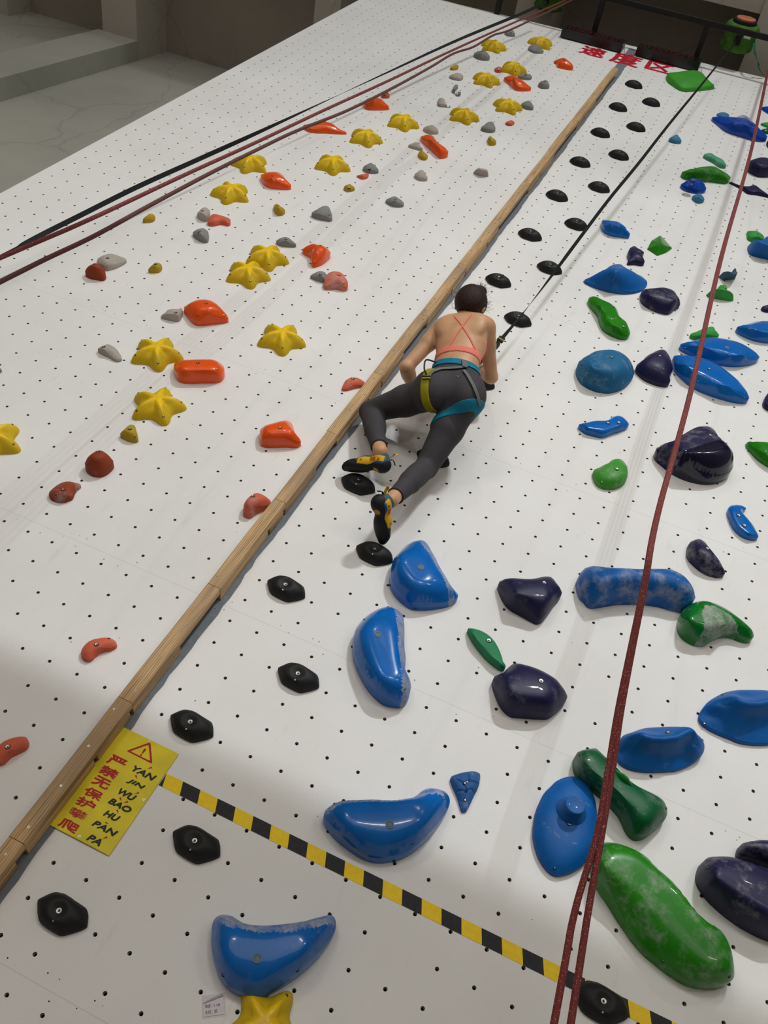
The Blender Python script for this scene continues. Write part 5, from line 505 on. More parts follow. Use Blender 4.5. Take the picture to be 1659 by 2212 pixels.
def hold_mesh(o, cr_, H, e, kind, n, g, shelf=False, dents=(), grooves=(), knob=None, base=0.0, lin=False, lip=None):
    """closed hold: skirt on the wall, outline, and a triangulated height field inside it"""
    cr_ = np.array(cr_, float)
    if lin:                                  # faceted block: few planar sides running up to a crest
        bd = curve_closed(o, 60, True); crest, _ = seg_near(bd, cr_); V = [np.c_[bd, np.full(60, base)]]; nr = 7
        for s in np.linspace(0, 1, nr): V.append(np.c_[bd+(crest-bd)*s, np.full(60, base+e+(H-e)*prof(s, kind))])
        V = np.vstack(V); return V, [(k*60+i, k*60+(i+1) % 60, (k+1)*60+(i+1) % 60, (k+1)*60+i) for k in range(nr) for i in range(60)]
    bd = curve_closed(o, n); size = np.ptp(bd, axis=0).max(); sp_ = size/g
    tan = np.roll(bd, -1, 0)-np.roll(bd, 1, 0); tan /= np.linalg.norm(tan, axis=1)[:, None]+1e-9; nor = np.c_[-tan[:, 1], tan[:, 0]]
    if .5*np.sum(bd[:, 0]*np.roll(bd[:, 1], -1)-np.roll(bd[:, 0], -1)*bd[:, 1]) < 0: nor = -nor
    pts = []
    for k, f in enumerate((.10, .30, .65)):
        q = bd+nor*sp_*f; q = q[inside(q, bd)]; _, d = seg_near(q, np.vstack([bd, bd[:1]])); pts.append(q[d > sp_*f*.8][::(1, 1, 2)[k]])
    lo, hi = bd.min(0), bd.max(0); gx = np.arange(lo[0], hi[0], sp_); gy = np.arange(lo[1], hi[1], sp_*.866); X, Y = np.meshgrid(gx, gy); X[1::2] += sp_/2
    q = np.c_[X.ravel(), Y.ravel()]; q = q[inside(q, bd)]; _, d = seg_near(q, np.vstack([bd, bd[:1]])); pts.append(q[d > sp_*.9]); pts = np.vstack(pts)
    vs = [Vector(p) for p in bd]+[Vector(p) for p in pts]
    r = delaunay_2d_cdt(vs, [(i, (i+1) % n) for i in range(n)], [], 1, 1e-7)
    xy = np.array([v[:] for v in r[0]]); tri = r[2]; on = np.array([any(k < n for k in src) for src in r[3]])
    z = hfield(xy, bd, cr_, H, e, kind, shelf); z[on] = e
    free = ~on
    if lip:                                  # a raised ledge: gentle above, undercut below
        c_, d = seg_near(xy, np.array(lip[0], float)); ab = xy[:, 1] > c_[:, 1]; r_ = np.where(ab, lip[2], lip[3]); k_ = np.exp(-(d/r_)**2); de = soft_edge(xy, bd)
        z = np.where(on, z, z+lip[1]*k_*np.clip(de/.04, 0, 1))
    for (x, y, rr_, dp) in dents:
        d = np.hypot(xy[:, 0]-x, xy[:, 1]-y); m = (d < rr_) & free; z[m] -= dp*(1-(d[m]/rr_)**2)**2
    for gr in grooves:
        _, d = seg_near(xy, np.array(gr, float)); w_ = max(.006, sp_*1.1); m = (d < w_) & free; z[m] -= .006*(1-d[m]/w_)
    if knob:
        x, y, rr_, hh = knob; d = np.hypot(xy[:, 0]-x, xy[:, 1]-y); m = (d < rr_*1.9) & free; z[m] += hh*.15*(1-d[m]/(rr_*1.9))**2
    V = np.c_[xy, z+base]; nb = len(V); idx = {}
    order = [None]*n
    for k, src in enumerate(r[3]):
        for q_ in src:
            if q_ < n: order[q_] = k
    order = [q_ for q_ in order if q_ is not None]
    V = np.vstack([V, np.c_[xy[order], np.full(len(order), base)]]); F = [tuple(t) for t in tri]; m = len(order)
    a0 = xy[tri[0][0]]; c0 = (xy[tri[0][1]][0]-a0[0])*(xy[tri[0][2]][1]-a0[1])-(xy[tri[0][1]][1]-a0[1])*(xy[tri[0][2]][0]-a0[0])
    if c0 < 0: F = [t[::-1] for t in F]
    ccw = .5*np.sum(bd[:, 0]*np.roll(bd[:, 1], -1)-np.roll(bd[:, 0], -1)*bd[:, 1]) > 0
    for k in range(m):
        a, b_ = order[k], order[(k+1) % m]; c_, d_ = nb+k, nb+(k+1) % m
        F.append((c_, d_, b_, a) if ccw else (d_, c_, a, b_))
    return V, F
def bolt_on(parent, bvh, x, y, size=1.0, cap=False, name='bolt'):
    hit = bvh.ray_cast(Vector((x, y, 1)), Vector((0, 0, -1)))
    if hit[0] is None: return None
    p, nrm = hit[0], hit[1]
    if nrm.z < 0: nrm = -nrm
    nrm = (nrm+Vector((0, 0, 1.2))).normalized()
    q = nrm.to_track_quat('Z', 'Y'); M = Matrix.Translation(p) @ q.to_matrix().to_4x4() @ Matrix.Scale(size, 4)
    key = 'bolt_mesh_cap' if cap else 'bolt_mesh' if name == 'bolt' else 'screw_mesh'
    if key not in bpy.data.meshes:
        m = MB()
        if cap:      # grey flush washer ring round a counterbore plugged with dust
            for r0, r1, z, mi in ((0, .0085, .0012, 0), (.0085, .0095, .0016, 1), (.0095, .0145, .0018, 0)):
                n = 20; m.add([(r0*math.cos(t*2*math.pi/n), r0*math.sin(t*2*math.pi/n), z) for t in range(n)]+[(r1*math.cos(t*2*math.pi/n), r1*math.sin(t*2*math.pi/n), z) for t in range(n)],
                    [(i, n+i, n+(i+1) % n, (i+1) % n) for i in range(n)], mi)
            m.cyl((0,0,-.004), (0,0,.0015), .0145, n=20, m=0, caps=False)
            mats = [plain('worn_plug', (.12,.19,.26), .6), M_DARK]
        elif name == 'bolt':
            m.cyl((0,0,-.006), (0,0,.0008), .0115, n=18, m=1)
            n = 18
            for r0, r1, z0, z1, mi in ((.0045, .0085, .0018, .0022, 0), (.0085, .0088, .0022, .0008, 0), (.0022, .0045, .0009, .0018, 0)):
                m.add([(r0*math.cos(t*2*math.pi/n), r0*math.sin(t*2*math.pi/n), z0) for t in range(n)]+[(r1*math.cos(t*2*math.pi/n), r1*math.sin(t*2*math.pi/n), z1) for t in range(n)],
                    [(i, n+i, n+(i+1) % n, (i+1) % n) for i in range(n)], mi)
            m.add([(.0024*math.cos(t), .0024*math.sin(t), .0012) for t in np.arange(6)*math.pi/3], [(0,1,2,3,4,5)], 1)
            mats = [M_STEEL, M_DARK]
        else:
            m.cyl((0,0,-.003), (0,0,.0006), .0055, n=12, m=1); m.cyl((0,0,.0005), (0,0,.0011), .003, n=10, m=0)
            mats = [M_STEEL, M_DARK]
        me = bpy.data.meshes.new(key); me.from_pydata(m.v, [], m.f)
        for mm in mats: me.materials.append(mm)
        me.polygons.foreach_set('material_index', m.m); me.update()
    o = bpy.data.objects.new(name, bpy.data.meshes[key]); COL.objects.link(o); o.parent = parent; o.matrix_local = M
    return o
def make_hold(h):
    big = h.get('big'); k = .001
    P = lambda L: [(a*k, b*k) for a, b in L]
    lin = h.get('lin'); H = h['H']; base = h.get('base', 0)
    nper, nring = (110, 34) if big else (48, 15)
    dents = [(a*k, b*k, r*k, d*k) for a, b, r, d in h.get('d', [])]
    gro = [P(g) for g in h.get('g', [])]
    if h.get('cracks'):
        gro = [[(-.04,.005),(-.012,.0),(.0,.02),(.035,.03)], [(-.02,-.03),(.005,-.022),(.02,-.005),(.03,-.01)], [(.0,.02),(-.012,.045)], [(.005,-.022),(.003,-.06)], [(-.012,0),(.005,-.022)]]
    kn = None
    if h.get('kn'): a, b_, r, hh = h['kn']; kn = (a*k, b_*k, r*k, hh*k)
    if big and dents: nring = 50
    if gro: nper, nring = 120, 60
    V, F = hold_mesh(P(h['o']), P(h['cr']), H, h['e'], h['p'], nper, nring, h.get('shelf'), dents, gro, kn, base, lin, ([(a*k, b*k) for a, b in h['lp'][0]], *h['lp'][1:]) if h.get('lp') else None)
    mats = [hold_mat(h['m'], h.get('chalk', 0))]; mi = [0]*len(F)
    if h.get('mt'):
        mats.append(hold_mat('navy' if h['m'] == 'navy_gloss' else h['m'], .5 if h['m'] != 'navy_gloss' else .1, True))
        cen = np.array([V[list(f)].mean(0)[:2] for f in F]); ins = inside(cen, np.array(P(h['mt']))); mi = ins.astype(int).tolist()
    name = 'climbing_volume' if h['k'] == 'volume' else 'climbing_hold'
    o = obj(name, V, F, mats, mi=mi, M=WM(*h['c']), smooth=not lin)
    tag(o, h['l'], 'climbing hold')
    bvh = BVHTree.FromPolygons([tuple(v) for v in V], F)
    for a, b_ in h.get('b', []): bolt_on(o, bvh, a*k, b_*k, 1.0 if big else .85, h.get('cap'))
    for a, b_ in h.get('s', []): bolt_on(o, bvh, a*k, b_*k, 1.0, name='screw')
    if kn:
        x, y, r, hh = kn; m = MB(); n = 28; V2 = []; prf = [(1.7, H*.8), (1.15, hh*.66), (1.0, hh*.8), (1.02, hh*.95), (.93, hh), (.85, hh-.001), (.0, hh-.002)]
        for rr_, z in prf: V2 += [(x+r*rr_*math.cos(t*2*math.pi/n), y+r*rr_*math.sin(t*2*math.pi/n), z) for t in range(n)]
        m.add(V2, [(j*n+i, j*n+(i+1) % n, (j+1)*n+(i+1) % n, (j+1)*n+i) for j in range(len(prf)-1) for i in range(n)])
        m.build('horn', [hold_mat(h['m'], .3)], o, smooth=True)
    return o
for h in HOLDS: make_hold(h)
# ---- black holds of the speed lane: one shape, copied up the wall every third row
k = .001
o_ = [(a*k, b*k) for a, b in BLACK['o']]; c_ = [(a*k, b*k) for a, b in BLACK['cr']]
V, F = hold_mesh(o_, c_, .057, .006, 'dome', 96, 30, dents=[(0, 0, .036, .012)])
BLACK_LABELS = ['black pointed hold bolted over the hazard tape behind the red ropes', 'black pointed hold at bottom left under the yellow warning sign',
 'black pointed hold right of the yellow warning sign, under the hazard tape', 'black pointed hold right above the warning sign, nearest the timber rail',
 'black pointed hold left of the upright blue half-moon volume', 'black pointed hold below left of the hold under the lower foot',
 'black pointed hold the climber stands on with the lower foot', 'black pointed hold the climber stands on with the upper foot',
 'black pointed hold half hidden behind the climber calf', 'black pointed hold gripped by the climber left hand behind the thigh',
 'black pointed hold gripped by the right hand at the climber hip', 'black pointed hold crossed by the strap beside the climber shoulder',
 'black pointed hold closest above the climber bun', 'black pointed hold crossed by the black strap above the climber']
n_up = ['lowest', 'second', 'third', 'fourth', 'fifth', 'sixth', 'seventh', 'eighth', 'ninth', 'tenth', 'topmost']
BLACK_LABELS += ['black pointed hold beside the upper rail, %s of the eleven above the strap crossing' % s for s in n_up]
bvh = BVHTree.FromPolygons([tuple(v) for v in V], F); proto = None
for (i, j), lab in zip(BLACK_AT, BLACK_LABELS):
    if proto is None:
        proto = obj('speed_hold', V, F, [hold_mat('black', .1)], M=WM(i*GR, j*GV)); o = proto
        bolt_on(o, bvh, 0, 0); bolt_on(o, bvh, .004, -.032, name='screw')
    else: o = link_copy(proto); o.matrix_world = WM(i*GR, j*GV)
    tag(o, lab, 'climbing hold', 'black speed lane holds')
# ---- yellow stars
def star_mesh():
    n = 120; o = []
    for t in range(n):
        a = 2*math.pi*t/n; c = math.cos(5*a)
        r = .117+.025*c+.003*math.cos(10*a)
        o.append((r*math.cos(a), r*math.sin(a)))
    o = np.array(o); V = [np.c_[o, np.zeros(n)]]
    rings = 16
    for s in np.linspace(0, 1, rings):
        sc = 1-s*.999; z = .004+.072*(1-(1-min(1, s*1.25))**2.2)**.7
        th = np.arctan2(o[:, 1], o[:, 0]); rad = np.hypot(o[:, 0], o[:, 1])
        ridge = 1-.20*(.5-.5*np.cos(5*th))*math.sin(math.pi*min(1, s*1.25))
        V.append(np.c_[o*sc, np.full(n, z)*ridge])
    V = np.vstack(V); F = [(q*n+i, q*n+(i+1) % n, (q+1)*n+(i+1) % n, (q+1)*n+i) for q in range(rings) for i in range(n)]
    return V, F
V, F = star_mesh(); bvh = BVHTree.FromPolygons([tuple(v) for v in V], F)
SL = ['yellow star hold, highest in the far left pair, just below the ropes', 'yellow star hold in the far left pair, above a small mustard hold',
 'yellow star hold, upper one of two touching stars', 'yellow star hold, lower one of two touching stars', 'yellow star hold alone, closest to the rail in the middle left',
 'yellow star hold directly above the glossy orange oval hold', 'yellow star hold above a mustard triangular hold, lowest whole star',
 'yellow star hold cut by the left edge of the photo', 'yellow star hold right of the orange wedge hold', 'yellow star hold right of the long orange crescent',
 'yellow star hold above and right of the star by the orange crescent', 'yellow star hold above the slanting orange hold', 'yellow star hold left of an upper orange hold, with a small mustard hold above it',
 'yellow star hold with a grey hold on its right, near the rail', 'yellow star hold just above a dark grey dome, upper left', 'yellow star hold touching a small red knob and an orange hold', 'topmost yellow star hold, behind a grey hold']
def facet(parent):
    pts = []
    for t in range(10):
        a = math.pi*t/5; r = .100 if t % 2 == 0 else .042
        pts.append((r*math.cos(a), r*math.sin(a)))
    pts = curve_closed(pts, 100, True); vv = []; nn = len(pts)
    for s in (1, .85, .65, .45, .25, .02):
        for x, y in pts:
            hit = bvh.ray_cast(Vector((x*s, y*s, 1)), Vector((0, 0, -1)))
            vv.append((x*s, y*s, hit[0].z+(.0022 if s < 1 else -.0005)))
    ff = [(q*nn+i, q*nn+(i+1) % nn, (q+1)*nn+(i+1) % nn, (q+1)*nn+i) for q in range(5) for i in range(nn)]
    return obj('star_facet', vv, ff, [hold_mat('yellow_facet')], parent, smooth=True)
proto = None
for (i, j, a), lab in zip(STAR_AT, SL):
    if proto is None:
        proto = obj('star_hold', V, F, [hold_mat('yellow', .1)], M=WM(i*GR, j*GV, 0, math.radians(a))); o = proto
        facet(o); bolt_on(o, bvh, 0, 0, 1.1)
        for t in range(5): bolt_on(o, bvh, .118*math.cos(t*1.2566), .118*math.sin(t*1.2566), 1.1, name='screw')
    else: o = link_copy(proto); o.matrix_world = WM(i*GR, j*GV, 0, math.radians(a))
    tag(o, lab, 'climbing hold', 'yellow star holds')
o = link_copy(proto); o.matrix_world = WM(0.214, -0.369, 0, math.radians(75)) @ Matrix.Scale(0.82, 4)
tag(o, 'large worn yellow star hold cut by the bottom edge of the photo', 'climbing hold')
# ------------------------------------------------------------------ timber rail
rail = empty('timber_rail', WM(-.742, V0, 0)); tag(rail, 'long pine timber rail running up the wall between the lanes', 'rail')
cuts = [V0, -.258, .322, .93, 1.50, 2.05, 2.62, 3.30, 4.0, 4.72, 5.45, 6.2, 6.95, 7.7, 8.62]
rr = random.Random(9)
def board(y0, y1, x0, x1, z0, z1, nm):
    # a sawn board: bevelled, very slightly bowed, local frame of the rail
    m = MB(); n = 14; bev = .004; V = []
    for s in range(n+1):
        y = y0+(y1-y0)*s/n; dx = .0012*math.sin(y*7.3)
        V += [(x0+bev+dx, y, z0), (x1-bev+dx, y, z0), (x1+dx, y, z0+bev), (x1+dx, y, z1-bev), (x1-bev+dx, y, z1), (x0+bev+dx, y, z1), (x0+dx, y, z1-bev), (x0+dx, y, z0+bev)]
    F = [(s*8+t, (s+1)*8+t, (s+1)*8+(t+1) % 8, s*8+(t+1) % 8) for s in range(n) for t in range(8)]
    F += [tuple(range(8)), tuple(range(n*8, n*8+8))[::-1]]
    m.add(V, F); return m.build(nm, [M_WOOD], rail)
for a in range(len(cuts)-1):
    y0, y1 = cuts[a]-V0, cuts[a+1]-V0; dx = rr.uniform(-.002, .002)
    t = board(y0+.001, y1-.001, -.030+dx, .030+dx, .042, .080, 'timber_board')
    m = MB(); L = (y1-y0); nscr = max(2, int(L/.14))
    xs = [rr.uniform(-.016, .016) for s in range(nscr)]
    for s, x in enumerate(xs):
        yy = y0+.05+(L-.1)*s/(nscr-1); m.cyl((x, yy, .0795), (x, yy, .0806), .0042, n=10, m=0); m.cyl((x, yy, .0806), (x, yy, .0808), .0016, n=6, m=1)
    m.build('screw', [M_STEEL, M_DARK], rail)
    # the under-layer: full-width packers alternate with set-back ones
    y = y0
    while y < y1-.05:
        ln = min(rr.uniform(.32, .5), y1-y); full = (int((y-y0)*10)+a) % 2 == 0
        board(y+.001, y+ln-.02, -.029, .030 if a in (1, 3, 5, 7, 10) or full else .006, 0, .042, 'packing_board'); y += ln
# ------------------------------------------------------------------ hazard tape
b = MB(); y0, y1 = .129, .178; per = .1405; x = -.478; zt = .0012
def para(x0, x1, m):
    sl = .018; q = [(x0+sl, y0), (x1+sl, y0), (x1, y1), (x0, y1)]
    q = [(min(max(a, -.478), 2.55), c) for a, c in q]; n = len(b.v); b.add([(a, c, zt) for a, c in q], [(0,1,2,3)], m)
x = -.478-.0735
while x < 2.55:
    para(x, x+per/2, 0); para(x+per/2, x+per, 1); x += per
o = b.build('hazard_tape', [plain('tape_black', (.014,.015,.017), .55, 0, .3, 60), plain('tape_yellow', srgb(238,202,16), .5, 0, .06, 60)], M=WALL.copy())
tag(o, 'black and yellow striped hazard tape stuck across the wall below the climber', 'tape')
# ------------------------------------------------------------------ lettering helper
M_RED = plain('sign_red', srgb(176,24,28), .5, 0, .08, 60); M_INK = plain('sign_black', (.012,.02,.014), .5, 0, .1, 60)
def text_part(name, s, parent, mat, x, y, z, w, h, bold=.0, shear=0.0, rot=0.0, thick=0.0):
    c = bpy.data.curves.new(name, 'FONT'); c.body = s; c.size = 1; c.offset = bold; c.shear = shear; c.resolution_u = 3
    t = bpy.data.objects.new(name+'_tmp', c); COL.objects.link(t)
    dg = bpy.context.evaluated_depsgraph_get(); me = bpy.data.meshes.new_from_object(t.evaluated_get(dg))
    bpy.data.objects.remove(t); bpy.data.curves.remove(c)
    co = np.array([v.co[:] for v in me.vertices])
    if len(co) == 0: return None
    lo, hi = co.min(0), co.max(0); sx = w/(hi[0]-lo[0]); sy = h/(hi[1]-lo[1])
    mid = (lo+hi)/2; cs, sn = math.cos(rot), math.sin(rot)
    for v in me.vertices:
        a, q = (v.co.x-mid[0])*sx, (v.co.y-mid[1])*sy; v.co = (x+a*cs-q*sn, y+a*sn+q*cs, z)
    if thick:
        bmx = bmesh.new(); bmx.from_mesh(me); g0 = list(bmx.verts)+list(bmx.edges)+list(bmx.faces)
        for q_, (ax, ay) in enumerate(((thick,0),(-thick,0),(0,thick),(0,-thick),(thick*.7,thick*.7),(-thick*.7,-thick*.7))):
            r_ = bmesh.ops.duplicate(bmx, geom=g0); vs = [e for e in r_['geom'] if isinstance(e, bmesh.types.BMVert)]
            for v in vs: v.co.x += ax; v.co.y += ay; v.co.z += .00003*(q_+1)
        bmx.to_mesh(me); bmx.free()
    me.materials.clear(); me.materials.append(mat)
    for p in me.polygons: p.material_index = 0
    o = bpy.data.objects.new(name, me); COL.objects.link(o)
    if parent: o.parent = parent
    else: o.matrix_world = WALL.copy()
    return o
# ------------------------------------------------------------------ warning sign (0.24 x 0.41 m), tucked against the rail
sg = MB(); w_, h_ = .236, .410; n = 10
Vs = []
for zz in (0, .004):
    for a in range(n+1):
        for c in range(n+1):
            x = w_*a/n; y = -h_*c/n; Vs.append((x, y, zz+.006*math.sin(a/n*math.pi)*(.3+.7*c/n)*.5+.002))
g = lambda L, a, c: L*(n+1)**2+a*(n+1)+c
Fs = [(g(1,a,c), g(1,a,c+1), g(1,a+1,c+1), g(1,a+1,c)) for a in range(n) for c in range(n)]+[(g(0,a,c), g(0,a+1,c), g(0,a+1,c+1), g(0,a,c+1)) for a in range(n) for c in range(n)]
for a in range(n): Fs += [(g(0,a,0), g(1,a,0), g(1,a+1,0), g(0,a+1,0)), (g(0,a,n), g(0,a+1,n), g(1,a+1,n), g(1,a,n)), (g(0,0,a), g(0,0,a+1), g(1,0,a+1), g(1,0,a)), (g(0,n,a), g(1,n,a), g(1,n,a+1), g(0,n,a+1))]
sign = obj('warning_sign', Vs, Fs, [plain('sign_yellow', srgb(220,202,38), .5, 0, .13, 9)], M=WM(-.717, .259, 0), smooth=False)
tag(sign, 'yellow safety sign with red Chinese characters and black pinyin beside the rail', 'sign')
def sz(x, y): return .0067+.006*math.sin(max(0, min(1, x/w_))*math.pi)*(.3+.7*(-y)/h_)*.5
for s, (x, y, w, h) in zip('严禁无保护攀爬', SIGN_CN):
    text_part('character', s, sign, M_RED, x, y, sz(x, y), w, h, 0, 0, 0, .0004 if s == '攀' else .0016)
for s, (x, y, w, h) in zip(['YAN', 'JIN', 'WU', 'BAO', 'HU', 'PAN', 'PA'], SIGN_PY):
    text_part('pinyin', s, sign, M_INK, x, y, sz(x, y), w, h, 0, .22, 0, .0017)
for x, y, a, kind in SIGN_AC:   # red tone marks
    m = MB(); z = sz(x, y); 
    if kind == 'bar': pts = [(-.006,-.0016), (.006,-.0016), (.006,.0016), (-.006,.0016)]
    else: pts = [(-.008,-.0012), (.008,-.0035), (.0075,.0035)]
    ca, sn = math.cos(a), math.sin(a)
    m.add([(x+p*ca-q_*sn, y+p*sn+q_*ca, z) for p, q_ in pts], [tuple(range(len(pts)))]); m.build('tone_mark', [M_RED], sign)
# warning triangle and exclamation mark
m = MB(); T = [Vector((*p, 0)) for p in SIGN_TRI]; cen = sum(T, Vector())/3
def rounded(k_, n=6):
    out = []
    for i in range(3):
        a, b_, c = T[i-1], T[i], T[(i+1) % 3]
        a, b_, c = [cen+(q_-cen)*k_ for q_ in (a, b_, c)]
        p = b_+(a-b_).normalized()*.009*k_; r = b_+(c-b_).normalized()*.009*k_
        for t in range(n+1): s = t/n; out.append(p*(1-s)**2+b_*2*s*(1-s)+r*s*s)
    return out
A, B_ = rounded(1.0), rounded(.75); nn = len(A)
m.add([(p.x, p.y, sz(p.x, p.y)+.0001) for p in A+B_], [(i, (i+1) % nn, nn+(i+1) % nn, nn+i) for i in range(nn)]); m.build('warning_triangle', [M_RED], sign)
m = MB(); ex, ey = cen.x, cen.y
pts = [(-.0045, .013), (0, .0155), (.0045, .013), (.0022, -.006), (-.0022, -.006)]
m.add([(ex+a, ey+c, sz(ex, ey)+.0001) for a, c in pts], [tuple(range(5))])
m.add([(ex+.0036*math.cos(t*.628), ey-.0125+.0036*math.sin(t*.628), sz(ex, ey)+.0001) for t in range(10)], [tuple(range(10))]); m.build('exclamation_mark', [M_RED], sign)
m = MB()
for x, y in ((.117, -.008), (.115, -.400), (.226, -.20)): m.cyl((x, y, sz(x, y)-.001), (x, y, sz(x, y)+.0008), .0042, n=12); m.cyl((x, y, sz(x, y)+.0008), (x, y, sz(x, y)+.001), .0016, n=6, m=1)
m.build('screw', [M_STEEL, M_DARK], sign)
# ------------------------------------------------------------------ small taped route card at the bottom
card = MB(); W2 = .062
card.box(0, .060, -.046, 0, .0004, .0022); cd = card.build('route_card', [plain('card_paper', srgb(206,198,206), .4, 0, .04, 80)], M=WM(CARD[0], CARD[1], 0, CARD[2]))
tag(cd, 'small white handwritten route card in a clear sleeve by the bottom blue volume', 'card')
M_PEN = plain('pen_ink', (.03,.028,.04), .6)
text_part('handwriting', '难度：5.10B', cd, M_PEN, .027, -.019, .0026, .044, .0095, 0)
text_part('handwriting', '主线：欧', cd, M_PEN, .023, -.035, .0026, .036, .0105, 0)
m = MB(); m.add([(.0, -.008, .0028), (.058, .010, .0075), (.058, .003, .0075), (.0, -.0125, .0028)], [(0,1,2,3)]); m.build('peeling_edge', [plain('peeled_tape', (.30,.29,.30), .4)], cd)
m = MB(); m.box(-.004, .066, -.052, .012, .0001, .0006); mt, nt_, bs = new_mat('clear_sleeve'); bs.inputs['Base Color'].default_value = (.8,.78,.8,1); bs.inputs['Roughness'].default_value = .15; bs.inputs['Alpha'].default_value = .35
m.build('clear_sleeve', [mt], cd)
# ------------------------------------------------------------------ red painted lettering at the top
M_PAINT = plain('red_wall_paint', srgb(178,22,44), .6, 0, .08, 12)
for s, (x, y, w, h), lb in zip('速度区', TOP_CN, ['left', 'middle', 'right']):
    o = text_part('painted_character', s, None, M_PAINT, x, y, .0012, w, h, 0, 0, 0, .012)
    tag(o, 'red painted Chinese character, %s one of three under the timers' % lb, 'lettering', 'red painted characters at the wall top')
# ------------------------------------------------------------------ timers
M_BOX = plain('timer_housing', (.006,.006,.007), .35, 0, .1); M_FACE = plain('timer_face', (.012,.004,.005), .25)
mt, nt_, bs = new_mat('dim_red_segments'); bs.inputs['Base Color'].default_value = (.07,.004,.006,1); bs.inputs['Emission Color'].default_value = (.35,.01,.012,1); bs.inputs['Emission Strength'].default_value = .035; bs.inputs['Base Color'].default_value = (.035,.003,.004,1); M_SEG = mt
SEG = {'a': (0, 1, 1, 0), 'b': (1, 1, 0, 1), 'c': (1, 0, 0, 1), 'd': (0, 0, 1, 0), 'e': (0, 0, 0, 1), 'f': (0, 1, 0, 1), 'g': (0, .5, 1, 0)}
def timer(u0, u1, v0, lab):
    t = empty('race_timer', WM(u0, v0, 0)); tag(t, lab, 'timer', 'race timers on the wall top')
    L = u1-u0; m = MB(); z1, hh = .10, .20
    V = [(0,0,.012), (L,0,.012), (L,0,z1), (0,0,z1), (0,hh,.012), (L,hh,.012), (L,hh,z1-.012), (0,hh,z1-.012)]
    m.add(V, [(0,1,2,3), (7,6,5,4), (3,2,6,7), (1,0,4,5), (0,3,7,4), (2,1,5,6)]); m.build('housing', [M_BOX], t)
    m = MB(); f = lambda y: z1-.012*y/hh+.0012
    m.add([(.03,.02,f(.02)), (L-.03,.02,f(.02)), (L-.03,hh-.02,f(hh-.02)), (.03,hh-.02,f(hh-.02))], [(0,1,2,3)]); m.build('display_window', [M_FACE], t)
    for q in range(6):
        m = MB(); dw, dh = .055, .10; x0 = .06+q*(L-.12)/6+(.012 if q % 2 else .0); y0 = .035
        for sx in (0, 1):
            for sy in (0, .5): m.box(x0+sx*dw-.005, x0+sx*dw+.005, y0+sy*dh+.006, y0+(sy+.5)*dh-.006, f(y0), f(y0)+.001)
        for sy in (0, .5, 1): m.box(x0+.006, x0+dw-.006, y0+sy*dh-.005, y0+sy*dh+.005, f(y0), f(y0)+.001)
        m.build('digit', [M_SEG], t)
    m = MB(); m.tube([(L-.02,.06,.03), (L+.02,.08,.04), (L+.035,.03,.02), (L+.05,-.01,.008)], .004, 6); m.build('cable', [plain('grey_cable', (.35,.35,.34), .5)], t)
    m = MB(); 
    for x in (.1, L-.1): m.box(x-.02, x+.02, .04, hh-.04, 0, .012)
    m.build('mounting_bracket', [M_BLACKSTEEL], t)
    return t
timer(-1.522, -.835, 9.385, 'black race timer with dim red digits, left of the grey stripe top')
timer(-.685, .0, 9.425, 'black race timer with dim red digits, right of the grey stripe top')
# ------------------------------------------------------------------ steel frame above the wall
fr = empty('steel_frame', Matrix.Translation((-1, -1.25, 9.62))); tag(fr, 'black steel tube frame jutting from the wall top over the timers', 'frame')
def wbar(a, c, t=.055, name='steel_tube'):
    m = MB(); a = Vector(a)-Vector((-1,-1.25,9.62)); c = Vector(c)-Vector((-1,-1.25,9.62)); q = (c-a).to_track_quat('Z', 'Y'); h2 = t/2; V = []
    for p in (a, c): V += [p+q @ Vector((x*h2, y*h2, 0)) for x, y in ((-1,-1), (1,-1), (1,1), (-1,1))]
    m.add(V, [(0,1,5,4), (1,2,6,5), (2,3,7,6), (3,0,4,7), (3,2,1,0), (4,5,6,7)]); return m.build(name, [M_BLACKSTEEL], fr)
for x in (-2.345, -1.215, -.072, 1.07, 2.2): wbar((x, -.83, 9.61), (x, -1.225, 9.61))
wbar((-3.4, -1.25, 9.61), (2.55, -1.25, 9.61), .052)
for x in (-2.345, -1.215, -.072, 1.07): wbar((x, -.83, 9.61), (x, .95, 10.1), .05)
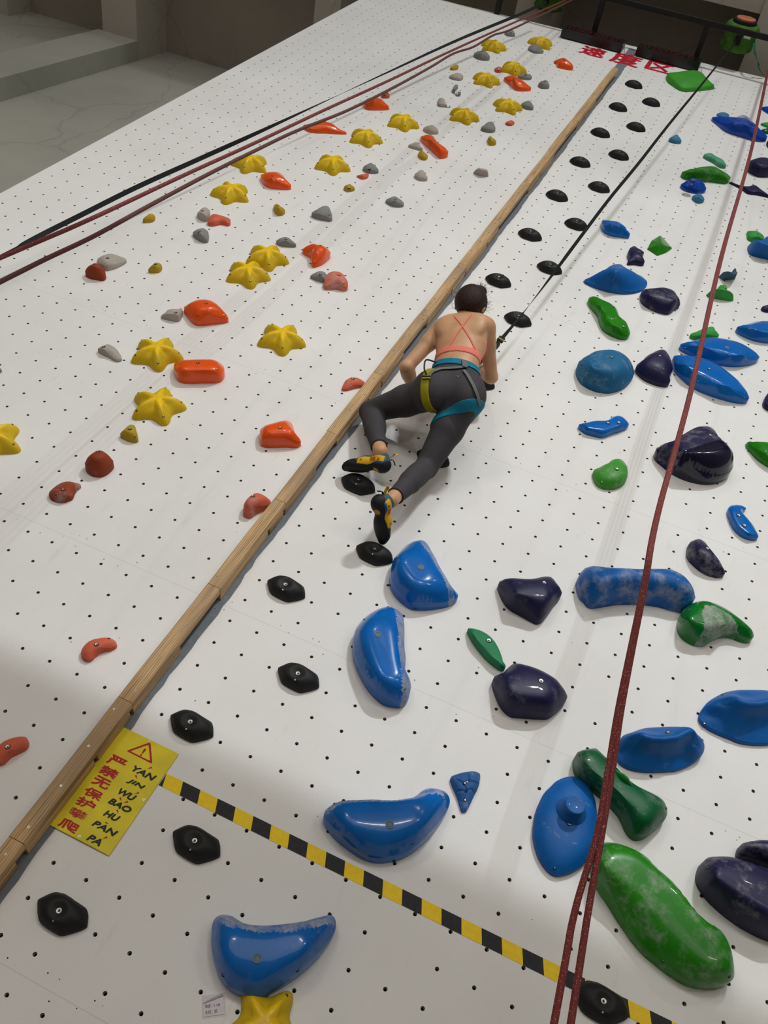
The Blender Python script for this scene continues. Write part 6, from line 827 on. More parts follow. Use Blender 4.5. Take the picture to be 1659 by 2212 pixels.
# ------------------------------------------------------------------ auto-belay drums
def drum(u, v, w, lab, cable_side):
    t = empty('auto_belay', WM(u, v, w)); tag(t, lab, 'belay device', 'green auto-belay drums')
    R, D = .165, .26; m = MB(); n = 40; prf = []
    rr = random.Random(int(u*100)+5)
    for z in np.linspace(-D/2, D/2, 14):
        prf.append((z, R*(1+.03*math.sin(z*40)+rr.uniform(-.02, .02)+(.05 if abs(z-.09) < .02 else 0)-(.08 if abs(z) > .11 else 0))))
    V = []
    for z, r in prf:
        V += [((r+.006*math.sin(i*.9+z*30))*math.cos(i*2*math.pi/n), (r+.006*math.cos(i*1.3+z*22))*math.sin(i*2*math.pi/n), z) for i in range(n)]
    F = [(q*n+i, q*n+(i+1) % n, (q+1)*n+(i+1) % n, (q+1)*n+i) for q in range(len(prf)-1) for i in range(n)]+[tuple(range(n))[::-1], tuple(range((len(prf)-1)*n, len(prf)*n))]
    m.add(V, F); m.build('fabric_cover', [plain('green_fabric', srgb(62,104,30), .8, 0, .35, 14, .4)], t, smooth=True)
    m = MB(); m.cyl((0,0,D/2), (0,0,D/2+.03), .128, .12, n=32); m.build('drum_rim', [M_DARK], t, smooth=False)
    m = MB(); m.cyl((.0,.005,D/2+.028), (0,.005,D/2+.045), .100, n=32); m.build('side_plate', [plain('copper_plate', srgb(190,112,84), .5, .1)], t)
    m = MB(); m.box(-.03, .03, -R-.02, -R+.02, -.045, .045); m.build('strap_outlet', [M_DARK], t)
    m = MB(); m.box(.045, .115, -R+.0, -R+.035, .03, .09); m.build('paper_label', [plain('label_paper', (.62,.64,.60), .6)], t)
    m = MB(); m.box(-.05, .05, R-.03, R+.10, -.06, .06); m.build('hanging_bracket', [M_BLACKSTEEL], t)
    return t
drum(DRUM[0], DRUM[1], DRUM[2], 'green fabric-wrapped auto-belay drum with copper side plate, upper right', 1)
drum(DRUM2[0], DRUM2[1], DRUM2[2], 'green fabric-wrapped auto-belay drum cut by the top edge', -1)
# carrying tether of the right-hand drum
m = MB(); m.ribbon([WP(*p) for p in TETHER], [WP(0,0,1)-WP(0,0,0)]*len(TETHER), .03, .0015); o = m.build('green_tether', [plain('green_webbing', srgb(20,92,62), .7, 0, .1, 60)])
tag(o, 'green webbing tether hanging from the right auto-belay drum to the wall top', 'strap')
# ------------------------------------------------------------------ ropes and straps
def smooth_path(pts, n):
    P = [np.array(p, float) for p in pts]; P = [2*P[0]-P[1]]+P+[2*P[-1]-P[-2]]; out = []
    for i in range(1, len(P)-2):
        p0, p1, p2, p3 = P[i-1:i+3]
        for t in np.arange(n)/n: out.append(.5*((2*p1)+(p2-p0)*t+(2*p0-5*p1+4*p2-p3)*t*t+(-p0+3*p1-3*p2+p3)*t**3))
    out.append(P[-2]); return out
def rope_material(name, c0, c1):
    m, nt, b = new_mat(name); L = nt.links; tc = N(nt, 'ShaderNodeTexCoord')
    w = N(nt, 'ShaderNodeTexWave', i_Scale=75.0, i_Distortion=1.5); w.bands_direction = 'DIAGONAL'; L.new(tc.outputs['Object'], w.inputs['Vector'])
    n = N(nt, 'ShaderNodeTexNoise', i_Scale=330.0, i_Detail=1.0); L.new(tc.outputs['Object'], n.inputs['Vector'])
    r = N(nt, 'ShaderNodeMapRange', i_1=.64, i_2=.68, i_3=0.0, i_4=.8); L.new(n.outputs['Fac'], r.inputs[0])
    mx = N(nt, 'ShaderNodeMix', data_type='RGBA'); L.new(r.outputs[0], mx.inputs[0]); mx.inputs[6].default_value = c0; mx.inputs[7].default_value = c1
    L.new(mx.outputs[2], b.inputs['Base Color']); b.inputs['Roughness'].default_value = .75
    bp = N(nt, 'ShaderNodeBump', i_Strength=.5, i_Distance=.001); L.new(w.outputs['Fac'], bp.inputs['Height']); L.new(bp.outputs[0], b.inputs['Normal'])
    return m
M_ROPE = rope_material('red_rope', srgb(112,36,36), srgb(196,150,128))
M_ROPE2 = rope_material('dark_red_rope', srgb(92,48,44), srgb(120,84,74))
def rope(name, pts, r, mat, lab, cat='rope', group=None):
    m = MB(); P = [WP(*p) for p in smooth_path(pts, 8)]; m.tube(P, r, 10); o = m.build(name, [mat], smooth=True); tag(o, lab, cat, group); return o
rope('climbing_rope', ROPE_R1, .0078, M_ROPE, 'red rope strand hanging at right, left one of the pair at the bottom', group='red top ropes at right')
rope('climbing_rope', ROPE_R2, .0078, M_ROPE, 'red rope strand hanging at right, right one of the pair at the bottom', group='red top ropes at right')
rope('climbing_rope', ROPE_L1, .0080, M_ROPE, 'bright red rope slanting across the upper left, middle line of three', group='ropes slanting across the upper left')
rope('climbing_rope', ROPE_L2, .0080, M_ROPE2, 'dull dark red rope slanting across the upper left, lowest line of three', group='ropes slanting across the upper left')
M_WEB = plain('black_webbing', (.010,.013,.014), .75, 0, .2, 80)
def strap(pts, width, turns, ph, lab, mb=None):
    P = [WP(*p) for p in smooth_path(pts, 14)]; nr = []
    d0 = (P[-1]-P[0]).normalized(); a = d0.cross(cam.matrix_world.translation-P[len(P)//2]).normalized(); c = a.cross(d0)
    for i in range(len(P)):
        t = i/(len(P)-1); th = turns(t)+ph; nr.append(c*math.cos(th)+a*math.sin(th))
    m = MB(); m.ribbon(P, nr, width, .001); o = m.build('belay_strap', [M_WEB]); tag(o, lab, 'strap', 'black belay straps'); return o
strap(STRAP_R, .025, TW_R, 0, 'black flat strap running from the right drum down to the climber')
strap(STRAP_L, .030, TW_L, 0, 'black flat strap slanting across the upper left, topmost line of three')
# ------------------------------------------------------------------ the climber (all in wall metres: u, v, w)
JT = {'P': (-.265,2.366,.348), 'hL': (-.328,2.315,.335), 'hR': (-.185,2.352,.330), 'kL': (-.640,2.278,.100), 'kR': (-.225,2.005,.125),
 'aL': (-.447,1.948,.172), 'aR': (-.262,1.642,.205), 'C7': (-.381,2.817,.45), 'sL': (-.480,2.752,.385), 'sR': (-.258,2.795,.458),
 'eL': (-.549,2.486,.285), 'eR': (-.160,2.760,.205), 'wL': (-.527,2.590,.090), 'wR': (-.254,2.938,.100), 'hd': (-.386,2.920,.472)}
JT = {a: np.array(b_, float) for a, b_ in JT.items()}
def nz(v): return v/np.linalg.norm(v)
T_ = nz(JT['C7']-JT['P']); L_ = JT['sR']-JT['sL']; L_ = nz(L_-T_*(L_ @ T_)); B_ = np.cross(L_, T_)        # up the spine, to her right, out of the back
def tp(a, l=0, t=0, b=0): return JT[a]+L_*l+T_*t+B_*b
SP = JT['C7']-JT['P']
def ts(f, l=0, b=0): return JT['P']+SP*f+L_*l+B_*b
def cone(p0, p1, r0, r1): return ('c', np.array(p0), np.array(p1), r0, r1)
def ell(c, A, r): return ('e', np.array(c), np.array(A), np.array(r))
FR = (L_, T_, B_)
def bone_frame(a, b):
    d = nz(b-a); x = np.cross(d, np.array([0, 0, 1.])); x = nz(x); return (x, d, np.cross(x, d))
TORSO = [(ell(ts(0,0,0), FR, (.150,.125,.100)), .03), (ell(tp('hL',-.012,-.02,.035), FR, (.092,.105,.088)), .04), (ell(tp('hR',.012,-.02,.035), FR, (.092,.105,.088)), .025),
 (ell(ts(.34,0,-.005), FR, (.112,.13,.080)), .05), (ell(ts(.66,0,-.015), FR, (.130,.150,.092)), .05), (ell(ts(.86,0,-.005), FR, (.132,.095,.072)), .04),
 (ell(ts(.68,.060,-.085), FR, (.050,.048,.042)), .02), (ell(ts(.68,-.060,-.085), FR, (.050,.048,.042)), .02),
 (cone(ts(.93,-.08), JT['sL'], .046, .047), .03), (cone(ts(.93,.08), JT['sR'], .046, .047), .03), (cone(ts(.96,-.03), ts(.90,-.11,.01), .036, .034), .03), (cone(ts(.96,.03), ts(.90,.11,.01), .036, .034), .03),
 (ell(ts(.80,.085,.045), FR, (.045,.062,.028)), .025), (ell(ts(.80,-.085,.045), FR, (.045,.062,.028)), .025)]
def leg(h, k, a, side):
    hk = bone_frame(JT[h], JT[k]); d1 = nz(JT[k]-JT[h]); d2 = nz(JT[a]-JT[k])
    back = nz(np.cross(np.cross(d1, d2), d2)); back = -back if back @ (d1) > 0 else back   # calf side of the shin
    cb = -nz(d1-(d1 @ d2)*d2) if np.linalg.norm(d1-(d1 @ d2)*d2) > 1e-6 else B_
    mid = JT[k]+(JT[a]-JT[k])*.30
    return [(cone(JT[h], JT[h]+(JT[k]-JT[h])*.45, .082, .074), .03), (cone(JT[h]+(JT[k]-JT[h])*.45, JT[k], .074, .051), .02), (cone(JT[k], JT[k]+(JT[a]-JT[k])*.5, .048, .045), .015),
            (cone(JT[k]+(JT[a]-JT[k])*.5, JT[a], .045, .031), .015), (ell(mid+cb*.014, bone_frame(JT[k], JT[a]), (.043,.10,.043)), .03)]
LEGS = leg('hL', 'kL', 'aL', -1)+leg('hR', 'kR', 'aR', 1)
def arm(s, e, w):
    m = JT[e]+(JT[w]-JT[e])*.28
    return [(cone(JT[s], JT[e], .043, .034), .02), (cone(JT[s], JT[s]+(JT[e]-JT[s])*.35, .046, .042), .02), (cone(JT[e], JT[w], .036, .024), .012), (ell(m, bone_frame(JT[e], JT[w]), (.037,.085,.035)), .02)]
def hand(w, kn, dx, over, tip, th):
    # palm, four unequal bent fingers hooked over the hold edge, and a thumb leaving the side of the palm
    out = []; W = JT[w]; kn = np.array(kn, float); dx = nz(np.array(dx, float)); up = nz(kn-W)
    out.append((ell((W*.45+kn*.55), (dx, up, np.cross(dx, up)), (.037,.046,.015)), .012)); out.append((cone(W, W*.5+kn*.5, .022, .020), .015))
    for i, (o, L) in enumerate(((-.029,.92), (-.010,1.0), (.010,.97), (.028,.80))):
        a = kn+dx*o+up*(.004 if i in (1, 2) else -.003); b = a+(np.array(over)-kn)*L; c = b+(np.array(tip)-np.array(over))*L
        out += [(cone(a-up*.014, a, .0098, .0094), .006), (cone(a, b, .0092, .0084), .003), (cone(b, c, .0084, .0070), .003)]
    s = th; a = W*.72+kn*.28+dx*.026*s; b = a+dx*.022*s+up*.022; c = b+up*.026-np.array([0, 0, .016])+dx*.004*s
    out += [(cone(a, b, .0130, .0105), .008), (cone(b, c, .0102, .0085), .003)]
    return out
ARMS = arm('sL', 'eL', 'wL')+arm('sR', 'eR', 'wR')
HANDS = hand('wR', (-.247,3.004,.084), (1,0,0), (-.245,3.030,.060), (-.246,2.998,.034), -1)+hand('wL', (-.508,2.648,.084), (1,0,0), (-.503,2.670,.060), (-.502,2.634,.034), 1)
HU = nz(nz(JT['hd']-JT['C7'])*.75+np.array([0,1,0])*.25+np.array([0,0,.1])); HLt = nz(L_-HU*(L_ @ HU)); HB = np.cross(HLt, HU); HF = (HLt, HU, HB); HC = JT['hd']
def hp(l, u, b): return HC+HLt*l+HU*u+HB*b
HEAD = [(cone(tp('C7',0,-.02,-.015), hp(0,-.04,-.0), .050, .048), .02), (ell(hp(0,.012,.008), HF, (.072,.095,.088)), .02), (ell(hp(0,-.045,-.045), HF, (.052,.055,.050)), .03),
 (cone(hp(0,-.005,-.088), hp(0,-.030,-.102), .009, .012), .012), (ell(hp(.075,-.01,.005), HF, (.008,.030,.018)), .008), (ell(hp(-.075,-.01,.005), HF, (.008,.030,.018)), .008),
 (ell(hp(0,-.058,-.088), HF, (.020,.008,.008)), .008), (ell(hp(0,-.088,-.075), HF, (.022,.016,.018)), .015), (cone(hp(-.045,.012,-.072), hp(.045,.012,-.072), .012, .012), .02)]
def foot(a, heel, toe): return [(cone(JT[a], heel*.85+toe*.15, .030, .023), .02), (cone(heel*.9+toe*.1, heel*.3+toe*.7, .021, .015), .01)]
SH = {'L': (np.array((-.368,1.880,.128)), np.array((-.596,1.870,.050)), np.array((-.12,.78,.58))), 'R': (np.array((-.318,1.542,.262)), np.array((-.236,1.520,.045)), np.array((.42,.90,.05)))}
def shoe_frame(k):
    H, T, U = SH[k]; f = nz(T-H); u = nz(U-f*(U @ f)); return H, f, np.cross(u, f), u, np.linalg.norm(T-H)
def sp(k, x, y, z):
    H, f, s, u, L = shoe_frame(k); return H+f*x+s*y+u*z
FEET = foot('aL', sp('L',.03,0,.032), sp('L',.235,0,.018))+foot('aR', sp('R',.03,0,.032), sp('R',.225,0,.018))
BODY = TORSO+LEGS+ARMS+HEAD+FEET+HANDS
def sdf_prim(pr, X):
    if pr[0] == 'c':
        _, a, b, r0, r1 = pr; ab = b-a; t = np.clip(((X-a) @ ab)/(ab @ ab+1e-12), 0, 1); return np.linalg.norm(X-(a+t[..., None]*ab), axis=-1)-(r0+(r1-r0)*t)
    _, c, A, r = pr; q = (X-c) @ np.array(A).T; k0 = np.linalg.norm(q/r, axis=-1); k1 = np.linalg.norm(q/(r*r), axis=-1); return k0*(k0-1)/(k1+1e-9)
def prim_box(pr):
    if pr[0] == 'c': r = max(pr[3], pr[4]); return np.minimum(pr[1], pr[2])-r, np.maximum(pr[1], pr[2])+r
    r = max(pr[3]); return pr[1]-r, pr[1]+r
def sdf(prims, X):
    d = np.full(X.shape[:-1], .5)
    for pr, k in prims:
        e = sdf_prim(pr, X); h = np.clip(.5+.5*(d-e)/k, 0, 1); d = d*(1-h)+e*h-k*h*(1-h)
    return d
def field(prims, lo, hi, vx):
    n = np.ceil((hi-lo)/vx).astype(int)+1; ax = [lo[i]+np.arange(n[i])*vx for i in range(3)]; D = np.full(n, .3)
    for pr, k in prims:
        a, b = prim_box(pr); m = k+.03; i0 = np.clip(((a-m-lo)/vx).astype(int), 0, n-1); i1 = np.clip(((b+m-lo)/vx).astype(int)+2, 0, n)
        if (i1 <= i0).any(): continue
        sl = tuple(slice(x, y) for x, y in zip(i0, i1)); X = np.stack(np.meshgrid(*[ax[i][sl[i]] for i in range(3)], indexing='ij'), -1)
        e = sdf_prim(pr, X); d = D[sl]; h = np.clip(.5+.5*(d-e)/k, 0, 1); D[sl] = d*(1-h)+e*h-k*h*(1-h)
    return D, ax
def bounds(prims, m=.02):
    bx = [prim_box(p) for p, _ in prims]; return np.min([b[0] for b in bx], 0)-m, np.max([b[1] for b in bx], 0)+m
def surface_net(D, lo, vx):
    """numpy surface nets: closed quad mesh of the zero level"""
    S_ = D < 0; n = np.array(D.shape); c = n-1
    cnt = np.zeros(c, int)
    for dx in (0, 1):
        for dy in (0, 1):
            for dz in (0, 1): cnt += S_[dx:dx+c[0], dy:dy+c[1], dz:dz+c[2]]
    act = (cnt > 0) & (cnt < 8); ids = np.full(c, -1); I = np.argwhere(act); ids[act] = np.arange(len(I))
    P = np.zeros((len(I), 3)); W = np.zeros(len(I)); cor = [(x, y, z) for x in (0, 1) for y in (0, 1) for z in (0, 1)]
    for a in cor:
        for ax_ in range(3):
            if a[ax_]: continue
            b = list(a); b[ax_] = 1
            da = D[I[:, 0]+a[0], I[:, 1]+a[1], I[:, 2]+a[2]]; db = D[I[:, 0]+b[0], I[:, 1]+b[1], I[:, 2]+b[2]]
            m = (da < 0) != (db < 0); t = np.where(m, da/(da-db+1e-12), 0)
            q = np.array(a, float)[None]+np.eye(3)[ax_][None]*t[:, None]; P += q*m[:, None]; W += m
    V = lo+(I+P/W[:, None])*vx; F = []
    for ax_ in range(3):
        u, v = [(1, 2), (2, 0), (0, 1)][ax_]
        sl0 = [slice(None)]*3; sl1 = [slice(None)]*3; sl0[ax_] = slice(0, n[ax_]-1); sl1[ax_] = slice(1, n[ax_])
        a, b = S_[tuple(sl0)], S_[tuple(sl1)]
        E_ = np.argwhere(a != b); E_ = E_[(E_[:, u] > 0) & (E_[:, v] > 0) & (E_[:, u] < c[u]) & (E_[:, v] < c[v])]
        if not len(E_): continue
        eu = np.eye(3, dtype=int)[u]; ev = np.eye(3, dtype=int)[v]
        q = [ids[tuple((E_-o).T)] for o in (0*eu, eu, eu+ev, ev)]; Q = np.stack(q, 1); flip = a[tuple(E_.T)]
        Q[flip] = Q[flip][:, ::-1]; F.append(Q[(Q >= 0).all(1)][:, ::-1])
    return V, np.vstack(F)
def smooth_mesh(V, F, it=2):
    e = np.vstack([F[:, [0, 1]], F[:, [1, 2]], F[:, [2, 3]], F[:, [3, 0]]])
    for _ in range(it):
        A = np.zeros_like(V); N_ = np.zeros(len(V)); np.add.at(A, e[:, 0], V[e[:, 1]]); np.add.at(A, e[:, 1], V[e[:, 0]]); np.add.at(N_, e[:, 0], 1); np.add.at(N_, e[:, 1], 1)
        V = V*.5+.5*A/np.maximum(N_, 1)[:, None]
    return V
def mesh_of(prims, vx, clip=None, offset=0.0, it=2, box=None):
    lo, hi = box if box else bounds(prims, .02+offset); D, ax = field(prims, lo, hi, vx); D = D-offset
    if clip is not None:
        X = np.stack(np.meshgrid(*ax, indexing='ij'), -1); D = np.maximum(D, clip(X))
    D[0], D[-1], D[:, 0], D[:, -1], D[:, :, 0], D[:, :, -1] = .1, .1, .1, .1, .1, .1
    V, F = surface_net(D, lo, vx); return smooth_mesh(V, F, it), F
def plane(p, n): p = np.array(p, float); n = nz(np.array(n, float)); return lambda X: (X-p) @ n     # positive on the n side
BRA_A = [[-0.4241, 2.7602, 0.4907, -0.4299, 0.0019, 0.9029], [-0.4046, 2.733, 0.4981, -0.3847, -0.1247, 0.9146], [-0.3871, 2.7131, 0.5011, -0.3076, -0.1987, 0.9305], [-0.3703, 2.6964, 0.5021, -0.236, -0.2368, 0.9424], [-0.3542, 2.682, 0.5017, -0.1672, -0.2499, 0.9537], [-0.3372, 2.6641, 0.4996, -0.0982, -0.2435, 0.9649], [-0.3205, 2.6477, 0.4966, -0.0266, -0.2389, 0.9707], [-0.3044, 2.633, 0.4925, 0.059, -0.2549, 0.9652], [-0.2885, 2.6198, 0.4875, 0.1505, -0.2319, 0.961], [-0.2686, 2.6024, 0.479, 0.2831, -0.1901, 0.9401], [-0.2492, 2.5875, 0.4688, 0.4342, -0.1322, 0.8911], [-0.2306, 2.5762, 0.4562, 0.6044, -0.055, 0.7948], [-0.2132, 2.5715, 0.4388, 0.8021, 0.0442, 0.5955]]
BRA_B = [[-0.3426, 2.7667, 0.5182, -0.3533, 0.0228, 0.9352], [-0.344, 2.741, 0.5171, -0.3006, -0.095, 0.949], [-0.3465, 2.7203, 0.5131, -0.239, -0.1909, 0.9521], [-0.3491, 2.701, 0.5083, -0.1517, -0.2255, 0.9623], [-0.352, 2.682, 0.5033, -0.155, -0.2479, 0.9563], [-0.3538, 2.6634, 0.498, -0.184, -0.26, 0.9479], [-0.3557, 2.6452, 0.4926, -0.2177, -0.2605, 0.9406], [-0.3577, 2.6279, 0.4865, -0.242, -0.304, 0.9214], [-0.3598, 2.6108, 0.4803, -0.2796, -0.3034, 0.9109], [-0.3619, 2.591, 0.4731, -0.3253, -0.3014, 0.8963], [-0.3642, 2.5717, 0.4655, -0.3734, -0.3017, 0.8772], [-0.3664, 2.5527, 0.4579, -0.4214, -0.3047, 0.8541], [-0.3688, 2.5341, 0.4499, -0.4687, -0.3106, 0.8269]]
WEB_A = [[-0.2405, 2.3998, 0.4662, -0.0257, 0.1006, 0.9946], [-0.2529, 2.3895, 0.4662, -0.0894, 0.0449, 0.995], [-0.2655, 2.3809, 0.465, -0.1457, -0.0079, 0.9893], [-0.2785, 2.3742, 0.4625, -0.2016, -0.0467, 0.9784], [-0.2915, 2.3691, 0.4591, -0.2361, -0.0534, 0.9703], [-0.3035, 2.3643, 0.4564, -0.197, 0.0154, 0.9803], [-0.3149, 2.358, 0.4548, -0.1431, 0.0972, 0.9849], [-0.3258, 2.3494, 0.4547, -0.0912, 0.1691, 0.9814], [-0.3366, 2.3386, 0.4559, -0.069, 0.2016, 0.977], [-0.3414, 2.3267, 0.4579, -0.0529, 0.1749, 0.9832], [-0.3466, 2.3153, 0.4594, -0.0597, 0.1348, 0.9891], [-0.3522, 2.3048, 0.4601, -0.0845, 0.0884, 0.9925], [-0.3585, 2.2952, 0.46, -0.1442, 0.0153, 0.9894], [-0.3611, 2.2831, 0.4592, -0.1727, -0.0776, 0.9819], [-0.3639, 2.2723, 0.4574, -0.2034, -0.1588, 0.9661], [-0.3672, 2.2629, 0.4546, -0.2374, -0.2295, 0.9439], [-0.3706, 2.2544, 0.4512, -0.2731, -0.2937, 0.9161]]
WEB_B = [[-0.2303, 2.3771, 0.4671, 0.0053, -0.0264, 0.9996], [-0.2223, 2.3695, 0.4669, -0.0077, -0.0347, 0.9994], [-0.2143, 2.362, 0.4667, -0.0161, -0.0418, 0.999], [-0.2063, 2.3545, 0.4664, -0.0169, -0.0495, 0.9986], [-0.1981, 2.3469, 0.4663, -0.0084, -0.0598, 0.9982], [-0.1867, 2.334, 0.4652, 0.0143, -0.0915, 0.9957], [-0.1751, 2.3219, 0.4635, 0.058, -0.1285, 0.99], [-0.1637, 2.3108, 0.4609, 0.1188, -0.1673, 0.9787], [-0.1522, 2.3013, 0.4569, 0.2165, -0.2273, 0.9494], [-0.1425, 2.2923, 0.4516, 0.3032, -0.2894, 0.9079], [-0.1332, 2.2846, 0.4454, 0.3894, -0.3425, 0.855], [-0.1241, 2.2785, 0.4379, 0.4767, -0.3841, 0.7907], [-0.1152, 2.2738, 0.4293, 0.5644, -0.4155, 0.7133], [-0.1079, 2.2689, 0.4192, 0.6408, -0.4499, 0.6221], [-0.1009, 2.2653, 0.4081, 0.7155, -0.473, 0.5141], [-0.0942, 2.2636, 0.3954, 0.7879, -0.4801, 0.3858], [-0.088, 2.2649, 0.3803, 0.8584, -0.4603, 0.2266]]
BUCKLE = [[-0.2555, 2.453, 0.4655, 0.0588, -0.0011, 0.9983], [-0.2439, 2.4269, 0.4671, 0.0229, 0.1243, 0.992], [-0.2314, 2.3958, 0.4707, 0.0142, 0.0843, 0.9963]]
LOGO = [[-0.2501, 2.333, 0.4533, -0.1143, -0.2901, 0.9501], [-0.2408, 2.327, 0.4527, -0.1459, -0.2946, 0.9444], [-0.2366, 2.3343, 0.4555, -0.1278, -0.2444, 0.9612]]
YELLOW_P = np.array([-0.3462, 2.2053, 0.3867]); YELLOW_N = [-0.8792, -0.0172, -0.4762]
BLUE_P = np.array([-0.1692, 2.2304, 0.3507]); BLUE_N = [0.5299, -0.7803, -0.3321]
BUNP = np.array([-0.383, 2.9887, 0.515])
def skin_material():
    m, nt, b = new_mat('skin'); L = nt.links; tc = N(nt, 'ShaderNodeTexCoord'); n = N(nt, 'ShaderNodeTexNoise', i_Scale=14.0, i_Detail=5.0); L.new(tc.outputs['Object'], n.inputs['Vector'])
    cr = N(nt, 'ShaderNodeValToRGB'); e = cr.color_ramp.elements; e[0].position = .3; e[0].color = srgb(190,142,104); e[1].position = .7; e[1].color = srgb(206,160,122); L.new(n.outputs['Fac'], cr.inputs[0])
    L.new(cr.outputs[0], b.inputs['Base Color']); b.inputs['Roughness'].default_value = .5
    b.inputs['Subsurface Weight'].default_value = .12; b.inputs['Subsurface Radius'].default_value = (.5,.2,.1); b.inputs['Subsurface Scale'].default_value = .012
    return m
M_SKIN = skin_material()
M_LEG = plain('grey_legging_knit', srgb(64,62,66), .75, 0, .05, 40, .15, bscale=500)
M_BRA = plain('coral_knit', srgb(232,128,112), .7, 0, .04, 40, .15, bscale=400)
M_TEAL = plain('teal_webbing', srgb(10,118,146), .7, 0, .08, 60, .2, bscale=500); M_OLIVE = plain('yellow_green_webbing', srgb(150,144,8), .7, 0, .08, 60, .2, bscale=500)
M_GREYWEB = plain('grey_webbing', srgb(104,108,106), .75, 0, .1, 60); M_HAIR = None
def hair_material():
    m, nt, b = new_mat('dark_brown_hair'); L = nt.links; tc = N(nt, 'ShaderNodeTexCoord'); mp = N(nt, 'ShaderNodeMapping'); mp.inputs['Scale'].default_value = (60, 8, 60); L.new(tc.outputs['Object'], mp.inputs[0])
    n = N(nt, 'ShaderNodeTexNoise', i_Scale=3.0, i_Detail=6.0, i_Distortion=1.0); L.new(mp.outputs[0], n.inputs['Vector']); cr = N(nt, 'ShaderNodeValToRGB'); e = cr.color_ramp.elements
    e[0].position = .35; e[0].color = srgb(20,13,12); e[1].position = .75; e[1].color = srgb(66,38,28); L.new(n.outputs['Fac'], cr.inputs[0]); L.new(cr.outputs[0], b.inputs['Base Color']); b.inputs['Roughness'].default_value = .6; b.inputs['Specular IOR Level'].default_value = .25
    bp = N(nt, 'ShaderNodeBump', i_Strength=.8, i_Distance=.004); L.new(n.outputs['Fac'], bp.inputs['Height']); L.new(bp.outputs[0], b.inputs['Normal']); return m
M_HAIR = hair_material()
FOOT0 = np.array((-.40, 1.50, .10)); CL = WM(*FOOT0)
climber = empty('climber', CL); tag(climber, 'woman seen from behind climbing in coral sports top, grey leggings and harness', 'person')
def pmesh(name, VF, mat, parent=None):
    V, F = VF; return obj(name, V-FOOT0, F, mat, parent or climber, smooth=True)
pmesh('body', mesh_of(BODY, .0048, it=2), M_SKIN)
# clothing: each garment is the body form let out a little and cut at its hems
ankL, ankR = JT['aL']-JT['kL'], JT['aR']-JT['kR']
cutL = plane(JT['kL']+ankL*.90, ankL); cutR = plane(JT['kR']+ankR*.90, ankR); waist = plane(ts(.235), T_+B_*.1)
legprims = TORSO[:3]+[TORSO[3]]+LEGS
def legclip(X):
    nearL = np.linalg.norm(X-JT['aL'], axis=-1) < .16; nearR = np.linalg.norm(X-JT['aR'], axis=-1) < .16
    d = waist(X); d = np.where(nearL, np.maximum(d, cutL(X)), d); return np.where(nearR, np.maximum(d, cutR(X)), d)
leggings = pmesh('leggings', mesh_of(legprims, .0052, legclip, .0045, 2), M_LEG)
for k_, (a, c) in enumerate((('kL', 'aL'), ('kR', 'aR'))):   # stitched hem rings
    p = JT[a]+(JT[c]-JT[a])*.885; d = nz(JT[c]-JT[a]); x, _, y = bone_frame(JT[a], JT[c]); m = MB()
    m.tube([Vector(p-FOOT0+(x*math.cos(t*.2618)+y*math.sin(t*.2618))*.0395) for t in range(25)], .0022, 6); m.build('hem', [M_LEG], leggings, smooth=True)
m = MB(); m.tube([Vector(np.array(q[:3])-FOOT0) for q in LOGO], .0012, 5); m.build('logo', [plain('logo_print', (.42,.42,.42), .5)], leggings)
def band(prims, p, n, half, off, vx=.005, extra=None):
    f = plane(p, n); g = (lambda X: np.abs(f(X))-half) if extra is None else (lambda X: np.maximum(np.abs(f(X))-half, extra(X)))
    return mesh_of(prims, vx, g, off, 2)
bra = pmesh('sports_bra', band(TORSO, ts(.412), T_, .0200, .0045, .004), M_BRA)
front = plane(ts(.5, 0, -.035), B_)       # the cups cover the front only
fp = mesh_of(TORSO, .005, lambda X: np.maximum(np.maximum(plane(ts(.40), -T_)(X), plane(ts(.80), T_)(X)), front(X)+.0), .0045, 2); pmesh('bra_front', fp, M_BRA, bra)
for q in (BRA_A, BRA_B):
    m = MB(); m.ribbon([Vector(np.array(a[:3])-FOOT0) for a in q], [a[3:] for a in q], .0085, .0015); m.build('shoulder_strap', [M_BRA], bra)
# harness
har = pmesh('harness_belt', band(TORSO, ts(.235), T_+B_*.12+L_*.10, .0215, .0105, .004), M_TEAL)
LL = [LEGS[0], LEGS[1], TORSO[1], TORSO[0]]; LR = [LEGS[5], LEGS[6], TORSO[2]]
pmesh('leg_loop', band(LL, YELLOW_P, YELLOW_N, .0205, .0095, .004, plane(ts(.03), T_)), M_OLIVE, har)
pmesh('leg_loop', band(LR, BLUE_P, BLUE_N, .0205, .0095, .004, plane(ts(-.05), T_)), M_TEAL, har)
for q, w in ((WEB_A, .018), (WEB_B, .016)):
    m = MB(); m.ribbon([Vector(np.array(a[:3])-FOOT0) for a in q], [a[3:] for a in q], w, .0015); m.build('riser_webbing', [M_GREYWEB], har)
m = MB(); m.ribbon([Vector(np.array(a[:3])-FOOT0) for a in BUCKLE], [a[3:] for a in BUCKLE], .026, .003); m.build('buckle', [M_GREYWEB], har)
q = [np.array(BUCKLE[0][:3])-FOOT0, np.array(WEB_A[-1][:3])-FOOT0]; gl0 = ts(.25, -.085, .06)-FOOT0
m = MB(); m.tube([Vector(v) for v in smooth_path([gl0, gl0+L_*-.045+B_*.03-T_*.01, q[1]+B_*.02+T_*.03-L_*.015, q[1]], 6)], .0042, 7); m.build('gear_loop', [plain('black_rubber_loop', (.02,.02,.02), .5)], har, smooth=True)
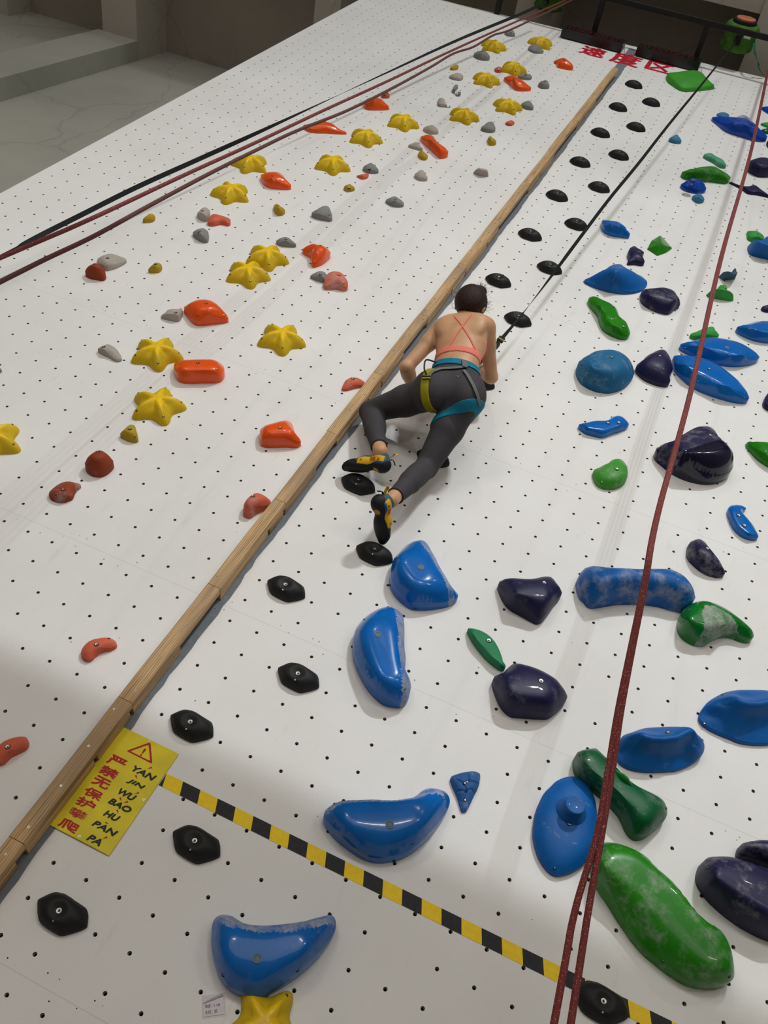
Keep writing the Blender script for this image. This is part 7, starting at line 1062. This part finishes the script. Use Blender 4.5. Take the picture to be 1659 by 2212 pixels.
# two keeper bars on the yellow loop
pt = np.array(WEB_A[-1][:3])-FOOT0; nn_ = np.array(WEB_A[-1][3:]); 
for d, mt in ((.0, M_OLIVE), (.009, M_DARK), (.016, M_OLIVE)):
    m = MB(); a = pt+nn_*.004-T_*d; m.ribbon([Vector(a-L_*.022), Vector(a+L_*.020)], [nn_, nn_], .0065, .003); m.build('keeper_bar', [mt], har)
# carabiner and sewn end of the strap, by her right shoulder
cb0 = np.array(STRAP_R[8])
m = MB(); dd = nz(np.array(STRAP_R[8])-np.array(STRAP_R[7])); sd = nz(np.cross(dd, np.array([.2,-.1,1.]))); nn = np.cross(sd, dd)
m.ribbon([Vector(cb0-dd*.045), Vector(cb0-dd*.005)], [Vector(nn)]*2, .036, .006); o = m.build('strap_sleeve', [M_WEB], M=WALL.copy())
tag(o, 'black sleeve with yellow band at the strap end beside the climber shoulder', 'strap end'); m = MB(); m.ribbon([Vector(cb0-dd*.026), Vector(cb0-dd*.016)], [Vector(nn)]*2, .038, .0072); m.build('yellow_band', [M_OLIVE], o)
m = MB(); m.tube([Vector(cb0+dd*(.05-.05*math.cos(t*.3142))+sd*.014*math.sin(t*.3142)) for t in range(21)], .005, 8); o = m.build('carabiner', [M_BLACKSTEEL], M=WALL.copy(), smooth=True)
tag(o, 'dark carabiner clipped below the strap sleeve behind the climber shoulder', 'carabiner')
# wristband, eyes, mouth
m = MB(); wx, wd, wy = bone_frame(JT['eR'], JT['wR']); p = JT['eR']+(JT['wR']-JT['eR'])*.88-FOOT0
m.tube([Vector(p+(wx*math.cos(t*.2618)+wy*math.sin(t*.2618))*.0285) for t in range(25)], .003, 6); m.build('wristband', [plain('pale_band', (.55,.45,.36), .5)], climber, smooth=True)
for s in (-1, 1):
    m = MB(); c = hp(.030*s, -.004, -.0755)-FOOT0; R = .0118; nlat = 8; V = []
    for a in range(nlat+1):
        for b_ in range(12): V.append(tuple(c+R*(HLt*math.sin(a*math.pi/nlat)*math.cos(b_*math.pi/6)+HU*math.sin(a*math.pi/nlat)*math.sin(b_*math.pi/6)-HB*math.cos(a*math.pi/nlat))))
    F = [(a*12+b_, a*12+(b_+1) % 12, (a+1)*12+(b_+1) % 12, (a+1)*12+b_) for a in range(nlat) for b_ in range(12)]; mi = [1 if f[0]//12 < 2 else 0 for f in F]
    obj('eye', V, F, [plain('eye_white', (.7,.68,.65), .2), plain('iris', (.03,.015,.01), .2)], climber, mi)
    m = MB(); m.tube([Vector(hp(s*x, .014+.004*math.sin((x-.015)*90), -.084+.25*(x-.015))-FOOT0) for x in (.016,.024,.032,.040,.046)], .0022, 5); m.build('eyebrow', [M_HAIR], climber, smooth=True)
m = MB(); m.tube([Vector(hp(x, -.060, -.0975+abs(x)*.28)-FOOT0) for x in (-.020,-.010,0,.010,.020)], [.0015,.0035,.004,.0035,.0015], 6); m.build('lips', [plain('lip', srgb(168,92,84), .4)], climber, smooth=True)
# hair: scalp cap cut away from the face, bun on top, loose strands
HAIRP = [(ell(hp(0,.014,.014), HF, (.083,.094,.096)), .02), (ell(hp(.004,-.012,.050), HF, (.072,.076,.056)), .03)]
face = plane(hp(0,.03,-.040), -HB+HU*-.25); nape = plane(hp(0,-.082,.03), -HU-HB*.15)
hair = pmesh('hair', mesh_of(HAIRP, .004, lambda X: np.maximum(face(X), nape(X)), .0, 2), M_HAIR)
BUN = [(ell(BUNP, HF, (.046,.040,.046)), .012), (ell(BUNP+HLt*.022+HU*.008+HB*.01, HF, (.028,.024,.028)), .012), (ell(BUNP-HLt*.024+HB*.012, HF, (.026,.022,.030)), .012), (ell(BUNP+HU*.024-HB*.01, HF, (.026,.018,.026)), .012)]
pmesh('hair_bun', mesh_of(BUN, .004, None, 0, 1), M_HAIR, hair)
rr = random.Random(21); m = MB()
for s in range(150):
    a = rr.uniform(0, 6.28); b_ = rr.uniform(.2, 1.5); d = HLt*math.cos(a)*math.sin(b_)+HB*math.sin(a)*math.sin(b_)+HU*math.cos(b_); st = BUNP+d*.036
    if s > 115: st = hp(rr.choice((-1,1))*.078, rr.uniform(-.05,.05), rr.uniform(-.02,.05)); d = nz(st-HC)
    e1 = st+d*rr.uniform(.008,.02)+np.array([rr.uniform(-.01,.01), rr.uniform(-.006,.010), rr.uniform(-.01,.01)]); e2 = e1+(d*.6+np.array([rr.uniform(-1,1), rr.uniform(-.8,.5), rr.uniform(-1,1)]))*rr.uniform(.010,.030)
    m.tube([Vector(v-FOOT0) for v in (st, (st+e1)/2+d*.003, e1, e2)], [.0008,.0007,.0005,.0003], 4)
tag(m.build('loose_hair', [M_HAIR], hair), kind='stuff')
# climbing shoes
M_RUB = plain('black_shoe_rubber', srgb(30,31,33), .6, 0, .12, 30); M_UP = plain('blue_grey_upper', srgb(62,92,108), .75, 0, .15, 40, .2, bscale=300); M_YEL = plain('yellow_shoe_panel', srgb(214,166,24), .55, 0, .05, 60)
M_SHRED = plain('shoe_red_print', srgb(160,36,26), .5); M_HEELBLUE = plain('shoe_blue_accent', srgb(32,78,150), .6); M_ORG = plain('shoe_heel_dot', srgb(190,140,20), .6)
for key in ('L', 'R'):
    H, f, s_, u, Ln = shoe_frame(key); FRS = (f, s_, u); q = lambda x, y, z: sp(key, x*Ln/.245, y, z)
    sg = 1 if (s_ @ np.array([0,0,1.])) > 0 or key == 'R' else -1
    sg = 1.0 if ((np.array([.5,-.99,2.89])-H) @ s_) > 0 else -1.0
    pr = [(ell(q(.034,0,.030), FRS, (.036,.031,.034)), .02), (cone(q(.055,0,.040), q(.135,0,.036), .033, .030), .02), (cone(q(.135,0,.034), q(.195,0,.022), .036, .026), .02),
          (ell(q(.178,0,.016), FRS, (.058,.041,.024)), .02), (cone(q(.215,.0,.014), q(.232,0,.008), .022, .017), .015), (cone(q(.045,0,.045), q(.052,0,.078), .037, .036), .02)]
    Z = lambda X: (X-H) @ u; XX = lambda X: ((X-H) @ f)/Ln*.245
    shoe = empty('climbing_shoe', CL); shoe.parent = climber; shoe.matrix_parent_inverse = Matrix.Identity(4); shoe.matrix_local = Matrix.Identity(4)
    P_ = lambda nm, VF, mt: pmesh(nm, VF, mt, shoe)
    rubtop = lambda X: .030+.022*np.clip((XX(X)-.150)/.03, 0, 1)+.022*np.clip((.030-XX(X))/.02, 0, 1)
    P_('upper', mesh_of(pr, .0035, lambda X: Z(X)-.088, 0, 2), M_UP)
    P_('rubber_rand', mesh_of(pr, .0035, lambda X: Z(X)-rubtop(X), .0022, 2), M_RUB)
    side = lambda X: ((X-H) @ s_)*-sg+.006
    low = lambda X: .030-.018*np.clip((XX(X)-.055)/.05, 0, 1)
    P_('side_panel', mesh_of(pr, .003, lambda X: np.maximum.reduce([.020-XX(X), XX(X)-.158, low(X)+.008-Z(X), Z(X)-(.070-.016*np.clip((XX(X)-.07)/.09, 0, 1)), side(X)]), .0036, 2), M_YEL)
    P_('heel_accent', mesh_of(pr, .003, lambda X: np.maximum.reduce([.022-XX(X), XX(X)-.085, .028+.10*np.clip(XX(X)-.06, 0, 1)-Z(X), Z(X)-.046, side(X)]), .0030, 2), M_HEELBLUE)
    P_('heel_dot', mesh_of(pr, .0025, lambda X: np.linalg.norm((X-q(.062,.016*sg,.0)) @ np.array(FRS).T*np.array([1,1.2,1]), axis=-1)-.017, .0036, 1), M_ORG)
    ph = [q(.012,0,.070), q(-.004,0,.078), q(-.016,.004*sg,.090), q(-.030,.010*sg,.088), q(-.036,.014*sg,.082)]
    m = MB(); m.ribbon([Vector(v-FOOT0) for v in smooth_path(ph, 4)], [Vector(s_*.3+u)]*17, .014, .0012); m.build('pull_tab', [M_YEL], shoe)
    ph = [q(.002,0,.060), q(-.010,0,.062), q(-.020,0,.050), q(-.026,0,.036)]
    m = MB(); m.ribbon([Vector(v-FOOT0) for v in smooth_path(ph, 4)], [Vector(-f)]*13, .013, .0016); m.build('heel_loop', [M_RUB], shoe)
    m = MB(); m.ribbon([Vector(q(x, y, z)-FOOT0) for x, y, z in ((.118,-.034,.050), (.118,-.018,.068), (.118,0,.073), (.118,.018,.068), (.118,.034,.050))], [Vector(u)]*5, .022, .0015); m.build('closure_strap', [M_RUB], shoe)
    # printing on the yellow panel
    bv_V, bv_F = mesh_of(pr, .004, None, .0040, 2); bvs = BVHTree.FromPolygons([tuple(v) for v in bv_V], [tuple(int(i) for i in ff) for ff in bv_F])
    for txt, x, z, w, h_, mt in (('ROCK', .078, .0545, .030, .0085, M_SHRED), ('PILLARS', .078, .0450, .030, .0080, M_SHRED), ('25', .046, .050, .012, .011, M_INK), ('M', .138, .040, .009, .007, M_INK)):
        t = text_part('print', txt, None, mt, 0, 0, 0, w, h_, 0, .1, 0, .0004); me = t.data
        for v in me.vertices:
            g_ = q(x+v.co.x*(1 if sg > 0 else 1), 0, z+v.co.y*(1 if sg > 0 else 1)) if sg < 0 else q(x-v.co.x, 0, z+v.co.y)
            o0 = g_+s_*sg*.08; hit = bvs.ray_cast(Vector(o0), Vector(-s_*sg)); r = (np.array(hit[0]) if hit[0] is not None else g_+s_*sg*.03)+s_*sg*.0008
            v.co = Vector(r-FOOT0)
        t.parent = shoe; t.matrix_local = Matrix.Identity(4)
